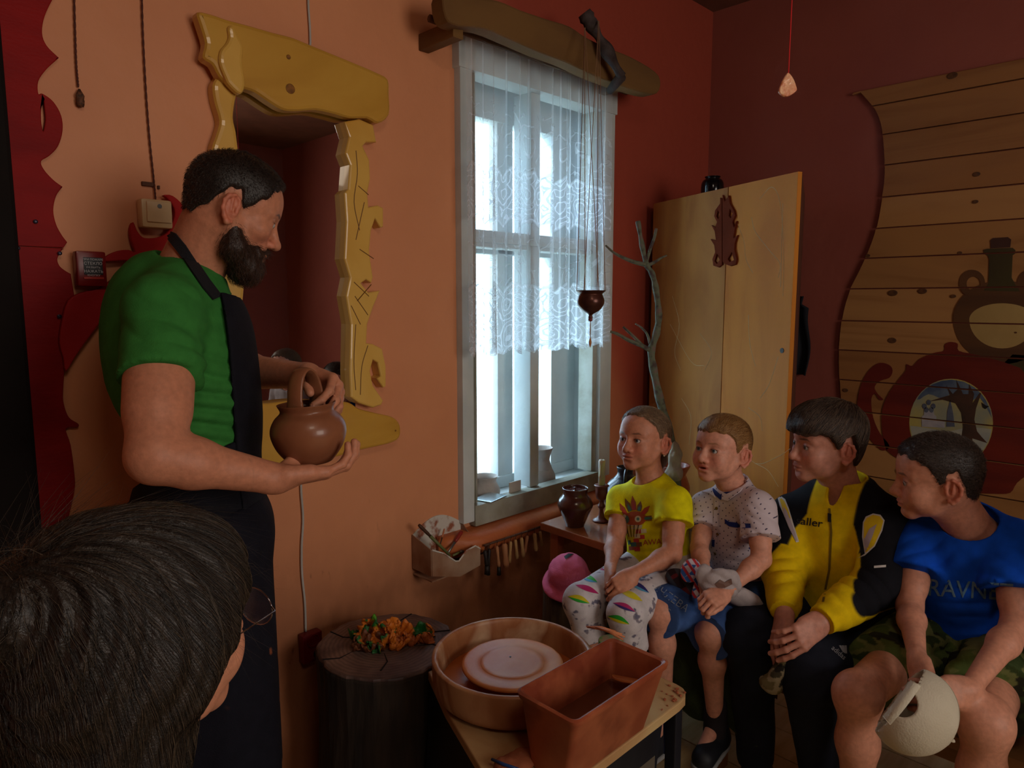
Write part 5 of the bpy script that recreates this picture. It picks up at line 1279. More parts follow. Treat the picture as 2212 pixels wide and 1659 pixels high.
for cx, cy, w, hh, an, ca_, cb_ in ((1290, 1227, 34, 4, .30, 'magenta', 'magenta'), (1272, 1252, 34, 8, .30, 'green', 'cyan'), (1268, 1273, 48, 7, .36, 'magenta', 'magenta'), (1250, 1296, 44, 9, .30, 'yellow', 'green'), (1378, 1268, 48, 8, .48, 'navy', 'cyan'), (1362, 1287, 50, 8, .42, 'yellow', 'yellow'), (1348, 1312, 46, 8, .38, 'magenta', 'purple'), (1335, 1340, 46, 9, .34, 'green', 'yellow')):
    a_, b_ = lens(cx, cy, w*1.15, hh*1.15, an)
    decal('slit_print', [a_], mcs[ca_], bv, girl, off=.0016, cuts=2); decal('slit_print', [b_], mcs[cb_], bv, girl, off=.0016, cuts=2)
# t-shirt
f = Field(); R = torso(f, pel+upz*.01, nb, sR, sL, s, t=.010, k=.04)
sleeve(f, sR, eR, .42, .044, .050); sleeve(f, sL, eL, .42, .046, .058)
collar_cut(f, nb, R, s); f.plane(pel-upz*.035+R[:, 0]*.04, (0, 0, -1))
FG = [(Wp(1400, 1200, 2.05), .11, (.2, .3, 1), 130, .006), (Wp(1440, 1110, 2.0), .09, (1, -.6, .6), 90, .005), (Wp(1345, 1090, 2.1), .07, (.6, .8, .5), 110, .005)]
sh_ = cloth('t_shirt', f, .0034, girl, amp=.0025, sc=(30, 30, 26), color=S(226, 218, 12), fold=FG)
bv = bvh_of(sh_)
def spk(x0, y0, x1, y1, w):
    dx, dy = x1-x0, y1-y0; l_ = math.hypot(dx, dy); nx_, ny_ = -dy/l_*w, dx/l_*w
    return [(x0+nx_, y0+ny_), (x0+dx*.5+nx_*1.1, y0+dy*.5+ny_*1.1), (x1, y1), (x0+dx*.5-nx_*1.1, y0+dy*.5-ny_*1.1), (x0-nx_, y0-ny_)]
mpr = {n: mat('tee_'+n, S(*c), bump=0, rough=.7) for n, c in dict(rust=(176, 84, 44), teal=(70, 128, 118), cream=(214, 206, 164), red=(190, 60, 50), dark=(56, 52, 44), brown=(126, 84, 44)).items()}
# feathers round a mask face
for i, q in enumerate(((1352, 1112, 1338, 1086), (1362, 1104, 1350, 1076), (1370, 1102, 1366, 1070), (1380, 1104, 1384, 1082), (1388, 1110, 1404, 1092), (1392, 1120, 1424, 1118))):
    decal('feather_print', [spk(*q, 5)], mpr['brown' if i % 2 else 'rust'], bv, girl, off=.0014, cuts=1)
    q2 = (q[0], q[1], q[0]+(q[2]-q[0])*.6, q[1]+(q[3]-q[1])*.6); decal('feather_print', [spk(*q2, 2.6)], mpr['teal' if i % 2 else 'red'], bv, girl, off=.0022, cuts=1)
el_ = lambda cx, cy, a_, b_, n_=16: [(cx+a_*math.cos(t), cy+b_*math.sin(t)) for t in np.linspace(0, 2*math.pi, n_, endpoint=False)]
decal('mask_print', [el_(1372, 1120, 24, 16)], mpr['rust'], bv, girl, off=.0018, cuts=2)
decal('mask_print', [el_(1352, 1122, 7, 9)], mpr['teal'], bv, girl, off=.0026, cuts=1)
decal('eye_print', [el_(1378, 1121, 7, 7)], mpr['cream'], bv, girl, off=.0026, cuts=1); decal('eye_print', [el_(1378, 1121, 3.2, 3.5)], mpr['teal'], bv, girl, off=.0032, cuts=0)
decal('eye_print', [el_(1349, 1115, 3.5, 4)], mpr['cream'], bv, girl, off=.0034, cuts=0)
decal('mouth_print', [[(1346, 1131), (1360, 1134), (1388, 1134), (1386, 1141), (1366, 1143), (1350, 1139)]], mpr['cream'], bv, girl, off=.0028, cuts=1)
for i in range(8): decal('tooth_print', [[(1351+i*4.5, 1134), (1353+i*4.5, 1134), (1359+i*2.6, 1160), (1358+i*2.6, 1160)]], mpr['cream' if i % 2 else 'dark'], bv, girl, off=.0034, cuts=1)
for i, (x, y, c) in enumerate(((1378, 1148, 'red'), (1390, 1147, 'cream'), (1376, 1158, 'cream'), (1386, 1160, 'red'), (1374, 1168, 'red'), (1368, 1176, 'teal'), (1356, 1172, 'teal'), (1348, 1166, 'red'), (1380, 1176, 'brown'), (1364, 1184, 'rust'), (1376, 1186, 'red'), (1345, 1156, 'teal'))):
    decal('patch_print', [[(x-6, y-4), (x+6, y-5), (x+7, y+4), (x-5, y+5)]], mpr[c], bv, girl, off=.0022+.0003*(i % 3), cuts=1)
decal('lettering', [textpx('AWAY', 1414, 1171, 17, -.08)], mpr['red'], bv, girl, off=.002, cuts=0)
# ============ small boy in dotted shirt
s = .66
pel = Wp(1596, 1268, 2.16); boy = empty('person', (pel[0], pel[1], pel[2]-.09), 'seated small fair-haired boy in white dotted shirt and denim shorts', 'person')
hb2 = Head(Wp(1560, 974, 2.06), 170, -9, 2, .87, 1, mouth='open')
nb = Wp(1586, 1068, 2.10); sR = Wp(1527, 1096, 2.15); sL = Wp(1638, 1098, 2.00)
eR = Wp(1510, 1185, 2.07); wR = Wp(1524, 1240, 1.94); eL = Wp(1645, 1208, 1.93); wL = Wp(1565, 1280, 1.86)
kR = Wp(1428, 1318, 1.95); kL = Wp(1536, 1366, 1.93)
f = Field(); hb2.build(f, neckb=nb, nr=.043)
R = torso(f, pel, nb, sR, sL, s, t=-.008, k=.04)
arm(f, sR, eR, wR, s*.86); arm(f, sL, eL, wL, s*.9)
_, n1 = hand(f, wR, A(Wp(1530, 1268, 1.90))-wR, A(AX)*.2-A(UP)*1.0, 1, .66, curl=(.7, .8, .8, .8), thumb=(.3, .4, .3), k=.003)
_, n2 = hand(f, wL, A(Wp(1528, 1296, 1.82))-wL, -A(UP)*.8-A(RT)*.2+A(AX)*.5, 1, .70, curl=(.9, 1.0, 1.0, 1.0), thumb=(.3, .5, .5), k=.003)
an = [kR+A((.03, 0, -.34)), A(Wp(1545, 1565, 2.03))]
for hp_, kn_, an_ in ((pel-R[:, 1]*.07, kR, an[0]), (pel+R[:, 1]*.07, kL, an[1])): leg(f, hp_, kn_, an_, s*.95, foot=an_+A((-.08, 0, -.05)))
body = person_body(boy, f, .005, hb2, [hbox(wL, Wp(1524, 1300, 1.82), .075)+(.0022,), hbox(wR, wR, .07)+(.0028,)], fn=lambda P, C: paint_nails(n1+n2, C, P), tone=S(212, 150, 126), brow=S(150, 108, 76), hb=.12, lip=S(190, 84, 76))
hb2.eyes(body, iris=S(80, 104, 116), look=(.05, -.15))
hair_shell(hb2, 'hair', boy, ([-.2, -.11, -.07, -.052, -.040, -.030, -.006, .000, .010, .022, .034, .048, .062, .075, .12], [-.070, -.066, -.052, -.030, .000, .024, .024, -.004, -.012, .010, .030, .046, .054, .055, .055]), lambda L: .002+.007*np.clip((L[:, 2]-.03)/.06, 0, 1), S(150, 108, 62), [S(176, 130, 78), S(136, 92, 50), S(200, 160, 106), S(112, 74, 42)], fwdcomb(hb2, (1, .45, -.15)), 5200, .026, .00035, lift=.25, segs=4, jit=.18)
def dots(P, C): return C
# shirt material with tiny dots
def dotted(name, c1, dotc, sc_=62):
    m = bpy.data.materials.new(name); m.use_nodes = True; nt = m.node_tree; N = nt.nodes; L = nt.links; b = N['Principled BSDF']; b.inputs['Roughness'].default_value = .85
    tc = N.new('ShaderNodeTexCoord'); mp = N.new('ShaderNodeMapping'); mp.inputs['Rotation'].default_value = (.75, 0, 0); sx_ = N.new('ShaderNodeSeparateXYZ'); L.new(tc.outputs['Object'], mp.inputs[0]); L.new(mp.outputs[0], sx_.inputs[0])
    cb_ = N.new('ShaderNodeCombineXYZ'); L.new(sx_.outputs[1], cb_.inputs[0]); L.new(sx_.outputs[2], cb_.inputs[1])
    vo = N.new('ShaderNodeTexVoronoi'); vo.voronoi_dimensions = '2D'; vo.inputs['Scale'].default_value = sc_; vo.inputs['Randomness'].default_value = .12; L.new(cb_.outputs[0], vo.inputs['Vector'])
    cr = N.new('ShaderNodeValToRGB'); cr.color_ramp.elements[0].position = .09; cr.color_ramp.elements[0].color = dotc; cr.color_ramp.elements[1].position = .13; cr.color_ramp.elements[1].color = c1
    L.new(vo.outputs['Distance'], cr.inputs[0]); L.new(cr.outputs[0], b.inputs['Base Color'])
    return m
mdot = dotted('dotted_cotton', S(206, 192, 200), S(66, 56, 84))
f = Field(); R = torso(f, pel+upz*.01, nb, sR, sL, s, t=.012, k=.04)
sleeve(f, sR, eR, .52, .044, .050); sleeve(f, sL, eL, .60, .046, .055)
f.cap(nb-upz*.02, nb+R[:, 2]*.03, .056, .047, k=.015)
f.ell(nb+R[:, 2]*.060+R[:, 0]*.014, (.050, .046, .052), R, 's', .004)
f.plane(pel-upz*.055, (0, 0, -1))
sh_ = cloth('shirt', f, .0034, boy, mdot, amp=.0028, sc=(28, 28, 22), fold=[(Wp(1600, 1230, 1.98), .12, (.3, .2, 1), 100, .007), (Wp(1640, 1130, 1.95), .08, (.5, -.5, 1), 110, .004), (Wp(1500, 1130, 2.1), .06, (.5, .5, 1), 130, .005)])
bv = bvh_of(sh_)
mnv = mat('navy_trim', S(24, 44, 128), rough=.8, bump=.1); mpl_ = mdot
def collar_piece(pts, par, m, off): decal('collar', [pts], m, bv, par, off=off, cuts=3)
for pts in ([(1560, 1078), (1562, 1050), (1590, 1042), (1618, 1034), (1600, 1062), (1572, 1082)], [(1500, 1060), (1516, 1038), (1535, 1050), (1546, 1075), (1532, 1066)]):
    o = decal('collar', [pts], mdot, bv, boy, off=.008, cuts=2)
    if o: mo_ = o.modifiers.new('s', 'SOLIDIFY'); mo_.thickness = .003
decal('collar_band', [[(1539, 1052), (1556, 1068), (1575, 1058), (1604, 1030), (1610, 1036), (1580, 1066), (1556, 1080), (1540, 1066)]], mnv, bv, boy, off=.003, cuts=2)
decal('placket', [[(1543, 1080), (1553, 1082), (1549, 1170), (1547, 1236), (1536, 1236), (1539, 1170)]], mdot, bv, boy, off=.0030, cuts=3)
decal('pocket_trim', [[(1565, 1121), (1575, 1127), (1600, 1130), (1621, 1131), (1622, 1140), (1600, 1141), (1575, 1137), (1566, 1130)]], mnv, bv, boy, off=.003, cuts=2)
decal('hem_trim', [[(1538, 1166), (1544, 1166), (1543, 1182), (1537, 1180)]], mnv, bv, boy, off=.004, cuts=1)
decal('sleeve_trim', [[(1618, 1182), (1640, 1186), (1652, 1184), (1652, 1188), (1640, 1190), (1618, 1186)]], mnv, bv, boy, off=.002, cuts=2)
decal('sleeve_trim', [[(1488, 1134), (1508, 1130), (1510, 1134), (1490, 1139)]], mnv, bv, boy, off=.002, cuts=2)
for (x, y) in ((1548, 1098), (1550, 1154), (1545, 1196)):
    hit = bv.ray_cast(CAM, ray(x, y).normalized())
    if hit[0]:
        q = hit[0]-ray(x, y).normalized()*.004; MB().lathe([(.0045, 0), (.0048, .001), (.0040, .002), (.0030, .0014), (.001, .0014)], (0, 0, 0), 14).obj('button', mat('brass_button', S(120, 96, 54), rough=.35, metal=.5, bump=0), boy, smooth=True).matrix_local = Matrix.Translation(q-boy.location) @ hit[1].to_track_quat('Z', 'Y').to_matrix().to_4x4()
# denim shorts
mden = mat('denim', S(60, 96, 158), S(44, 74, 132), scale=14, rough=.85, bump=.3, bscale=350)
f = Field(); f.ell(pel-upz*.005, (.09, .12, .09), R, 'u', .04)
for hp_, kn_, an_ in ((pel-R[:, 1]*.07, kR, an[0]), (pel+R[:, 1]*.07, kL, an[1])):
    e_ = kn_+(kn_-hp_)/np.linalg.norm(kn_-hp_)*.018-upz*.006; f.cap(hp_, e_, .066, .068, k=.03, fb=.0)
dn = cloth('denim_shorts', f, .0036, boy, mden, amp=.004, sc=(30, 30, 30), fold=[(Wp(1450, 1310, 1.95), .10, (.5, .5, 1), 90, .006)])
bv = bvh_of(dn)
mwd_ = mat('denim_print', S(150, 166, 190), bump=0, rough=.8)
decal('lettering', [textpx('МЧЛЕВА', 1447, 1290, 22, .62), textpx('CIVIS', 1434, 1311, 15, .75), textpx('SUMM', 1425, 1327, 14, .8)], mwd_, bv, boy, off=.002, cuts=0)
decal('lettering', [textpx('ВАРУ', 1604, 1328, 20, -.5), textpx('МИРА', 1612, 1316, 14, -.5)], mwd_, bv, boy, off=.002, cuts=0)
# shoes: dark sandals with straps
mshoe = mat('dark_shoe', S(24, 26, 34), rough=.6); mvel = mat('blue_badge', S(30, 90, 190), rough=.5)
def shoe(par, an_, d, m, s=1, names='shoe', ln=.15, cuff=True):
    d = A(d)/np.linalg.norm(d); f = Field(); b_ = A(an_)-upz*.052*s
    f.cap(b_-d*.03*s, b_+d*ln*.62*s-upz*.008*s, .036*s, .034*s, k=.02); f.cap(b_-d*.02*s, b_-d*.01*s+upz*.055*s, .036*s, .038*s, k=.02, fb=0)
    f.plane(b_-upz*.034*s, (0, 0, -1)); o = cloth(names, f, .004, par, m, amp=0)
    so = Field(); so.cap(b_-d*.03*s-upz*.03*s, b_+d*ln*.62*s-upz*.03*s, .038*s, .036*s); so.plane(b_-upz*.036*s, (0, 0, -1)); so.plane(b_-upz*.022*s, (0, 0, 1)); return o, b_, d, so
for an_, dd in ((an[0], (-1, .0, -.0)), (an[1], (-1, -.15, -.0))):
    o, b_, d_, so = shoe(boy, an_, dd, mshoe, .95)
    cloth('sole', so, .004, boy, mat('white_sole', S(150, 150, 150), rough=.7), amp=0)
decal('shoe_badge', [el_(1540, 1575, 6, 8)], mvel, bvh_of(o), boy, off=.004, cuts=1)
# sock
f = Field(); f.cap(an[1]+upz*.06, an[1]-upz*.02, .032, .034); cloth('sock', f, .004, boy, amp=.001, color=S(44, 40, 44))
# cloth bag and checked cap held by the small boy
cb = empty('cloth_bag', Wp(1560, 1265, 1.86), 'pale grey cloth bundle with brown print lying in the small boy\'s lap', 'bag')
f = Field(); c_ = Wp(1560, 1262, 1.87)
f.ell(c_, (.05, .018, .045), np.array(rot(-45, 0, 12)), 'u', .01); f.ell(Wp(1600, 1290, 1.93), (.075, .022, .03), np.array(rot(-45, 28, 20)), 'u', .02); f.ell(Wp(1520, 1245, 1.88), (.022, .014, .03), rot(-45), 'u', .015)
o = cloth('bag_cloth', f, .0032, cb, amp=.005, sc=(34, 34, 34), color=S(176, 166, 168), fold=[(c_, .1, (1, 0, 1), 120, .005)])
bv = bvh_of(o); decal('brown_print', [[(1545, 1262), (1556, 1252), (1566, 1258), (1580, 1250), (1582, 1262), (1566, 1270), (1552, 1270)]], mat('bag_print', S(120, 90, 80), bump=0), bv, cb, off=.003, cuts=1)
def checked(name, c1, c2, c3, sc_=55, R_=None):
    m = bpy.data.materials.new(name); m.use_nodes = True; nt = m.node_tree; N = nt.nodes; L = nt.links; b = N['Principled BSDF']; b.inputs['Roughness'].default_value = .85
    tc = N.new('ShaderNodeTexCoord'); mp = N.new('ShaderNodeMapping'); mp.inputs['Rotation'].default_value = (.4, .5, .9); L.new(tc.outputs['Object'], mp.inputs[0])
    a_ = N.new('ShaderNodeTexChecker'); a_.inputs['Scale'].default_value = sc_; a_.inputs[1].default_value = c1; a_.inputs[2].default_value = c2; L.new(mp.outputs[0], a_.inputs[0])
    w_ = N.new('ShaderNodeTexWave'); w_.inputs['Scale'].default_value = sc_*.32; L.new(mp.outputs[0], w_.inputs[0]); mx = N.new('ShaderNodeMix'); mx.data_type = 'RGBA'; L.new(a_.outputs[0], mx.inputs[6]); mx.inputs[7].default_value = c3
    mr_ = N.new('ShaderNodeMapRange'); L.new(w_.outputs[1], mr_.inputs[0]); mr_.inputs[1].default_value = .5; mr_.inputs[2].default_value = .8; L.new(mr_.outputs[0], mx.inputs[0]); L.new(mx.outputs[2], b.inputs['Base Color'])
    return m
mck = checked('checked_cotton', S(40, 90, 160), S(200, 190, 200), S(180, 40, 50))
mck2 = checked('dark_tartan', S(40, 20, 28), S(110, 26, 34), S(60, 66, 80), 30)
ck = empty('checked_cap', Wp(1495, 1232, 1.93), 'blue and red checked cap held upright in the small boy\'s hand', 'cap')
f = Field(); c_ = Wp(1492, 1232, 1.93); Rk = np.array(rot(-45, 0, 0)) @ np.array(Matrix.Rotation(-.6, 3, 'X') @ Matrix.Rotation(.55, 3, 'Y'))
f.ell(c_, (.026, .010, .036), Rk, 'u', .01); f.ell(Wp(1512, 1262, 1.92), (.014, .010, .045), Rk, 'u', .012)
cloth('cap_brim', f, .003, ck, mck, amp=.001)
f = Field(); f.ell(Wp(1475, 1258, 1.98), (.055, .03, .032), np.array(rot(-45, 35, 0)), 'u', .01)
cloth('cap_lining', f, .003, ck, mck2, amp=.003)
# ============ teenage boy in yellow and black track jacket
s = .88
pel = Wp(1806, 1322, 2.06); teen = empty('person', (pel[0], pel[1], pel[2]-.1), 'seated teenage boy in yellow and black track jacket and black trousers', 'person')
ht = Head(Wp(1786, 958, 1.95), 141, 2, -2, .93, .45)
nb = Wp(1822, 1078, 2.0); sR = Wp(1716, 1120, 2.07); sL = Wp(1906, 1128, 1.90)
eR = Wp(1694, 1232, 1.99); wR = Wp(1694, 1322, 1.84); eL = Wp(1905, 1258, 1.83); wL = Wp(1775, 1342, 1.74)
kR = Wp(1622, 1372, 1.90); kL = Wp(1748, 1446, 1.76)
f = Field(); ht.build(f, neckb=nb, nr=.050)
R = torso(f, pel, nb, sR, sL, s, t=-.010, k=.04)
arm(f, sR, eR, wR, s*.9); arm(f, sL, eL, wL, s*.92)
_, n1 = hand(f, wR, A(Wp(1686, 1372, 1.80))-wR, A(RT)*.8+A(AX)*.3, -1, .88, curl=(.25, .35, .4, .5), thumb=(.3, .35, .2))
_, n2 = hand(f, wL, A(Wp(1706, 1392, 1.71))-wL, -A(RT)*.45-A(UP)*.35+A(AX)*.8, 1, .88, curl=(.35, .4, .5, .5), thumb=(.35, .4, .3))
an = [A(Wp(1632, 1640, 2.02)), A(Wp(1768, 1660, 1.86))]
for hp_, kn_, an_ in ((pel-R[:, 1]*.09, kR, an[0]), (pel+R[:, 1]*.09, kL, an[1])): leg(f, hp_, kn_, an_, s*.8)
body = person_body(teen, f, .005, ht, [hbox(wR, Wp(1690, 1400, 1.78), .11)+(.0025,)], fn=lambda P, C: paint_nails(n1+n2, C, P), tone=S(196, 136, 116), brow=S(70, 48, 38), hb=.12, lip=S(168, 78, 74))
ht.eyes(body, iris=S(60, 58, 50), look=(.0, 0))
TH = ([-.2, -.11, -.07, -.052, -.040, -.030, -.006, .000, .010, .022, .034, .048, .062, .078, .12], [-.090, -.086, -.078, -.040, .004, .028, .028, .004, -.004, .016, .026, .034, .034, .032, .030])
hair_shell(ht, 'hair', teen, TH, lambda L: .010+.010*np.clip((L[:, 2]-.0)/.08, 0, 1)+.006*np.clip((L[:, 0]-.02)/.05, 0, 1), S(62, 48, 40), [S(84, 66, 54), S(52, 40, 34), S(110, 90, 72), S(36, 28, 26)], lambda P, N: crown_comb(ht, (-.06, 0, .13), .25)(P, N)+(ht.R @ A((.4, .3, -.1))), 5200, .05, .00042, lift=.12, segs=6, jit=.14, amp=.003)
# fringe locks
rt_ = np.random.RandomState(8); f = Field()
for i in range(15):
    y_ = -.055+i*.0078; a_ = ht.p(.050+rt_.rand()*.008, y_*.9, .088-.2*abs(y_)); b_ = ht.p(.093-.45*abs(y_)**1.3*3, y_, .068-.15*abs(y_)); c_ = ht.p(.098-.45*abs(y_)**1.3*3.2, y_+.005, .034+rt_.rand()*.012)
    f.chain([a_, b_, c_], [.010, .0075, .0018], k=.004)
cloth('fringe', f, .0026, teen, mhair, amp=.0008, sc=(200, 200, 80), color=S(66, 52, 44))
# jacket
f = Field(); R = torso(f, pel+upz*.03, nb, sR, sL, s, t=.026, k=.05, belly=1.05)
f.cap(sR, eR, .064, .058, k=.03); f.cap(eR, seat(eR, wR, .80), .056, .044, k=.03); f.cap(seat(eR, wR, .70), wR, .040, .036, k=.006, fb=0)
f.cap(sL, eL, .066, .060, k=.03); f.cap(eL, seat(eL, wL, .78), .058, .046, k=.03); f.cap(seat(eL, wL, .66), wL, .042, .037, k=.006, fb=0)
f.cap(nb-R[:, 2]*.02, nb+R[:, 2]*.055-R[:, 0]*.006, .078, .068, k=.02, fb=0)
f.ell(nb+R[:, 2]*.085+R[:, 0]*.012, (.058, .058, .085), R, 's', .004); f.ell(nb+R[:, 0]*.062+R[:, 2]*.012, (.03, .020, .075), R, 's', .008)
f.plane(pel-upz*.045, (0, 0, -1))
YL = np.array(S(226, 192, 8)[:3]); BK = np.array(S(20, 20, 26)[:3]); WH = np.array(S(196, 184, 186)[:3])
def inpoly(px, py, poly):
    r_ = np.zeros(len(px), bool); j = len(poly)-1
    for i in range(len(poly)):
        (x0, y0), (x1, y1) = poly[i], poly[j]; c_ = ((y0 > py) != (y1 > py)) & (px < (x1-x0)*(py-y0)/((y1-y0) if y1 != y0 else 1e-9)+x0); r_ ^= c_; j = i
    return r_
def topx(P):
    d = P-A(CAM); z = d @ A(AX); return 1106+F_PX*(d @ A(RT))/z, 829.5-F_PX*(d @ A(UP))/z
def jacket(P, C):
    L = (P-nb) @ R; x, y, z = L.T; C = np.tile(YL, (len(P), 1))
    def seg_t(a, b):
        ab = b-a; t = np.clip(((P-a) @ ab)/(ab @ ab), -.3, 1.3); d = np.linalg.norm(P-(a+t[:, None]*ab), axis=1); return t, d
    M_ = np.full(len(P), -1.)
    for sh, el, wr, sg in ((sR, eR, wR, -1), (sL, eL, wL, 1)):
        t, d = seg_t(sh, el); t2, d2 = seg_t(el, wr); side = y*sg; fwd = (P-sh) @ R[:, 0]
        m1 = np.minimum(side-(.062+.55*np.clip(-z-.03, 0, .2)-.35*np.clip(-x, 0, .1)), z+.20)
        m2 = np.minimum(np.minimum(.10-d, (np.minimum(.80-1.6*fwd*(1 if sg > 0 else .6), .86)-t)*.25), np.minimum(side-.09, d2+.04-d))
        M_ = np.maximum(M_, np.minimum(np.maximum(m1, m2), 1))
    w = np.clip(M_/.005+.5, 0, 1)[:, None]; return C*(1-w)+BK*w
jk = cloth('track_jacket', f, .0034, teen, amp=.0035, sc=(22, 22, 20), color=(1, 1, 1), fn=jacket, fold=[(Wp(1700, 1220, 1.9), .11, (.3, .5, 1), 75, .008), (Wp(1870, 1270, 1.74), .12, (.8, -.6, .6), 80, .009), (Wp(1790, 1290, 1.85), .10, (.3, .3, 1), 90, .006), (Wp(1840, 1170, 1.86), .08, (1, -.3, .3), 90, .005)])
bv = bvh_of(jk); mblk = mat('jacket_black', S(20, 20, 26), rough=.7, bump=.1); mpip = mat('white_piping', S(206, 200, 196), rough=.7, bump=0); myel = mat('jacket_yellow', S(226, 192, 8), rough=.7, bump=.1); mgri = mat('jacket_grey', S(176, 160, 168), rough=.7)
def teardrop(o_, i_, g_):
    decal('piping', [o_], mpip, bv, teen, off=.0016, cuts=2); decal('sleeve_inset', [i_], myel, bv, teen, off=.0022, cuts=2); decal('grey_panel', [g_], mgri, bv, teen, off=.0028, cuts=2)
teardrop([(1864, 1128), (1870, 1116), (1886, 1109), (1902, 1112), (1911, 1124), (1906, 1146), (1890, 1180), (1868, 1200), (1852, 1206), (1868, 1196), (1862, 1160)], [(1866, 1129), (1872, 1119), (1886, 1112), (1900, 1115), (1908, 1125), (1903, 1145), (1888, 1178), (1870, 1194), (1866, 1160)], [(1878, 1142), (1894, 1132), (1884, 1160), (1874, 1184), (1868, 1192), (1866, 1166)])
teardrop([(1680, 1076), (1686, 1071), (1696, 1078), (1704, 1098), (1716, 1138), (1726, 1170), (1720, 1172), (1704, 1140), (1692, 1110), (1684, 1092)], [(1684, 1079), (1688, 1076), (1694, 1082), (1702, 1100), (1708, 1120), (1700, 1118), (1692, 1104)], [(1692, 1094), (1700, 1104), (1712, 1136), (1723, 1168), (1719, 1168), (1704, 1138), (1693, 1108)])
decal('brand_lettering', [textpx('saller', 1748, 1128, 23, .14, sx=1.2, bold=.2)], mblk, bv, teen, off=.0022, cuts=0)
decal('zip', [[(1789, 1098), (1794, 1098), (1798, 1150), (1794, 1230), (1780, 1300), (1775, 1300), (1789, 1230), (1793, 1150)]], mat('zip_line', S(120, 98, 16), bump=0), bv, teen, off=.0016, cuts=3)
decal('zip_pull', [[(1788, 1108), (1796, 1110), (1795, 1128), (1788, 1127)]], mblk, bv, teen, off=.004, cuts=1)
decal('sleeve_tag', [[(1888, 1222), (1914, 1220), (1914, 1225), (1888, 1227)]], mpip, bv, teen, off=.002, cuts=1)
# trousers and trainers
f = Field(); f.ell(pel, (.115, .155, .115), R, 'u', .04)
for hp_, kn_, an_ in ((pel-R[:, 1]*.09, kR, an[0]), (pel+R[:, 1]*.09, kL, an[1])):
    f.cap(hp_, kn_, .088, .070, k=.04); f.cap(kn_, an_, .068, .050, k=.03, fb=0)
tr_ = cloth('trousers', f, .0045, teen, amp=.006, sc=(20, 20, 12), color=S(30, 34, 46), fold=[(kL, .13, (.5, .5, 1), 70, .006), (kR, .13, (.5, .5, 1), 70, .006)])
bv = bvh_of(tr_); mad = mat('grey_logo', S(150, 152, 160), bump=0)
for i in range(3):
    y0 = 1398+i*7; decal('logo_stripe', [[(1812+i*6, 1394), (1817+i*6, 1394), (1827+i*1.5, 1412), (1822+i*1.5-(4-i*3)*.4, 1408-i*0)]], mad, bv, teen, off=.003, cuts=0)
decal('brand_lettering', [textpx('adidas', 1812, 1410, 15, .72, bold=.1)], mad, bv, teen, off=.003, cuts=0)
for an_ in an:
    o, b_, d_, so = shoe(teen, an_-upz*.0, (-1, -.1, 0), mshoe, 1.1); cloth('sole', so, .004, teen, mat('white_sole', S(150, 150, 150), rough=.7), amp=0)
# camouflage cap in his hands
cc = empty('camouflage_cap', Wp(1672, 1470, 1.74), 'crumpled camouflage cap dangling from the hands of the boy in yellow jacket', 'cap')
f = Field(); f.ell(Wp(1664, 1478, 1.76), (.03, .03, .022), rot(-45, 20, 0), 'u', .01); f.ell(Wp(1684, 1436, 1.75), (.009, .02, .05), rot(-45, 12, 0), 'u', .012); f.ell(Wp(1674, 1462, 1.75), (.018, .022, .03), rot(-45, 20, 0), 'u', .012)
def camo(P, C, sc_=60, cols=((150, 140, 112), (70, 66, 50), (40, 38, 34), (112, 102, 70))):
    a = sn(P, (sc_,)*3, 1); b = sn(P, (sc_*.8,)*3, 5); C = C*0+np.array(S(*cols[0])[:3]); C[a > .15] = S(*cols[1])[:3]; C[b > .25] = S(*cols[2])[:3]; C[(a < -.3)] = S(*cols[3])[:3]; return C
cloth('cap_body', f, .003, cc, amp=.004, sc=(60, 60, 60), color=(1, 1, 1), fn=camo)
# ============ boy in blue t-shirt
s = .82
pel = Wp(2086, 1395, 1.84); blu = empty('person', (pel[0], pel[1], pel[2]-.1), 'seated boy in blue t-shirt and camouflage shorts at the right edge', 'person')
hq = Head(Wp(2026, 1033, 1.72), 116, 7, -3, .93, .7)
nb = Wp(2098, 1152, 1.76); sR = Wp(1988, 1170, 1.84); sL = Wp(2186, 1180, 1.69)
eR = Wp(1965, 1310, 1.75); wR = Wp(1982, 1425, 1.57); eL = Wp(2196, 1352, 1.60); wL = Wp(2092, 1490, 1.47)
kR = Wp(1852, 1500, 1.60); kL = Wp(2128, 1560, 1.47)
f = Field(); hq.build(f, neckb=nb, nr=.052)
R = torso(f, pel, nb, sR, sL, s, t=-.010, k=.04)
arm(f, sR, eR, wR, s*.86); arm(f, sL, eL, wL, s*.88)
_, n1 = hand(f, wR, A(Wp(1990, 1462, 1.54))-wR, A(AX)*.3+A(RT)*.8, -1, .84, curl=(.6, .7, .7, .7), thumb=(.3, .4, .3))
_, n2 = hand(f, wL, A(Wp(2050, 1496, 1.46))-wL, -A(UP)*.3+A(AX)*.9, 1, .84, curl=(.6, .6, .6, .6), thumb=(.35, .4, .3))
an = [kR+A((.07, .0, -.42)), kL+A((.05, -.0, -.42))]
for hp_, kn_, an_ in ((pel-R[:, 1]*.085, kR, an[0]), (pel+R[:, 1]*.085, kL, an[1])): leg(f, hp_, kn_, an_, s*.98, foot=an_+A((-.1, 0, -.04)))
body = person_body(blu, f, .005, hq, [hbox(wR, Wp(2000, 1480, 1.54), .09)+(.003,), hbox(wL, Wp(2040, 1500, 1.46), .09)+(.003,)], fn=lambda P, C: paint_nails(n1+n2, C, P), tone=S(204, 142, 116), brow=S(80, 58, 46), hb=.12)
hq.eyes(body, iris=S(60, 58, 50), look=(.0, .25))
BH = ([-.2, -.11, -.07, -.052, -.040, -.030, -.006, .000, .012, .022, .034, .048, .062, .078, .12], [-.080, -.074, -.062, -.038, .000, .026, .026, .000, -.006, .018, .036, .050, .060, .066, .068])
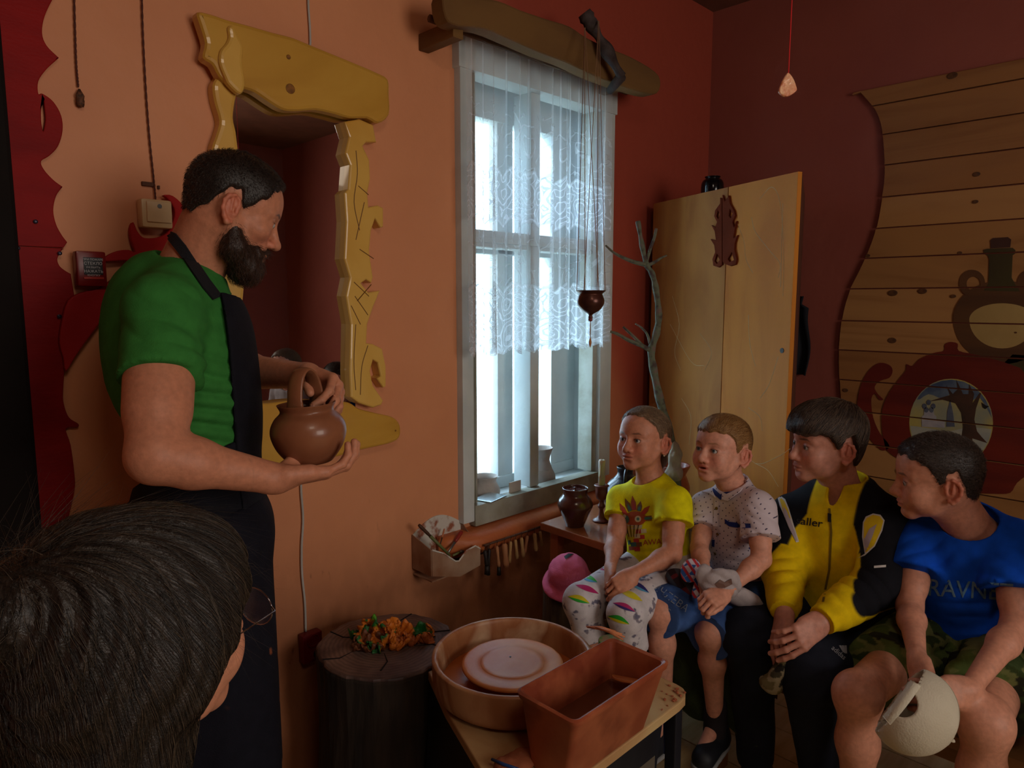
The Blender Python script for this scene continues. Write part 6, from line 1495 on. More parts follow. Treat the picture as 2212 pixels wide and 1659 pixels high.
hair_shell(hq, 'hair', blu, BH, lambda L: .002+.003*np.clip(L[:, 2]/.08, 0, 1), S(46, 36, 32), [S(60, 48, 42), S(36, 28, 26), S(92, 78, 68)], fwdcomb(hq, (1, 0, .2)), 9000, .008, .00036, lift=1.1, segs=3, jit=.4, pj=False)
f = Field(); R = torso(f, pel+upz*.02, nb, sR, sL, s, t=.016, k=.045)
sleeve(f, sR, eR, .52, .062, .066); sleeve(f, sL, eL, .58, .064, .070)
f.cap(nb-upz*.03, nb+upz*.01, .075, .065, k=.03); collar_cut(f, nb, R, s, w=.074, dz=.055, fx=.03, dep=.062); f.plane(pel-upz*.03, (0, 0, -1))
ts = cloth('t_shirt', f, .004, blu, amp=.004, sc=(20, 20, 20), color=S(16, 84, 214), fold=[(Wp(2080, 1330, 1.65), .13, (.3, .3, 1), 80, .010), (Wp(2160, 1230, 1.6), .10, (.8, -.5, .8), 75, .007), (Wp(2000, 1210, 1.75), .09, (.5, .8, .5), 80, .006)])
bv = bvh_of(ts); mtx = mat('faded_print', S(76, 128, 172), S(110, 150, 170), scale=90, rough=.6)
decal('lettering', [textpx('URAVNET', 2078, 1275, 52, .06, sx=.95, bold=.3)], mtx, bv, blu, off=.002, cuts=1)
f = Field(); f.ell(pel-upz*.01, (.11, .15, .11), R, 'u', .04)
for hp_, kn_ in ((pel-R[:, 1]*.085, kR), (pel+R[:, 1]*.085, kL)): f.cap(hp_, seat(hp_, kn_, .66), .088, .092, k=.04, fb=0)
cloth('camouflage_shorts', f, .004, blu, amp=.006, sc=(24, 24, 24), color=(1, 1, 1), fn=lambda P, C: camo(P*A((1, 1, 1.8)), C, 34, ((112, 120, 70), (58, 74, 40), (44, 46, 34), (86, 104, 52))), fold=[(Wp(2060, 1400, 1.7), .16, (.2, .2, 1), 90, .009)])
for an_ in an:
    o, b_, d_, so = shoe(blu, an_, (-1, -.1, 0), mshoe, 1.0); cloth('sole', so, .004, blu, mat('white_sole', S(150, 150, 150), rough=.7), amp=0)
# white baseball cap held by its peak, opening strap to the left
wc_ = empty('baseball_cap', Wp(1968, 1540, 1.43), 'off-white baseball cap with adjustable strap held by the boy in blue', 'cap')
mcap = mat('cap_cotton', S(206, 198, 178), S(190, 180, 158), scale=8, rough=.85, bump=.3, bscale=260)
c_ = Wp(1972, 1535, 1.43); Rc = np.array((RT, UP, -AX)).T        # local x right, y up, z to viewer
Rc = Rc @ np.array(Matrix.Rotation(math.radians(-38), 3, 'Z') @ Matrix.Rotation(math.radians(-30), 3, 'Y'))
f = Field(); f.ell(c_, (.078, .088, .082), Rc, 'u', .01); f.ell(c_-Rc[:, 0]*.012, (.071, .081, .075), Rc, 's', .002); f.plane(c_-Rc[:, 0]*.030, -Rc[:, 0])
f.ell(c_-Rc[:, 0]*.040+Rc[:, 2]*.072+Rc[:, 1]*.0, (.036, .030, .05), Rc, 's', .003)
cp_ = cloth('crown', f, .0028, wc_, mcap, amp=.0016, sc=(26, 26, 26))
f = Field(); 
pts = [c_-Rc[:, 0]*.030+Rc[:, 2]*.072*math.cos(a_)+Rc[:, 1]*.080*math.sin(a_) for a_ in np.linspace(-.62, .62, 9)]
strap(pts, .020, lambda p: A(p)-c_).obj('back_strap', mcap, wc_, smooth=True)
MB().lathe([(.001, .0), (.006, .001), (.005, .004), (.001, .005)], c_+Rc[:, 0]*.080, 12).obj('top_button', mcap, wc_, smooth=True)
f = Field(); f.ell(c_-Rc[:, 0]*.025-Rc[:, 2]*.085, (.016, .07, .055), Rc, 'u'); f.ell(c_-Rc[:, 0]*.038-Rc[:, 2]*.085, (.022, .08, .065), Rc, 's', .002)
cloth('peak', f, .003, wc_, mcap, amp=0)
b = MB()
for a_ in (0, 1.05, 2.1):
    ax2 = Rc[:, 1]*math.cos(a_)+Rc[:, 2]*math.sin(a_)
    b.tube([c_+Rc[:, 0]*.0785*math.sin(t)*1.0+ax2*(.0885 if a_ == 0 else .085)*math.cos(t)*(.96 if a_ else 1) for t in np.linspace(.0, math.pi, 22)], .0009, 4)
b.obj('seam', mat('cap_seam', S(150, 140, 118)), wc_)['kind'] = 'stuff'
# ============ sixth child, just outside the frame, seen in the mirror
s = .78
hc = A((1.86, .02, 1.075)); pel = A((2.00, -.12, .60)); six = empty('person', (pel[0], pel[1], pel[2]-.1), 'seated child beyond the right edge whose face shows in the mirror', 'person')
h6 = Head(hc, 150, 0, 0, .88, .8); nb = A((1.91, -.01, .95)); sR = nb+A((.0, .11, -.04)); sL = nb+A((0, -.15, -.03)); eR = sR+A((-.02, -.02, -.22)); eL = sL+A((-.05, -.03, -.22)); wR = eR+A((-.17, -.06, -.06)); wL = eL+A((-.17, .06, -.06))
f = Field(); h6.build(f, neckb=nb, nr=.046); R = torso(f, pel, nb, sR, sL, s, t=-.008, k=.04); arm(f, sR, eR, wR, s*.88); arm(f, sL, eL, wL, s*.88)
hand(f, wR, (-1, -.3, -.3), (0, 0, -1), -1, .74); hand(f, wL, (-1, .3, -.3), (0, 0, -1), 1, .74)
for sg in (1, -1):
    hp_ = pel+A((0, sg*.07, 0)); kn_ = hp_+A((-.36, sg*.04, -.04)); leg(f, hp_, kn_, kn_+A((.02, 0, -.38)), s*.9, foot=kn_+A((-.1, 0, -.44)))
body = person_body(six, f, .007, h6, [], tone=S(214, 160, 140), brow=S(110, 80, 60), fine=.0025); h6.eyes(body)
hair_shell(h6, 'hair', six, PL_SHORT, .008, S(84, 66, 50), [S(100, 80, 60), S(70, 54, 42)], fwdcomb(h6), 900, .02, .0006, seed=2)
f = Field(); R = torso(f, pel+upz*.01, nb, sR, sL, s, t=.012, k=.04); sleeve(f, sR, eR, .5, .05, .056); sleeve(f, sL, eL, .5, .05, .056); collar_cut(f, nb, R, s); f.plane(pel-upz*.04, (0, 0, -1)); cloth('t_shirt', f, .007, six, color=S(150, 150, 160))
f = Field(); f.ell(pel, (.1, .13, .1), R)
for sg in (1, -1): hp_ = pel+A((0, sg*.07, 0)); f.cap(hp_, hp_+A((-.33, sg*.04, -.04)), .075, .065, fb=0)
cloth('shorts', f, .007, six, color=S(50, 60, 90))
# ============ woman in the foreground, seen from behind
wm = empty('person', tuple(W(270, 1340, .74)*1.0)[:2]+(.5,), 'woman with dark brown hair and thin metal glasses in the foreground, seen from behind', 'person')
hw_ = Head(Wp(310, 1366, .73), 17, 2, 0, 1.03, .15)
nb = hw_.o+A((-.06, -.0, -.20)); pel = nb+A((-.06, -.02, -.46)); lw = A((-math.sin(math.radians(10)), math.cos(math.radians(10)), 0)); sL = nb+lw*.16-upz*.035; sR = nb-lw*.16-upz*.035
fw2 = A((math.cos(math.radians(10)), math.sin(math.radians(10)), 0))
eR = sR-upz*.26+fw2*.05; eL = sL-upz*.26+fw2*.05; wR = eR+fw2*.22-lw*-.05; wL = eL+fw2*.22-lw*.05
f = Field(); hw_.build(f, neckb=nb, nr=.050); R = torso(f, pel, nb, sR, sL, .9, t=-.01); arm(f, sR, eR, wR, .85); arm(f, sL, eL, wL, .85)
hand(f, wR, fw2+lw*.4, -upz, -1, .9); hand(f, wL, fw2-lw*.4, -upz, 1, .9)
kn = [pel+fw2*.42+lw*s_*.10 for s_ in (-1, 1)]
for i, s_ in enumerate((-1, 1)): leg(f, pel+lw*s_*.09, kn[i], kn[i]*A((1, 1, 0))+A((0, 0, .09)), .9, foot=kn[i]*A((1, 1, 0))+A((0, 0, .04))+fw2*.12)
body = person_body(wm, f, .006, hw_, [], tone=S(206, 140, 110), fine=.0022, lip=S(170, 80, 80)); hw_.eyes(body)
# hair: full head of hair gathered at the crown, loose to the nape
f = ell_cap(hw_, .012)
for (x, y, z, a, b_, c_) in ((-.055, 0, .045, .085, .088, .080), (-.070, 0, -.02, .070, .086, .085), (-.065, 0, -.10, .060, .080, .085), (-.040, -.065, -.05, .052, .026, .078), (-.030, .065, -.05, .058, .030, .078), (.004, -.076, .005, .040, .014, .044), (.012, .080, .005, .040, .016, .042), (-.045, -.05, -.13, .04, .035, .06), (-.16, 0, .075, .040, .045, .040), (-.010, -.084, -.010, .034, .018, .040), (-.010, .084, -.010, .034, .018, .040)):
    f.ell(hw_.p(x, y, z), (a, b_, c_), hw_.R, 'u', .03)
f.ell(hw_.p(.105, 0, -.045), (.074, .13, .100), hw_.R, 's', .010); f.ell(hw_.p(.052, -.05, -.09), (.052, .06, .066), hw_.R, 's', .010); f.ell(hw_.p(.046, -.085, -.072), (.048, .04, .066), hw_.R, 's', .010); f.ell(hw_.p(.035, 0, -.16), (.06, .12, .06), hw_.R, 's', .01)
P, Q = f.nets(.0042); N = vnormals(P, Q); Lh = hw_.loc(P)
crn = hw_.p(-.115, 0, .105)
def flow(P_):
    d = P_-crn; r_ = np.linalg.norm(d, axis=1)[:, None]; return d/r_+np.array([0, 0, -.5])*np.clip(r_/.12, 0, 1.5)+np.array([0, 0, -.9])*np.clip((hw_.o[2]-P_[:, 2:3])/.08, 0, 1)
dd = P-crn; ang = np.arctan2(dd @ hw_.R[:, 1], dd @ hw_.R[:, 0]-.3*(dd @ hw_.R[:, 2])); amp_ = .0020*(np.sin(ang*38+sn(P, (18, 18, 18), 1)*2.5)+.6*np.sin(ang*83+2))
P = P+N*amp_[:, None]
hs = npmesh('hair', P, Q, mhair, wm); paint(hs, S(40, 30, 24), fn=lambda P_, C: C*(1+.35*np.sin(ang*60+sn(P_, (20, 20, 20), 2)*2))[:, None])
bvw = BVHTree.FromPolygons([Vector(p) for p in P], [tuple(int(i) for i in q) for q in Q])
def projw(Pp, Nn):
    for i in range(len(Pp)):
        r = bvw.find_nearest(Vector(Pp[i]))
        if r[0] is not None and r[3] < .02: na = A(r[1]); Pp[i] = A(r[0])+na*.0016; Nn[i] = na
    return Pp, Nn
roots, nn = sample(P, Q, 11000, None, 4)
hc_ = [S(38, 29, 23), S(28, 22, 19), S(58, 45, 34), S(22, 18, 16), S(88, 72, 56)]
strands('hair_strand', roots, nn, projw, hw_, .075, .00024, hc_, wm, lambda P_, N_: flow(P_), 8, .03, 6, jit=.05)
i_ = np.where((Lh[:, 2] > .0))[0]; rs = np.random.RandomState(3); pick = rs.choice(i_, 420)
strands('flyaway_hair', P[pick], N[pick], None, hw_, .06, .00013, hc_, wm, lambda P_, N_: flow(P_)+N_*.35, 8, 1.0, 8, jit=.35)
# loose tuft standing up at the crown, hair tie
rt2 = np.repeat(crn[None], 160, 0)+np.random.RandomState(2).randn(160, 3)*.012
strands('crown_tuft', rt2, np.repeat((hw_.R[:, 2]-hw_.R[:, 0]*.5)[None], 160, 0), None, hw_, .075, .0002, hc_, wm, lambda P_, N_: (P_-crn)*14+A((0, 0, -.15)), 8, 1.2, 9, jit=.8)
# glasses
mgl = mat('thin_metal', S(170, 165, 170), rough=.15, metal=1, bump=0)
gc = lambda x, y, z: Vector(hw_.p(x, y, z))
gz = -.006; g = MB()
for sg in (1, -1):
    ring = [gc(.112-.010*abs(math.cos(t)) if 0 else .113-.10*(.034+.026*math.cos(t)-.034)**1*.25, sg*(.034+.027*math.cos(t)), gz+.021*math.sin(t)) for t in np.linspace(0, 2*math.pi, 25)]
    gg = MB().tube(ring, .0008, 6).obj('glasses_rim', mgl, wm, smooth=True)
    MB().tube([gc(.111, sg*.061, gz+.006), gc(.104, sg*.074, gz+.006), gc(.05, sg*.083, gz+.004), gc(-.01, sg*.088, gz)], .0009, 6).obj('glasses_arm', mgl, wm, smooth=True)
    c0_ = gc(.112, sg*.034, gz); vs = [c0_]+[gc(.112, sg*(.034+.0265*math.cos(t)), gz+.0205*math.sin(t)) for t in np.linspace(0, 2*math.pi, 24, endpoint=False)]
    mesh('lens', vs, [(0, i+1, (i+1) % 24+1) for i in range(24)], mg, wm)
MB().tube([gc(.113, -.008, gz+.004), gc(.118, 0, gz+.008), gc(.113, .008, gz+.004)], .0008, 6).obj('glasses_bridge', mgl, wm, smooth=True)
f = Field(); R = torso(f, pel, nb, sR, sL, .9, t=.014); f.cap(sR, eR, .056, .05, k=.03); f.cap(eR, seat(eR, wR, .9), .05, .036, k=.03, fb=0); f.cap(sL, eL, .056, .05, k=.03); f.cap(eL, seat(eL, wL, .9), .05, .036, k=.03, fb=0); collar_cut(f, nb, R, .95); f.plane(pel-upz*.1, (0, 0, -1))
cloth('jumper', f, .008, wm, amp=.004, sc=(16, 16, 16), color=S(28, 28, 36))
f = Field(); f.ell(pel, (.12, .17, .12), R, 'u', .05)
for i, s_ in enumerate((-1, 1)): f.cap(pel+lw*s_*.09, kn[i], .09, .07, k=.04); f.cap(kn[i], kn[i]*A((1, 1, 0))+A((0, 0, .10)), .066, .055, k=.03, fb=0)
cloth('trousers', f, .009, wm, amp=.004, sc=(16, 16, 10), color=S(24, 26, 34))
for i in (0, 1):
    b_ = kn[i]*A((1, 1, 0)); f = Field(); f.cap(b_+A((0, 0, .045))-fw2*.03, b_+A((0, 0, .035))+fw2*.14, .042, .034); f.plane((0, 0, 0), (0, 0, -1)); cloth('shoe', f, .006, wm, amp=0, color=S(30, 28, 30))
wood_s = mat('stool_wood', S(120, 84, 50), S(96, 66, 40), stretch=(1, 1, .3))
stl = empty('stool', (pel[0], pel[1], 0), 'plain wooden stool under the woman with glasses', 'stool')
zt_ = pel[2]-.115
MB().lathe([(.15, zt_-.03), (.165, zt_-.022), (.165, zt_-.004), (.155, zt_)], (pel[0], pel[1], 0), 32).obj('seat', wood_s, stl, auto=40)
for k_ in range(4):
    a_ = k_*math.pi/2+.4; MB().tube([(pel[0]+.15*math.cos(a_), pel[1]+.15*math.sin(a_), 0), (pel[0]+.11*math.cos(a_), pel[1]+.11*math.sin(a_), zt_-.028)], .016, 10).obj('leg', wood_s, stl)
# ---------------------------------------------------------------- bench and blanket
mbn = mat('bench_wood', S(150, 108, 62), S(122, 84, 46), scale=4, stretch=(2, .4, 2), rough=.6)
bn = empty('bench', (2.0, .5, 0), 'long wooden bench on which the row of children sits', 'bench')
MB().box((1.82, -.55, .398), (2.20, 1.36, .432), bev=.005).obj('seat', mbn, bn, auto=40)
for y in (-.45, .3, .98, 1.28):
    MB().box((1.87, y-.02, 0), (1.92, y+.02, .397), bev=.003).obj('leg', mbn, bn); MB().box((2.10, y-.02, 0), (2.15, y+.02, .397), bev=.003).obj('leg', mbn, bn)
MB().box((1.88, -.5, .33), (1.905, 1.3, .396), bev=.003).obj('apron_rail', mbn, bn)
mbl = mat('green_blanket', S(62, 78, 44), S(44, 58, 34), scale=20, rough=.95, bump=.6, bscale=200)
ys = np.linspace(.80, 1.34, 40); prof = [(2.19, .447), (2.05, .452), (1.90, .455), (1.835, .455), (1.805, .445), (1.795, .42), (1.79, .36), (1.785, .29), (1.78, .22)]
vs = [V(x-(.012*math.sin(y*38+i)*(1 if i > 4 else .0)), y, z+(.006*math.sin(y*30) if i == len(prof)-1 else 0)) for y in ys for i, (x, z) in enumerate(prof)]; n = len(prof)
o = mesh('blanket', vs, [(j*n+i, j*n+i+1, (j+1)*n+i+1, (j+1)*n+i) for j in range(len(ys)-1) for i in range(n-1)], mbl, smooth=True); sm = o.modifiers.new('s', 'SOLIDIFY'); sm.thickness = .012
tag(o, 'dark green blanket folded over the bench under the girl and small boy', 'blanket')
# ---------------------------------------------------------------- small table below the window
tb = empty('side_table', (2.1, 1.48, 0), 'low wooden side table under the window ledge carrying pots', 'table')
mtt = mat('varnished_top', S(168, 96, 56), S(140, 76, 42), scale=3, stretch=(.5, 2, 2), rough=.3, coat=.3)
slab('table_top', [[(1.775, 1.335), (2.46, 1.335), (2.46, 1.645), (1.79, 1.645)]], lambda u, v, d: V(u, v, .634+d), 0, .026, mtt, tb, bev=.004)
for x, y in ((1.83, 1.60), (2.42, 1.60), (2.42, 1.37), (1.99, 1.38)): MB().box((x-.018, y-.018, 0), (x+.018, y+.018, .633), bev=.002).obj('leg', mtt, tb)
MB().box((1.82, 1.595, .57), (2.42, 1.61, .632)).obj('rail', mtt, tb)
mgz = mat('brown_glaze', S(104, 58, 44), S(72, 38, 34), scale=5, rough=.22, bump=.1, coat=.5, c3=S(88, 50, 46))
c = V(1.850, 1.535, .66)
lp_ = empty('lidded_pot', c, 'brown glazed round pot with sunken lid at the left end of the side table', 'pot')
MB().lathe(spline([(.001, 0), (.030, .0), (.034, .006), (.046, .035), (.0600, .066), (.0625, .080), (.056, .098), (.046, .110), (.043, .118), (.0445, .130), (.046, .136), (.043, .137), (.041, .128), (.041, .115), (.05, .09), (.001, .02)], 3), c, 48).obj('pot_body', mgz, lp_, smooth=True)
MB().lathe(spline([(.0005, .124), (.030, .123), (.040, .125), (.041, .128), (.030, .127), (.006, .128), (.003, .133), (.006, .138), (.004, .140), (.0005, .140)], 2), c, 30).obj('lid', mgz, lp_, smooth=True)
c = V(1.955, 1.50, .66); cs = empty('candlestick', c, 'turned brown candlestick with a white candle beside the lidded pot', 'candlestick')
MB().lathe(spline([(.001, 0), (.028, 0), (.030, .006), (.016, .014), (.009, .03), (.008, .045), (.014, .055), (.009, .065), (.009, .078), (.018, .085), (.022, .105), (.022, .125), (.026, .130), (.026, .134), (.012, .135), (.001, .130)], 2), c, 28).obj('holder', mat('turned_wood', S(110, 50, 34), rough=.4, coat=.3), cs, smooth=True)
mcn = mat('candle_wax', S(224, 216, 190), rough=.5, trans=.3, bump=.1)
MB().lathe([(.001, .131), (.0125, .131), (.0122, .22), (.0105, .226), (.002, .224), (.001, .222)], c, 16).tube([c+V(-.012, -.003, .21), c+V(-.014, -.004, .18), c+V(-.0135, -.003, .165)], [.002, .003, .0035], 6).obj('candle', mcn, cs, smooth=True)
MB().tube([c+V(0, 0, .222), c+V(.001, 0, .230)], .0009, 5).obj('wick', mdark, cs)
c = V(2.062, 1.475, .66); bj = empty('black_jug', c, 'dark round jug with small handle partly hidden behind the girl\'s shoulder', 'jug')
mbk = mat('smoked_clay', S(44, 46, 54), S(34, 34, 42), rough=.3, bump=.1, coat=.3)
MB().lathe(spline([(.001, 0), (.040, 0), (.052, .01), (.075, .05), (.078, .085), (.062, .125), (.036, .15), (.028, .165), (.031, .185), (.028, .185), (.024, .165), (.05, .12), (.001, .02)], 3), c, 44).obj('body', mbk, bj, smooth=True)
MB().tube(spline([tuple(c+V(*q)) for q in ((-.020, -.02, .18), (-.045, -.035, .185), (-.062, -.045, .165), (-.055, -.04, .13))], 5), .006, 8).obj('handle', mbk, bj, smooth=True)
tpz = .66; c = W(1480, 1020, 2.62); c = V(c.x, max(c.y, 1.40), tpz)
pot('terracotta_pot', c, [(.001, 0), (.040, 0), (.046, .01), (.058, .06), (.060, .09), (.048, .125), (.044, .135), (.058, .165), (.060, .170), (.056, .170), (.040, .135), (.05, .09), (.001, .02)], mat('red_terracotta', S(150, 72, 46), S(120, 56, 38), rough=.4, coat=.2), 'reddish terracotta pot with wide rim between the girl and the small boy', 'pot')
# ---- bare branch
mbk2 = mat('grey_bark', S(110, 92, 84), S(70, 56, 54), scale=40, rough=.85, bump=.8, bscale=60, c3=S(96, 104, 84))
br_ = empty('bare_branch', W(1455, 1080, 2.5), 'bare lichen-grey branch with forked twigs standing in front of the cupboard', 'branch')
def bp(l, d): return spline([tuple(W(x, y, d+dd_)) for x, y, dd_ in l], 5)
p_ = bp([(1466, 1118, .1), (1460, 1010, .05), (1445, 930, .0), (1427, 870, 0), (1412, 800, 0), (1407, 758, 0), (1418, 720, 0), (1423, 680, 0), (1416, 620, 0), (1408, 590, 0), (1396, 570, 0), (1386, 525, 0), (1378, 478, 0)], 2.45)
n = len(p_); MB().tube(p_, [.017-.009*(i/n)+.0015*math.sin(i*1.3) for i in range(n)], 10).obj('stem', mbk2, br_, smooth=True)
for l, r0, r1 in (([(1396, 572, 0), (1370, 566, -.02), (1345, 556, -.04), (1325, 545, -.05), (1308, 530, -.05)], .008, .003), ([(1398, 574, 0), (1415, 566, .02), (1427, 558, .03), (1440, 552, .04)], .007, .003), ([(1395, 570, 0), (1404, 540, 0), (1413, 515, 0), (1418, 494, 0)], .006, .005), ([(1406, 758, 0), (1385, 746, -.02), (1360, 736, -.04), (1335, 722, -.05), (1318, 716, -.05)], .009, .004), ([(1388, 747, -.02), (1370, 728, -.02), (1346, 706, -.02)], .006, .004), ([(1404, 742, 0), (1398, 722, .01), (1386, 708, .02), (1372, 699, .03)], .005, .003)):
    q = bp(l, 2.45); m = len(q); MB().tube(q, [r0+(r1-r0)*i/m for i in range(m)], 8).obj('twig', mbk2, br_, smooth=True)
f = Field(); c = Wp(1457, 992, 2.46); f.ell(c, (.024, .024, .045), None, 'u', .01); f.ell(c-upz*.05, (.03, .03, .03), None, 'u', .015); f.ell(c+upz*.045, (.014, .014, .02), None, 'u', .01)
cloth('knotted_rag', f, .003, br_, amp=.006, sc=(90, 90, 40), color=S(150, 136, 120))
# ---- low stump with pink sun hat by the wall
st2 = empty('low_log', (1.76, 1.50, 0), 'short rough log by the wall beneath the side table', 'log')
mbark = mat('dark_stump_bark', S(58, 44, 34), S(36, 28, 24), scale=10, rough=.95, bump=1.0, bscale=24, stretch=(2, 2, .4))
b = MB(); b.lathe([(.085, 0), (.082, .1), (.080, .3), (.078, .47), (.074, .475)], (1.76, 1.50, 0), 26, wob=.05); b.obj('trunk', mat('fibrous_bark', S(110, 86, 58), S(70, 52, 38), scale=20, rough=.95, bump=1, bscale=50, stretch=(2, 2, .3)), st2, smooth=False)
ph = empty('pink_hat', (1.70, 1.44, .48), 'pink fabric sun hat with small dark bows lying on the low log', 'hat')
mpk_ = mat('pink_cotton', S(236, 112, 148), S(220, 96, 132), scale=8, rough=.85, bump=.25, bscale=300)
c = A((1.735, 1.465, .54)); Rk = np.array(rot(-120, 18, 8))
f = Field(); f.ell(c, (.070, .068, .058), Rk, 'u', .01); f.ell(c-Rk[:, 2]*.045, (.098, .090, .022), Rk, 'u', .03); f.ell(c-Rk[:, 2]*.060, (.080, .075, .035), Rk, 's', .004); f.plane(c-Rk[:, 2]*.055, -Rk[:, 2])
ht_ = cloth('hat_body', f, .003, ph, mpk_, amp=.004, sc=(40, 40, 40), fold=[(c, .10, Rk[:, 1], 75, .004)])
bv = bvh_of(ht_); mbw = mat('dark_bow', S(30, 34, 34), rough=.5); 
decal('bow', [el_(1271, 1203, 14, 5)], mbw, bv, ph, off=.006, cuts=1); decal('bow', [[(1218, 1202), (1238, 1188), (1240, 1196), (1222, 1208)]], mbw, bv, ph, off=.006, cuts=1); decal('bow_print', [el_(1266, 1200, 7, 1.6)], mat('lime_print', S(190, 200, 80), bump=0), bv, ph, off=.009, cuts=0)
decal('hat_piping', [[(1236, 1190), (1250, 1188), (1246, 1196), (1238, 1198)]], mpk_, bv, ph, off=.006, cuts=0)
# ---------------------------------------------------------------- chopping stump with painted rag
stc = V(1.062, 1.558, 0)
sp_ = empty('chopping_stump', stc, 'large dark tree stump used as a table beside the pottery wheel', 'stump')
prof = [(.205, 0), (.195, .08), (.188, .2), (.186, .33), (.188, .45), (.190, .485), (.188, .492)]
b = MB(); n = 64; rnd = random.Random(3); ph0 = [rnd.uniform(0, 6.28) for _ in range(6)]
vs = []
for r, z in prof:
    for k in range(n):
        a_ = k*2*math.pi/n; rr_ = r*(1+.018*math.sin(3*a_+ph0[0])+.012*math.sin(7*a_+ph0[1])+.010*math.sin(17*a_+ph0[2]+z*5)+.008*math.sin(29*a_+z*14)); vs.append(stc+V(rr_*math.cos(a_), rr_*math.sin(a_), z))
m = len(prof); b.add(vs, [(i*n+k, i*n+(k+1) % n, (i+1)*n+(k+1) % n, (i+1)*n+k) for i in range(m-1) for k in range(n)]+[tuple(range(n))[::-1]]); b.obj('bark', mbark, sp_, smooth=False)
mstt = bpy.data.materials.new('stump_top'); mstt.use_nodes = True; nt = mstt.node_tree; N = nt.nodes; L = nt.links; bs = N['Principled BSDF']; bs.inputs['Roughness'].default_value = .6
tc = N.new('ShaderNodeTexCoord'); mp = N.new('ShaderNodeMapping'); mp.inputs['Location'].default_value = (-stc.x, -stc.y, 0); L.new(tc.outputs['Object'], mp.inputs[0]); wv = N.new('ShaderNodeTexWave'); wv.wave_type = 'RINGS'; wv.rings_direction = 'Z'; wv.inputs['Scale'].default_value = 26; wv.inputs['Distortion'].default_value = 4; wv.inputs['Detail'].default_value = 3; L.new(mp.outputs[0], wv.inputs[0])
nz = N.new('ShaderNodeTexNoise'); nz.inputs['Scale'].default_value = 9; nz.inputs['Detail'].default_value = 8; L.new(mp.outputs[0], nz.inputs[0]); cr = N.new('ShaderNodeValToRGB'); cr.color_ramp.elements[0].color = S(70, 48, 46); cr.color_ramp.elements[1].color = S(132, 104, 92); cr.color_ramp.elements[0].position = .35; cr.color_ramp.elements[1].position = .65; L.new(nz.outputs[0], cr.inputs[0])
mx = N.new('ShaderNodeMix'); mx.data_type = 'RGBA'; mx.blend_type = 'MULTIPLY'; mx.inputs[0].default_value = .35; L.new(cr.outputs[0], mx.inputs[6]); L.new(wv.outputs[0], mx.inputs[7]); L.new(mx.outputs[2], bs.inputs['Base Color']); bp_ = N.new('ShaderNodeBump'); bp_.inputs['Strength'].default_value = .4; bp_.inputs['Distance'].default_value = .01; L.new(nz.outputs[0], bp_.inputs['Height']); L.new(bp_.outputs[0], bs.inputs['Normal'])
top_ = [vs[(m-1)*n+k] for k in range(n)]
slab('top', [[(p.x, p.y) for p in top_]], lambda u, v, d: V(u, v, .492+d), -.004, .008, mstt, sp_, bev=.006)
cr_ = MB()
for a0, l0, l1 in ((2.0, .08, .185), (1.2, .10, .18), (.55, .08, .185), (2.9, .10, .18), (4.0, .06, .15), (5.3, .09, .17), (5.9, .05, .185)):
    a1 = a0+.12; cr_.tube([stc+V(math.cos(a0)*l0, math.sin(a0)*l0, .5002), stc+V(math.cos(a1)*(l0+l1)/2, math.sin(a1)*(l0+l1)/2, .5005), stc+V(math.cos(a0)*l1, math.sin(a0)*l1, .5002)], [.0008, .002, .0026], 4)
cr_.obj('crack', mat('crack_dark', S(26, 18, 18), rough=1, bump=0), sp_)['kind'] = 'stuff'
rg = empty('painted_rag', PZ(840, 1385, .5), 'crumpled stiff rag painted orange, yellow and green lying on the stump', 'rag')
def ragcol(P, C):
    a = sn(P, (38, 38, 38), 2); b_ = sn(P, (55, 55, 55), 6); C = C*0+np.array(S(206, 112, 30)[:3]); C[a > .30] = S(30, 96, 40)[:3]; C[b_ > .55] = S(216, 180, 24)[:3]; C[(a < -.55)] = S(130, 56, 30)[:3]; C[(a > .25) & (b_ > .5)] = S(84, 150, 30)[:3]; return C
def sheet(name, px, size, az, tilt, roll, cyl, col=None, thick=.004, z0=.5):
    """stiff curled sheet: grid bent on a curve, with uneven outline"""
    c_ = PZ(px[0], px[1], z0+size[2]); nu, nv = 22, 16; Rm_ = np.array(rot(az, tilt, roll)); vs = []
    for i in range(nu+1):
        for j in range(nv+1):
            u = (i/nu-.5)*2; v = (j/nv-.5)*2; e = 1+.16*math.sin(5*u+cyl*3+v)+.10*math.sin(9*v+u*4)
            x = u*size[0]*(1-.35*abs(v)**1.5*1)*e; y = v*size[1]*(1-.25*abs(u)**2)*e; z = cyl*size[1]*.9*(v*v-.4)+.010*math.sin(6*u+3*v)+.006*math.sin(13*u-7*v+cyl)
            vs.append(A(c_)+Rm_ @ A((x, y, z)))
    vs = [V(p[0], p[1], max(p[2], z0+.003)) for p in vs]
    fc = [(i*(nv+1)+j, i*(nv+1)+j+1, (i+1)*(nv+1)+j+1, (i+1)*(nv+1)+j) for i in range(nu) for j in range(nv)]
    o = mesh(name, vs, fc, mfab2, rg, smooth=True); sm = o.modifiers.new('s', 'SOLIDIFY'); sm.thickness = thick; sm.offset = 1
    paint(o, (1, 1, 1), fn=col or ragcol); return o
mfab2 = mat('painted_cloth', S(200, 110, 30), attr='Col', scale=90, rough=.5, bump=.6, bscale=150)
sheet('rag_fold', (800, 1368), (.050, .034, .030), -70, 20, 40, .9); sheet('rag_fold', (796, 1392), (.052, .026, .014), -40, 4, 15, 1.0, col=lambda P, C: C*0+np.array(S(112, 62, 34)[:3]))
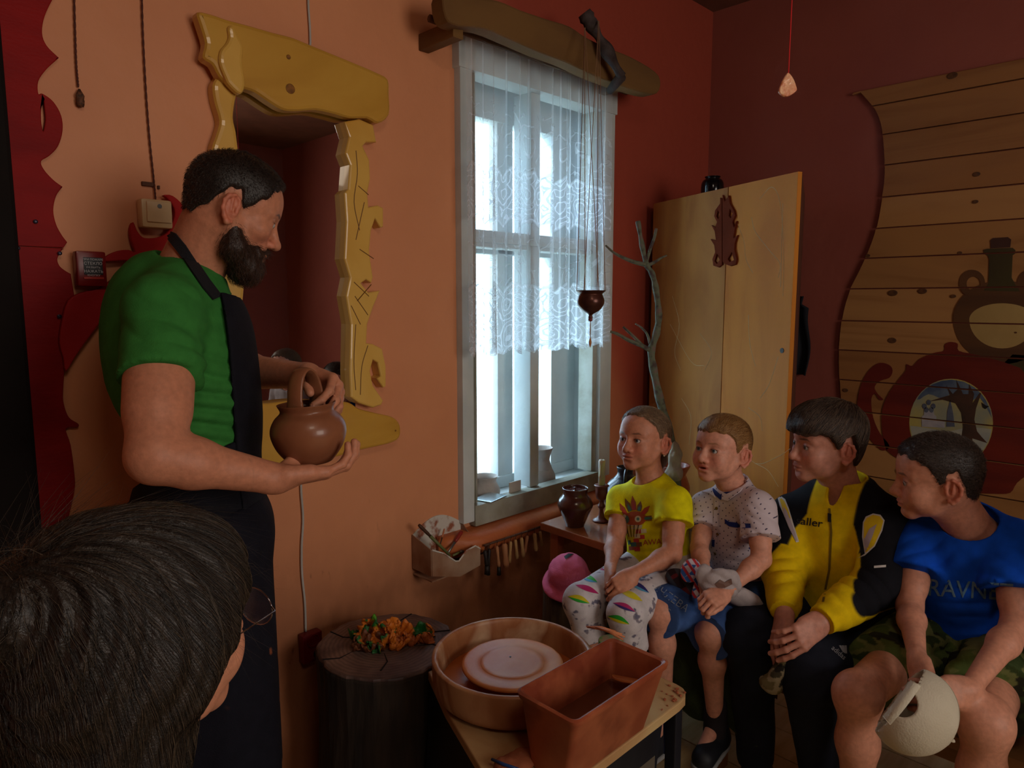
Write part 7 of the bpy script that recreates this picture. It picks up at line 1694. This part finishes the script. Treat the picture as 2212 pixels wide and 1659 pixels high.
sheet('rag_fold', (825, 1378), (.055, .028, .024), 20, -24, -20, .8); sheet('rag_fold', (838, 1360), (.036, .018, .030), -10, -30, 20, .7, col=lambda P, C: C*0+np.array(S(214, 122, 36)[:3])); sheet('rag_fold', (886, 1366), (.060, .022, .018), -38, 4, 20, 1.0)
sheet('rag_fold', (888, 1382), (.056, .016, .012), -34, 2, -16, .9, col=lambda P, C: C*0+np.array(S(176, 92, 36)[:3])); sheet('rag_fold', (858, 1386), (.026, .024, .018), 60, 10, 30, 1.1)
sheet('rag_fold', (778, 1372), (.028, .024, .016), 30, 30, -20, 1.0, col=lambda P, C: C*0+np.array(S(34, 92, 34)[:3]))
# ---------------------------------------------------------------- pottery wheel with board
wh = empty('pottery_wheel', (1.157, 1.155, 0), 'pottery wheel with round clay-covered splash pan on a board', 'pottery wheel')
mpan = mat('clay_plastic', S(188, 134, 92), S(216, 178, 142), scale=7, rough=.45, bump=.25, bscale=50, stretch=(1, 1, .5), c3=S(160, 100, 62), dist=1)
mdk = mat('wheel_body_dark', S(26, 28, 38), S(18, 20, 28), rough=.5, bump=.1)
wc2 = V(1.157, 1.155, 0)
slab('board', [spline([(1.452, .845), (1.463, .858), (1.468, .88)], 4)+[(1.47, 1.37), (1.06, 1.37), (.985, 1.21), (.900, .99), (.850, .852), (.862, .832), (.90, .828), (1.40, .829), (1.432, .833)]], lambda u, v, d: V(u, v, .468+d), 0, .022, mat('board_wood', S(204, 180, 128), S(172, 128, 84), scale=3.2, rough=.45, bump=.15, c3=S(196, 160, 112), dist=.8), wh, bev=.004)
MB().lathe(spline([(.150, .494), (.172, .496), (.190, .505), (.197, .53), (.199, .575), (.198, .584), (.190, .586), (.184, .580), (.181, .56), (.176, .52), (.16, .512), (.001, .512)], 3), wc2, 72).obj('splash_pan', mpan, wh, smooth=True)
MB().lathe(spline([(.03, .512), (.03, .545), (.110, .550), (.124, .553), (.1255, .559), (.122, .562), (.11, .5625), (.08, .5615), (.078, .5625), (.05, .5615), (.0015, .562)], 2), wc2, 72).obj('wheel_head', mat('wet_clay_disc', S(224, 134, 72), S(200, 112, 56), scale=4, rough=.42, spec=.25, bump=.35, bscale=12, c3=S(222, 150, 92), stretch=(1, 1, 1)), wh, smooth=True)
MB().lathe([(.0015, .5612), (.003, .5632), (.0015, .5636)], wc2+V(.012, .02, 0), 8).obj('pivot_mark', mdark, wh)
slab('slip_pool', [[(.176*math.cos(a_), .176*math.sin(a_)) for a_ in np.linspace(0, 6.283, 40, endpoint=False)], [(.05*math.cos(a_), .05*math.sin(a_)) for a_ in np.linspace(0, 6.283, 20, endpoint=False)]], lambda u, v, d: wc2+V(u, v, .515+d), 0, .005, mat('orange_slip', S(190, 104, 48), rough=.2, bump=.1), wh)
b = MB(); v8 = [V(*p) for p in ((.98, .90, 0), (1.36, .90, 0), (1.36, 1.33, 0), (1.0, 1.33, 0), (.95, .87, .466), (1.40, .87, .466), (1.40, 1.35, .466), (1.05, 1.35, .466))]
b.add(v8, [(3, 2, 1, 0), (4, 5, 6, 7), (0, 1, 5, 4), (1, 2, 6, 5), (2, 3, 7, 6), (3, 0, 4, 7)]).obj('base', mdk, wh)
MB().box((1.305, .878, .30), (1.375, .886, .455), bev=.001).obj('side_plate', mat('plate_grey', S(96, 88, 76), rough=.6), wh)
MB().tube([(1.452, .90, .466), (1.446, .895, .38), (1.440, .89, .31)], .006, 8).obj('brace', mat('blue_brace', S(30, 66, 160), rough=.3, bump=0), wh, smooth=True)
MB().box((.93, .845, .0), (.97, .88, .467), bev=.003).obj('leg', mdk, wh); MB().box((1.42, .85, 0), (1.45, .88, .467), bev=.003).obj('leg', mdk, wh)
# planter-shaped tray
tx = empty('water_tray', (1.11, .865, .4905), 'terracotta plastic trough of murky water on the front of the wheel board', 'trough')
mtr = mat('terracotta_plastic', S(154, 74, 46), S(130, 58, 36), scale=6, rough=.45, bump=.15, c3=S(176, 96, 62))
def rrect(x0, y0, x1, y1, r, n_=5):
    out = []
    for cx_, cy_, a0 in ((x1-r, y1-r, 0), (x0+r, y1-r, 90), (x0+r, y0+r, 180), (x1-r, y0+r, 270)):
        out += [(cx_+r*math.cos(math.radians(a0+90*i/n_)), cy_+r*math.sin(math.radians(a0+90*i/n_))) for i in range(n_+1)]
    return out
rims = [(.980, .832, 1.250, .925, .012, .4915), (.978, .826, 1.252, .927, .012, .497), (.960, .790, 1.270, .938, .014, .640), (.953, .783, 1.277, .944, .018, .648), (.951, .781, 1.279, .946, .018, .658), (.956, .786, 1.274, .941, .016, .661), (.962, .793, 1.268, .935, .014, .657), (.982, .832, 1.248, .921, .010, .500)]
b = MB(); loops = [[V(x, y, q[5]) for x, y in rrect(*q[:5])] for q in rims]; n = len(loops[0]); b.add([p for l in loops for p in l], [(i*n+k, i*n+(k+1) % n, (i+1)*n+(k+1) % n, (i+1)*n+k) for i in range(len(loops)-1) for k in range(n)]+[tuple(range(n))[::-1], tuple((len(loops)-1)*n+k for k in range(n))]); b.obj('trough', mtr, tx, auto=40)
mwt_ = mat('murky_water', S(120, 66, 40), S(100, 56, 36), scale=3, rough=.06, bump=.05, bscale=6, spec=.6)
slab('water', [rrect(.974, .818, 1.257, .927, .012)], lambda u, v, d: V(u, v, .570+d), 0, .002, mwt_, tx)
hd_ = [(.034*math.cos(a_), .034*math.sin(a_)) for a_ in np.linspace(math.pi*.9, math.pi*2.05, 14)]
rb_ = slab('wooden_rib', [hd_], lambda u, v, d: V(1.235, .868, .60)+V(.30, .12, .94).normalized()*d+V(.55, -.83, -.07)*u+V(.75, .5, -.30)*v*1.1, 0, .004, mat('rib_wood', S(204, 120, 62), rough=.4), None, bev=.001)
tag(rb_, 'small orange half-round wooden rib resting in the water trough', 'tool')
# jar with modelling sticks
jc = PZ(1322, 1392, .612); jc = V(jc.x+.012, jc.y+.012, .4905)
jr_ = empty('tool_jar', jc, 'glass jar with green rim holding wooden sticks behind the water trough', 'jar')
mjar = bpy.data.materials.new('jar_glass'); mjar.use_nodes = True; b_ = mjar.node_tree.nodes['Principled BSDF']; b_.inputs['Base Color'].default_value = S(110, 90, 70); b_.inputs['Roughness'].default_value = .1; b_.inputs['Transmission Weight'].default_value = .5
MB().lathe(spline([(.001, 0), (.030, 0), (.033, .006), (.034, .08), (.032, .10), (.029, .106), (.029, .112), (.027, .112), (.027, .1), (.031, .08), (.030, .01), (.001, .006)], 2), jc, 30).obj('glass', mjar, jr_, smooth=True)
MB().lathe([(.0295, .108), (.0315, .109), (.0315, .122), (.030, .124), (.027, .124), (.001, .121)], jc, 30).obj('lid', mat('green_lid', S(40, 140, 60), S(150, 120, 80), scale=50, rough=.3), jr_, auto=40)
mstk = mat('stick_wood', S(210, 130, 84), S(180, 104, 64), rough=.6, scale=30)
for i, (x0, y0, x1, y1) in enumerate(((1266, 1353, 1330, 1352), (1268, 1355, 1344, 1358), (1272, 1354, 1350, 1364), (1286, 1354, 1346, 1370))):
    a_ = PZ(x0, y0, .622+.004*i); b2 = PZ(x1, y1+12, .617+.004*i); mid = (a_+b2)/2+V(0, 0, .004); MB().tube([a_, mid, b2], [.0016, .0038, .002], 7).obj('modelling_stick', mstk, jr_, smooth=True)
# clay scraps, clay lump
mscr = mat('clay_scrap', S(176, 98, 62), S(140, 72, 44), scale=60, rough=.7)
rnd = random.Random(11)
spots_ = [(1446, 1482), (1455, 1493), (1440, 1500), (1458, 1512), (1465, 1520), (1472, 1519), (1448, 1528), (1490, 1497), (1484, 1494), (1436, 1512), (1452, 1505), (1462, 1497), (1478, 1508), (1443, 1540), (1430, 1494), (1468, 1486)]
proto = None
for i, (x, y) in enumerate(spots_):
    q = PZ(x, y, .4905); sc_ = rnd.uniform(.6, 1.5)
    if proto is None:
        bm = bmesh.new(); bmesh.ops.create_icosphere(bm, subdivisions=2, radius=.004)
        for v in bm.verts: v.co += Vector((rnd.uniform(-1, 1), rnd.uniform(-1, 1), rnd.uniform(-1, 1)))*.0011; v.co.z *= .5
        me = bpy.data.meshes.new('clay_scrap'); bm.to_mesh(me); bm.free(); o = link('clay_scrap', me, mscr); proto = o
    else: o = proto.copy(); COL.objects.link(o)
    o.location = (min(q.x, 1.444), max(q.y, .842), .4905+.0016*sc_); o.scale = (sc_, sc_*.7, sc_); o.rotation_euler = (0, 0, rnd.uniform(0, 6)); tag(o, 'tiny dried clay scrap on the right end of the wheel board', 'clay scrap', 'clay scraps on the wheel board')
q = PZ(1120, 1652, .4905); f = Field(); f.ell((q.x, q.y, .498), (.055, .03, .012), None, 'u', .01); f.ell((q.x-.03, q.y+.01, .500), (.02, .02, .012), None, 'u', .01)
cs_ = empty('clay_lump', (q.x, q.y, .4905), 'flattened reddish clay lump with a blue brush on the near edge of the board', 'clay')
cloth('lump', f, .003, cs_, amp=.003, sc=(90, 90, 90), color=S(150, 84, 56))
MB().tube([PZ(1062, 1640, .512), PZ(1090, 1652, .513), PZ(1130, 1664, .512)], [.003, .0035, .002], 8).obj('brush', mat('blue_brush', S(36, 66, 120), rough=.3, bump=0), cs_, smooth=True)
# ---------------------------------------------------------------- wall tray with tools, hanging wooden tools
yT = YA-.10; q0 = PA(908, 1165, yT); q1 = PA(1042, 1210, yT)
ty = empty('wall_tool_box', V((q0.x+q1.x)/2, YA, .56), 'clay-spattered white enamel box with knives fixed below the window ledge', 'tool box')
mwe = mat('white_enamel', S(206, 200, 190), S(186, 176, 164), scale=24, rough=.35, bump=.1, c3=S(150, 84, 56), ramp=(.5, .75))
mcl = mat('clay_smeared_tin', S(170, 140, 116), S(130, 84, 56), scale=8, rough=.5)
xa_, xb_ = 1.372, 1.585
bk_ = [(xa_, .56)]+[(xa_+(xb_-xa_)*t, .665+.045*math.sin(math.pi*t)) for t in np.linspace(0, 1, 12)]+[(xb_, .56)]
slab('back_plate', [bk_], toA(), 0, .004, mwe, ty)
ft = [(xa_, .55), (xa_, .640), (xa_+.05, .615), (xa_+.10, .575), (xa_+.115, .572), (xa_+.15, .600), (xa_+.19, .606), (xb_, .590), (xb_, .53), (xa_+.12, .515)]
ftt = lambda u, v, d: V(u, YA-.105+.0-d-(0 if u < xa_+.11 else 0), v)
slab('front_plate', [ft], ftt, 0, .003, mcl, ty)
e_ = [(u, v) for u, v in ft[1:8]]; MB().tube([V(u, YA-.108, v) for u, v in e_], .0028, 6).obj('rim', mwe, ty)
slab('side_plate', [[(.004, .55), (.105, .55), (.105, .640), (.004, .668)]], lambda u, v, d: V(xa_-d, YA-u, v), 0, .003, mcl, ty)
slab('side_plate', [[(.004, .53), (.105, .53), (.105, .590), (.004, .665)]], lambda u, v, d: V(xb_+d, YA-u, v), 0, .003, mcl, ty)
MB().box((xa_, YA-.105, .528), (xb_, YA-.004, .532)).obj('bottom', mcl, ty)
def tl(name, m1, m2, pa, pb, ya, yb, r1, r2, label, split=.5, flat=False):
    a_ = PA(pa[0], pa[1], ya); b_ = PA(pb[0], pb[1], yb); mid = a_+(b_-a_)*split; r = empty(name, a_, label, 'tool')
    MB().tube([a_, a_+(mid-a_)*.15, a_+(mid-a_)*.8, mid], [r1*.8, r1, r1*.95, r1*.7], 9).obj('handle', m1, r, smooth=True)
    o_ = MB().tube([mid, b_], [r2, r2*.7], 8).obj('blade', m2, r, smooth=True); return r
mgh = mat('green_handle', S(106, 110, 62), rough=.5); mrh = mat('red_handle', S(150, 44, 36), rough=.4); mstl = mat('tool_steel', S(140, 140, 140), metal=.8, rough=.4); mrust = mat('rusty_tin', S(90, 60, 44), rough=.6, metal=.3)
tl('knife', mrust, mgh, (905, 1134), (972, 1200), YA-.07, YA-.09, .006, .006, 'long green and rust-brown knife slanting in the enamel tool box', .35)
tl('scraper', mrh, mstl, (997, 1148), (964, 1200), YA-.05, YA-.07, .0075, .005, 'red-handled scraper standing in the enamel tool box', .45)
tl('spatula', mstl, mgh, (1008, 1186), (978, 1200), YA-.06, YA-.08, .007, .005, 'grey metal spatula leaning right in the enamel tool box', .5)
tl('loop_tool', mstk, mrust, (960, 1142), (950, 1180), YA-.03, YA-.04, .003, .003, 'thin wooden loop tool upright at the back of the enamel tool box', .5)
# tool rail
rail = empty('tool_rail', V(1.75, YA-.11, .60), 'metal rail with hooks under the ledge for hanging pottery tools', 'rail')
zr = .598
MB().tube([V(1.60, YA-.112, zr), V(1.80, YA-.112, zr+.0), V(2.05, YA-.112, zr)], .004, 8).obj('rod', mrust, rail, smooth=True)
for x in (1.62, 2.03): MB().tube([V(x, YA-.112, zr), V(x, YA-.105, zr-.03), V(x, YA-.06, zr-.05), V(x, YA, zr-.05)], .004, 6).obj('bracket', mrust, rail)
mhw = mat('tool_handle_wood', S(220, 184, 124), S(192, 150, 96), scale=20, stretch=(1, 1, .2), rough=.6); mhd = mat('tool_handle_dark', S(40, 34, 32), rough=.5); mhr = mat('tool_handle_reddish', S(196, 136, 92), rough=.6)
desc = [(1046, .055, .008, mhd, 'black bristle brush hanging first from the left on the tool rail'), (1056, .06, .006, mhd, 'dark steel loop tool hanging second from the left on the tool rail'), (1072, .075, .0065, mhr, 'thin reddish-handled tool with black tip on the tool rail'), (1088, .085, .012, mhr, 'widest wooden paddle on the tool rail'), (1102, .075, .0065, mhw, 'pale wooden handle just right of the wide paddle on the rail'), (1112, .070, .0065, mhw, 'pale wooden handle hanging in the middle of the tool rail'), (1125, .072, .0075, mhw, 'pale turned wooden handle with swollen end on the rail'), (1138, .062, .007, mhr, 'slanting reddish wooden handle on the right part of the rail'), (1153, .066, .008, mhw, 'thick pale wooden handle near the side table on the rail'), (1165, .055, .006, mhw, 'last slim wooden handle at the right end of the tool rail')]
for i, (px_, ln_, r_, m_, lb) in enumerate(desc):
    xx = PA(px_, 1180, YA-.112).x; tilt = (.010 if i % 3 == 1 else -.006)*(1 if i != 7 else 2); t0 = V(xx, YA-.115, zr-.006); e_ = t0+V(-tilt, -.004, -ln_-.012)
    r = empty('hanging_tool', t0, lb, 'tool', 'pottery tools on the rail')
    MB().tube([t0+V(0, 0, .012), t0+V(.002, -.004, .006), t0, t0+V(0, 0, -.012)], .0012, 5).obj('hook', mrust, r)
    a_ = t0+V(0, 0, -.010); MB().tube([a_, a_+(e_-a_)*.1, a_+(e_-a_)*.5, a_+(e_-a_)*.85, e_], [r_*.6, r_*.95, r_*.8, r_*1.05, r_*.8], 9).obj('handle', m_, r, smooth=True)
    if m_ is mhd or i == 2:
        MB().tube([e_, e_+V(0, 0, -.03)], [r_*1.0, r_*1.25], 9).obj('tip', mhd, r, smooth=True)
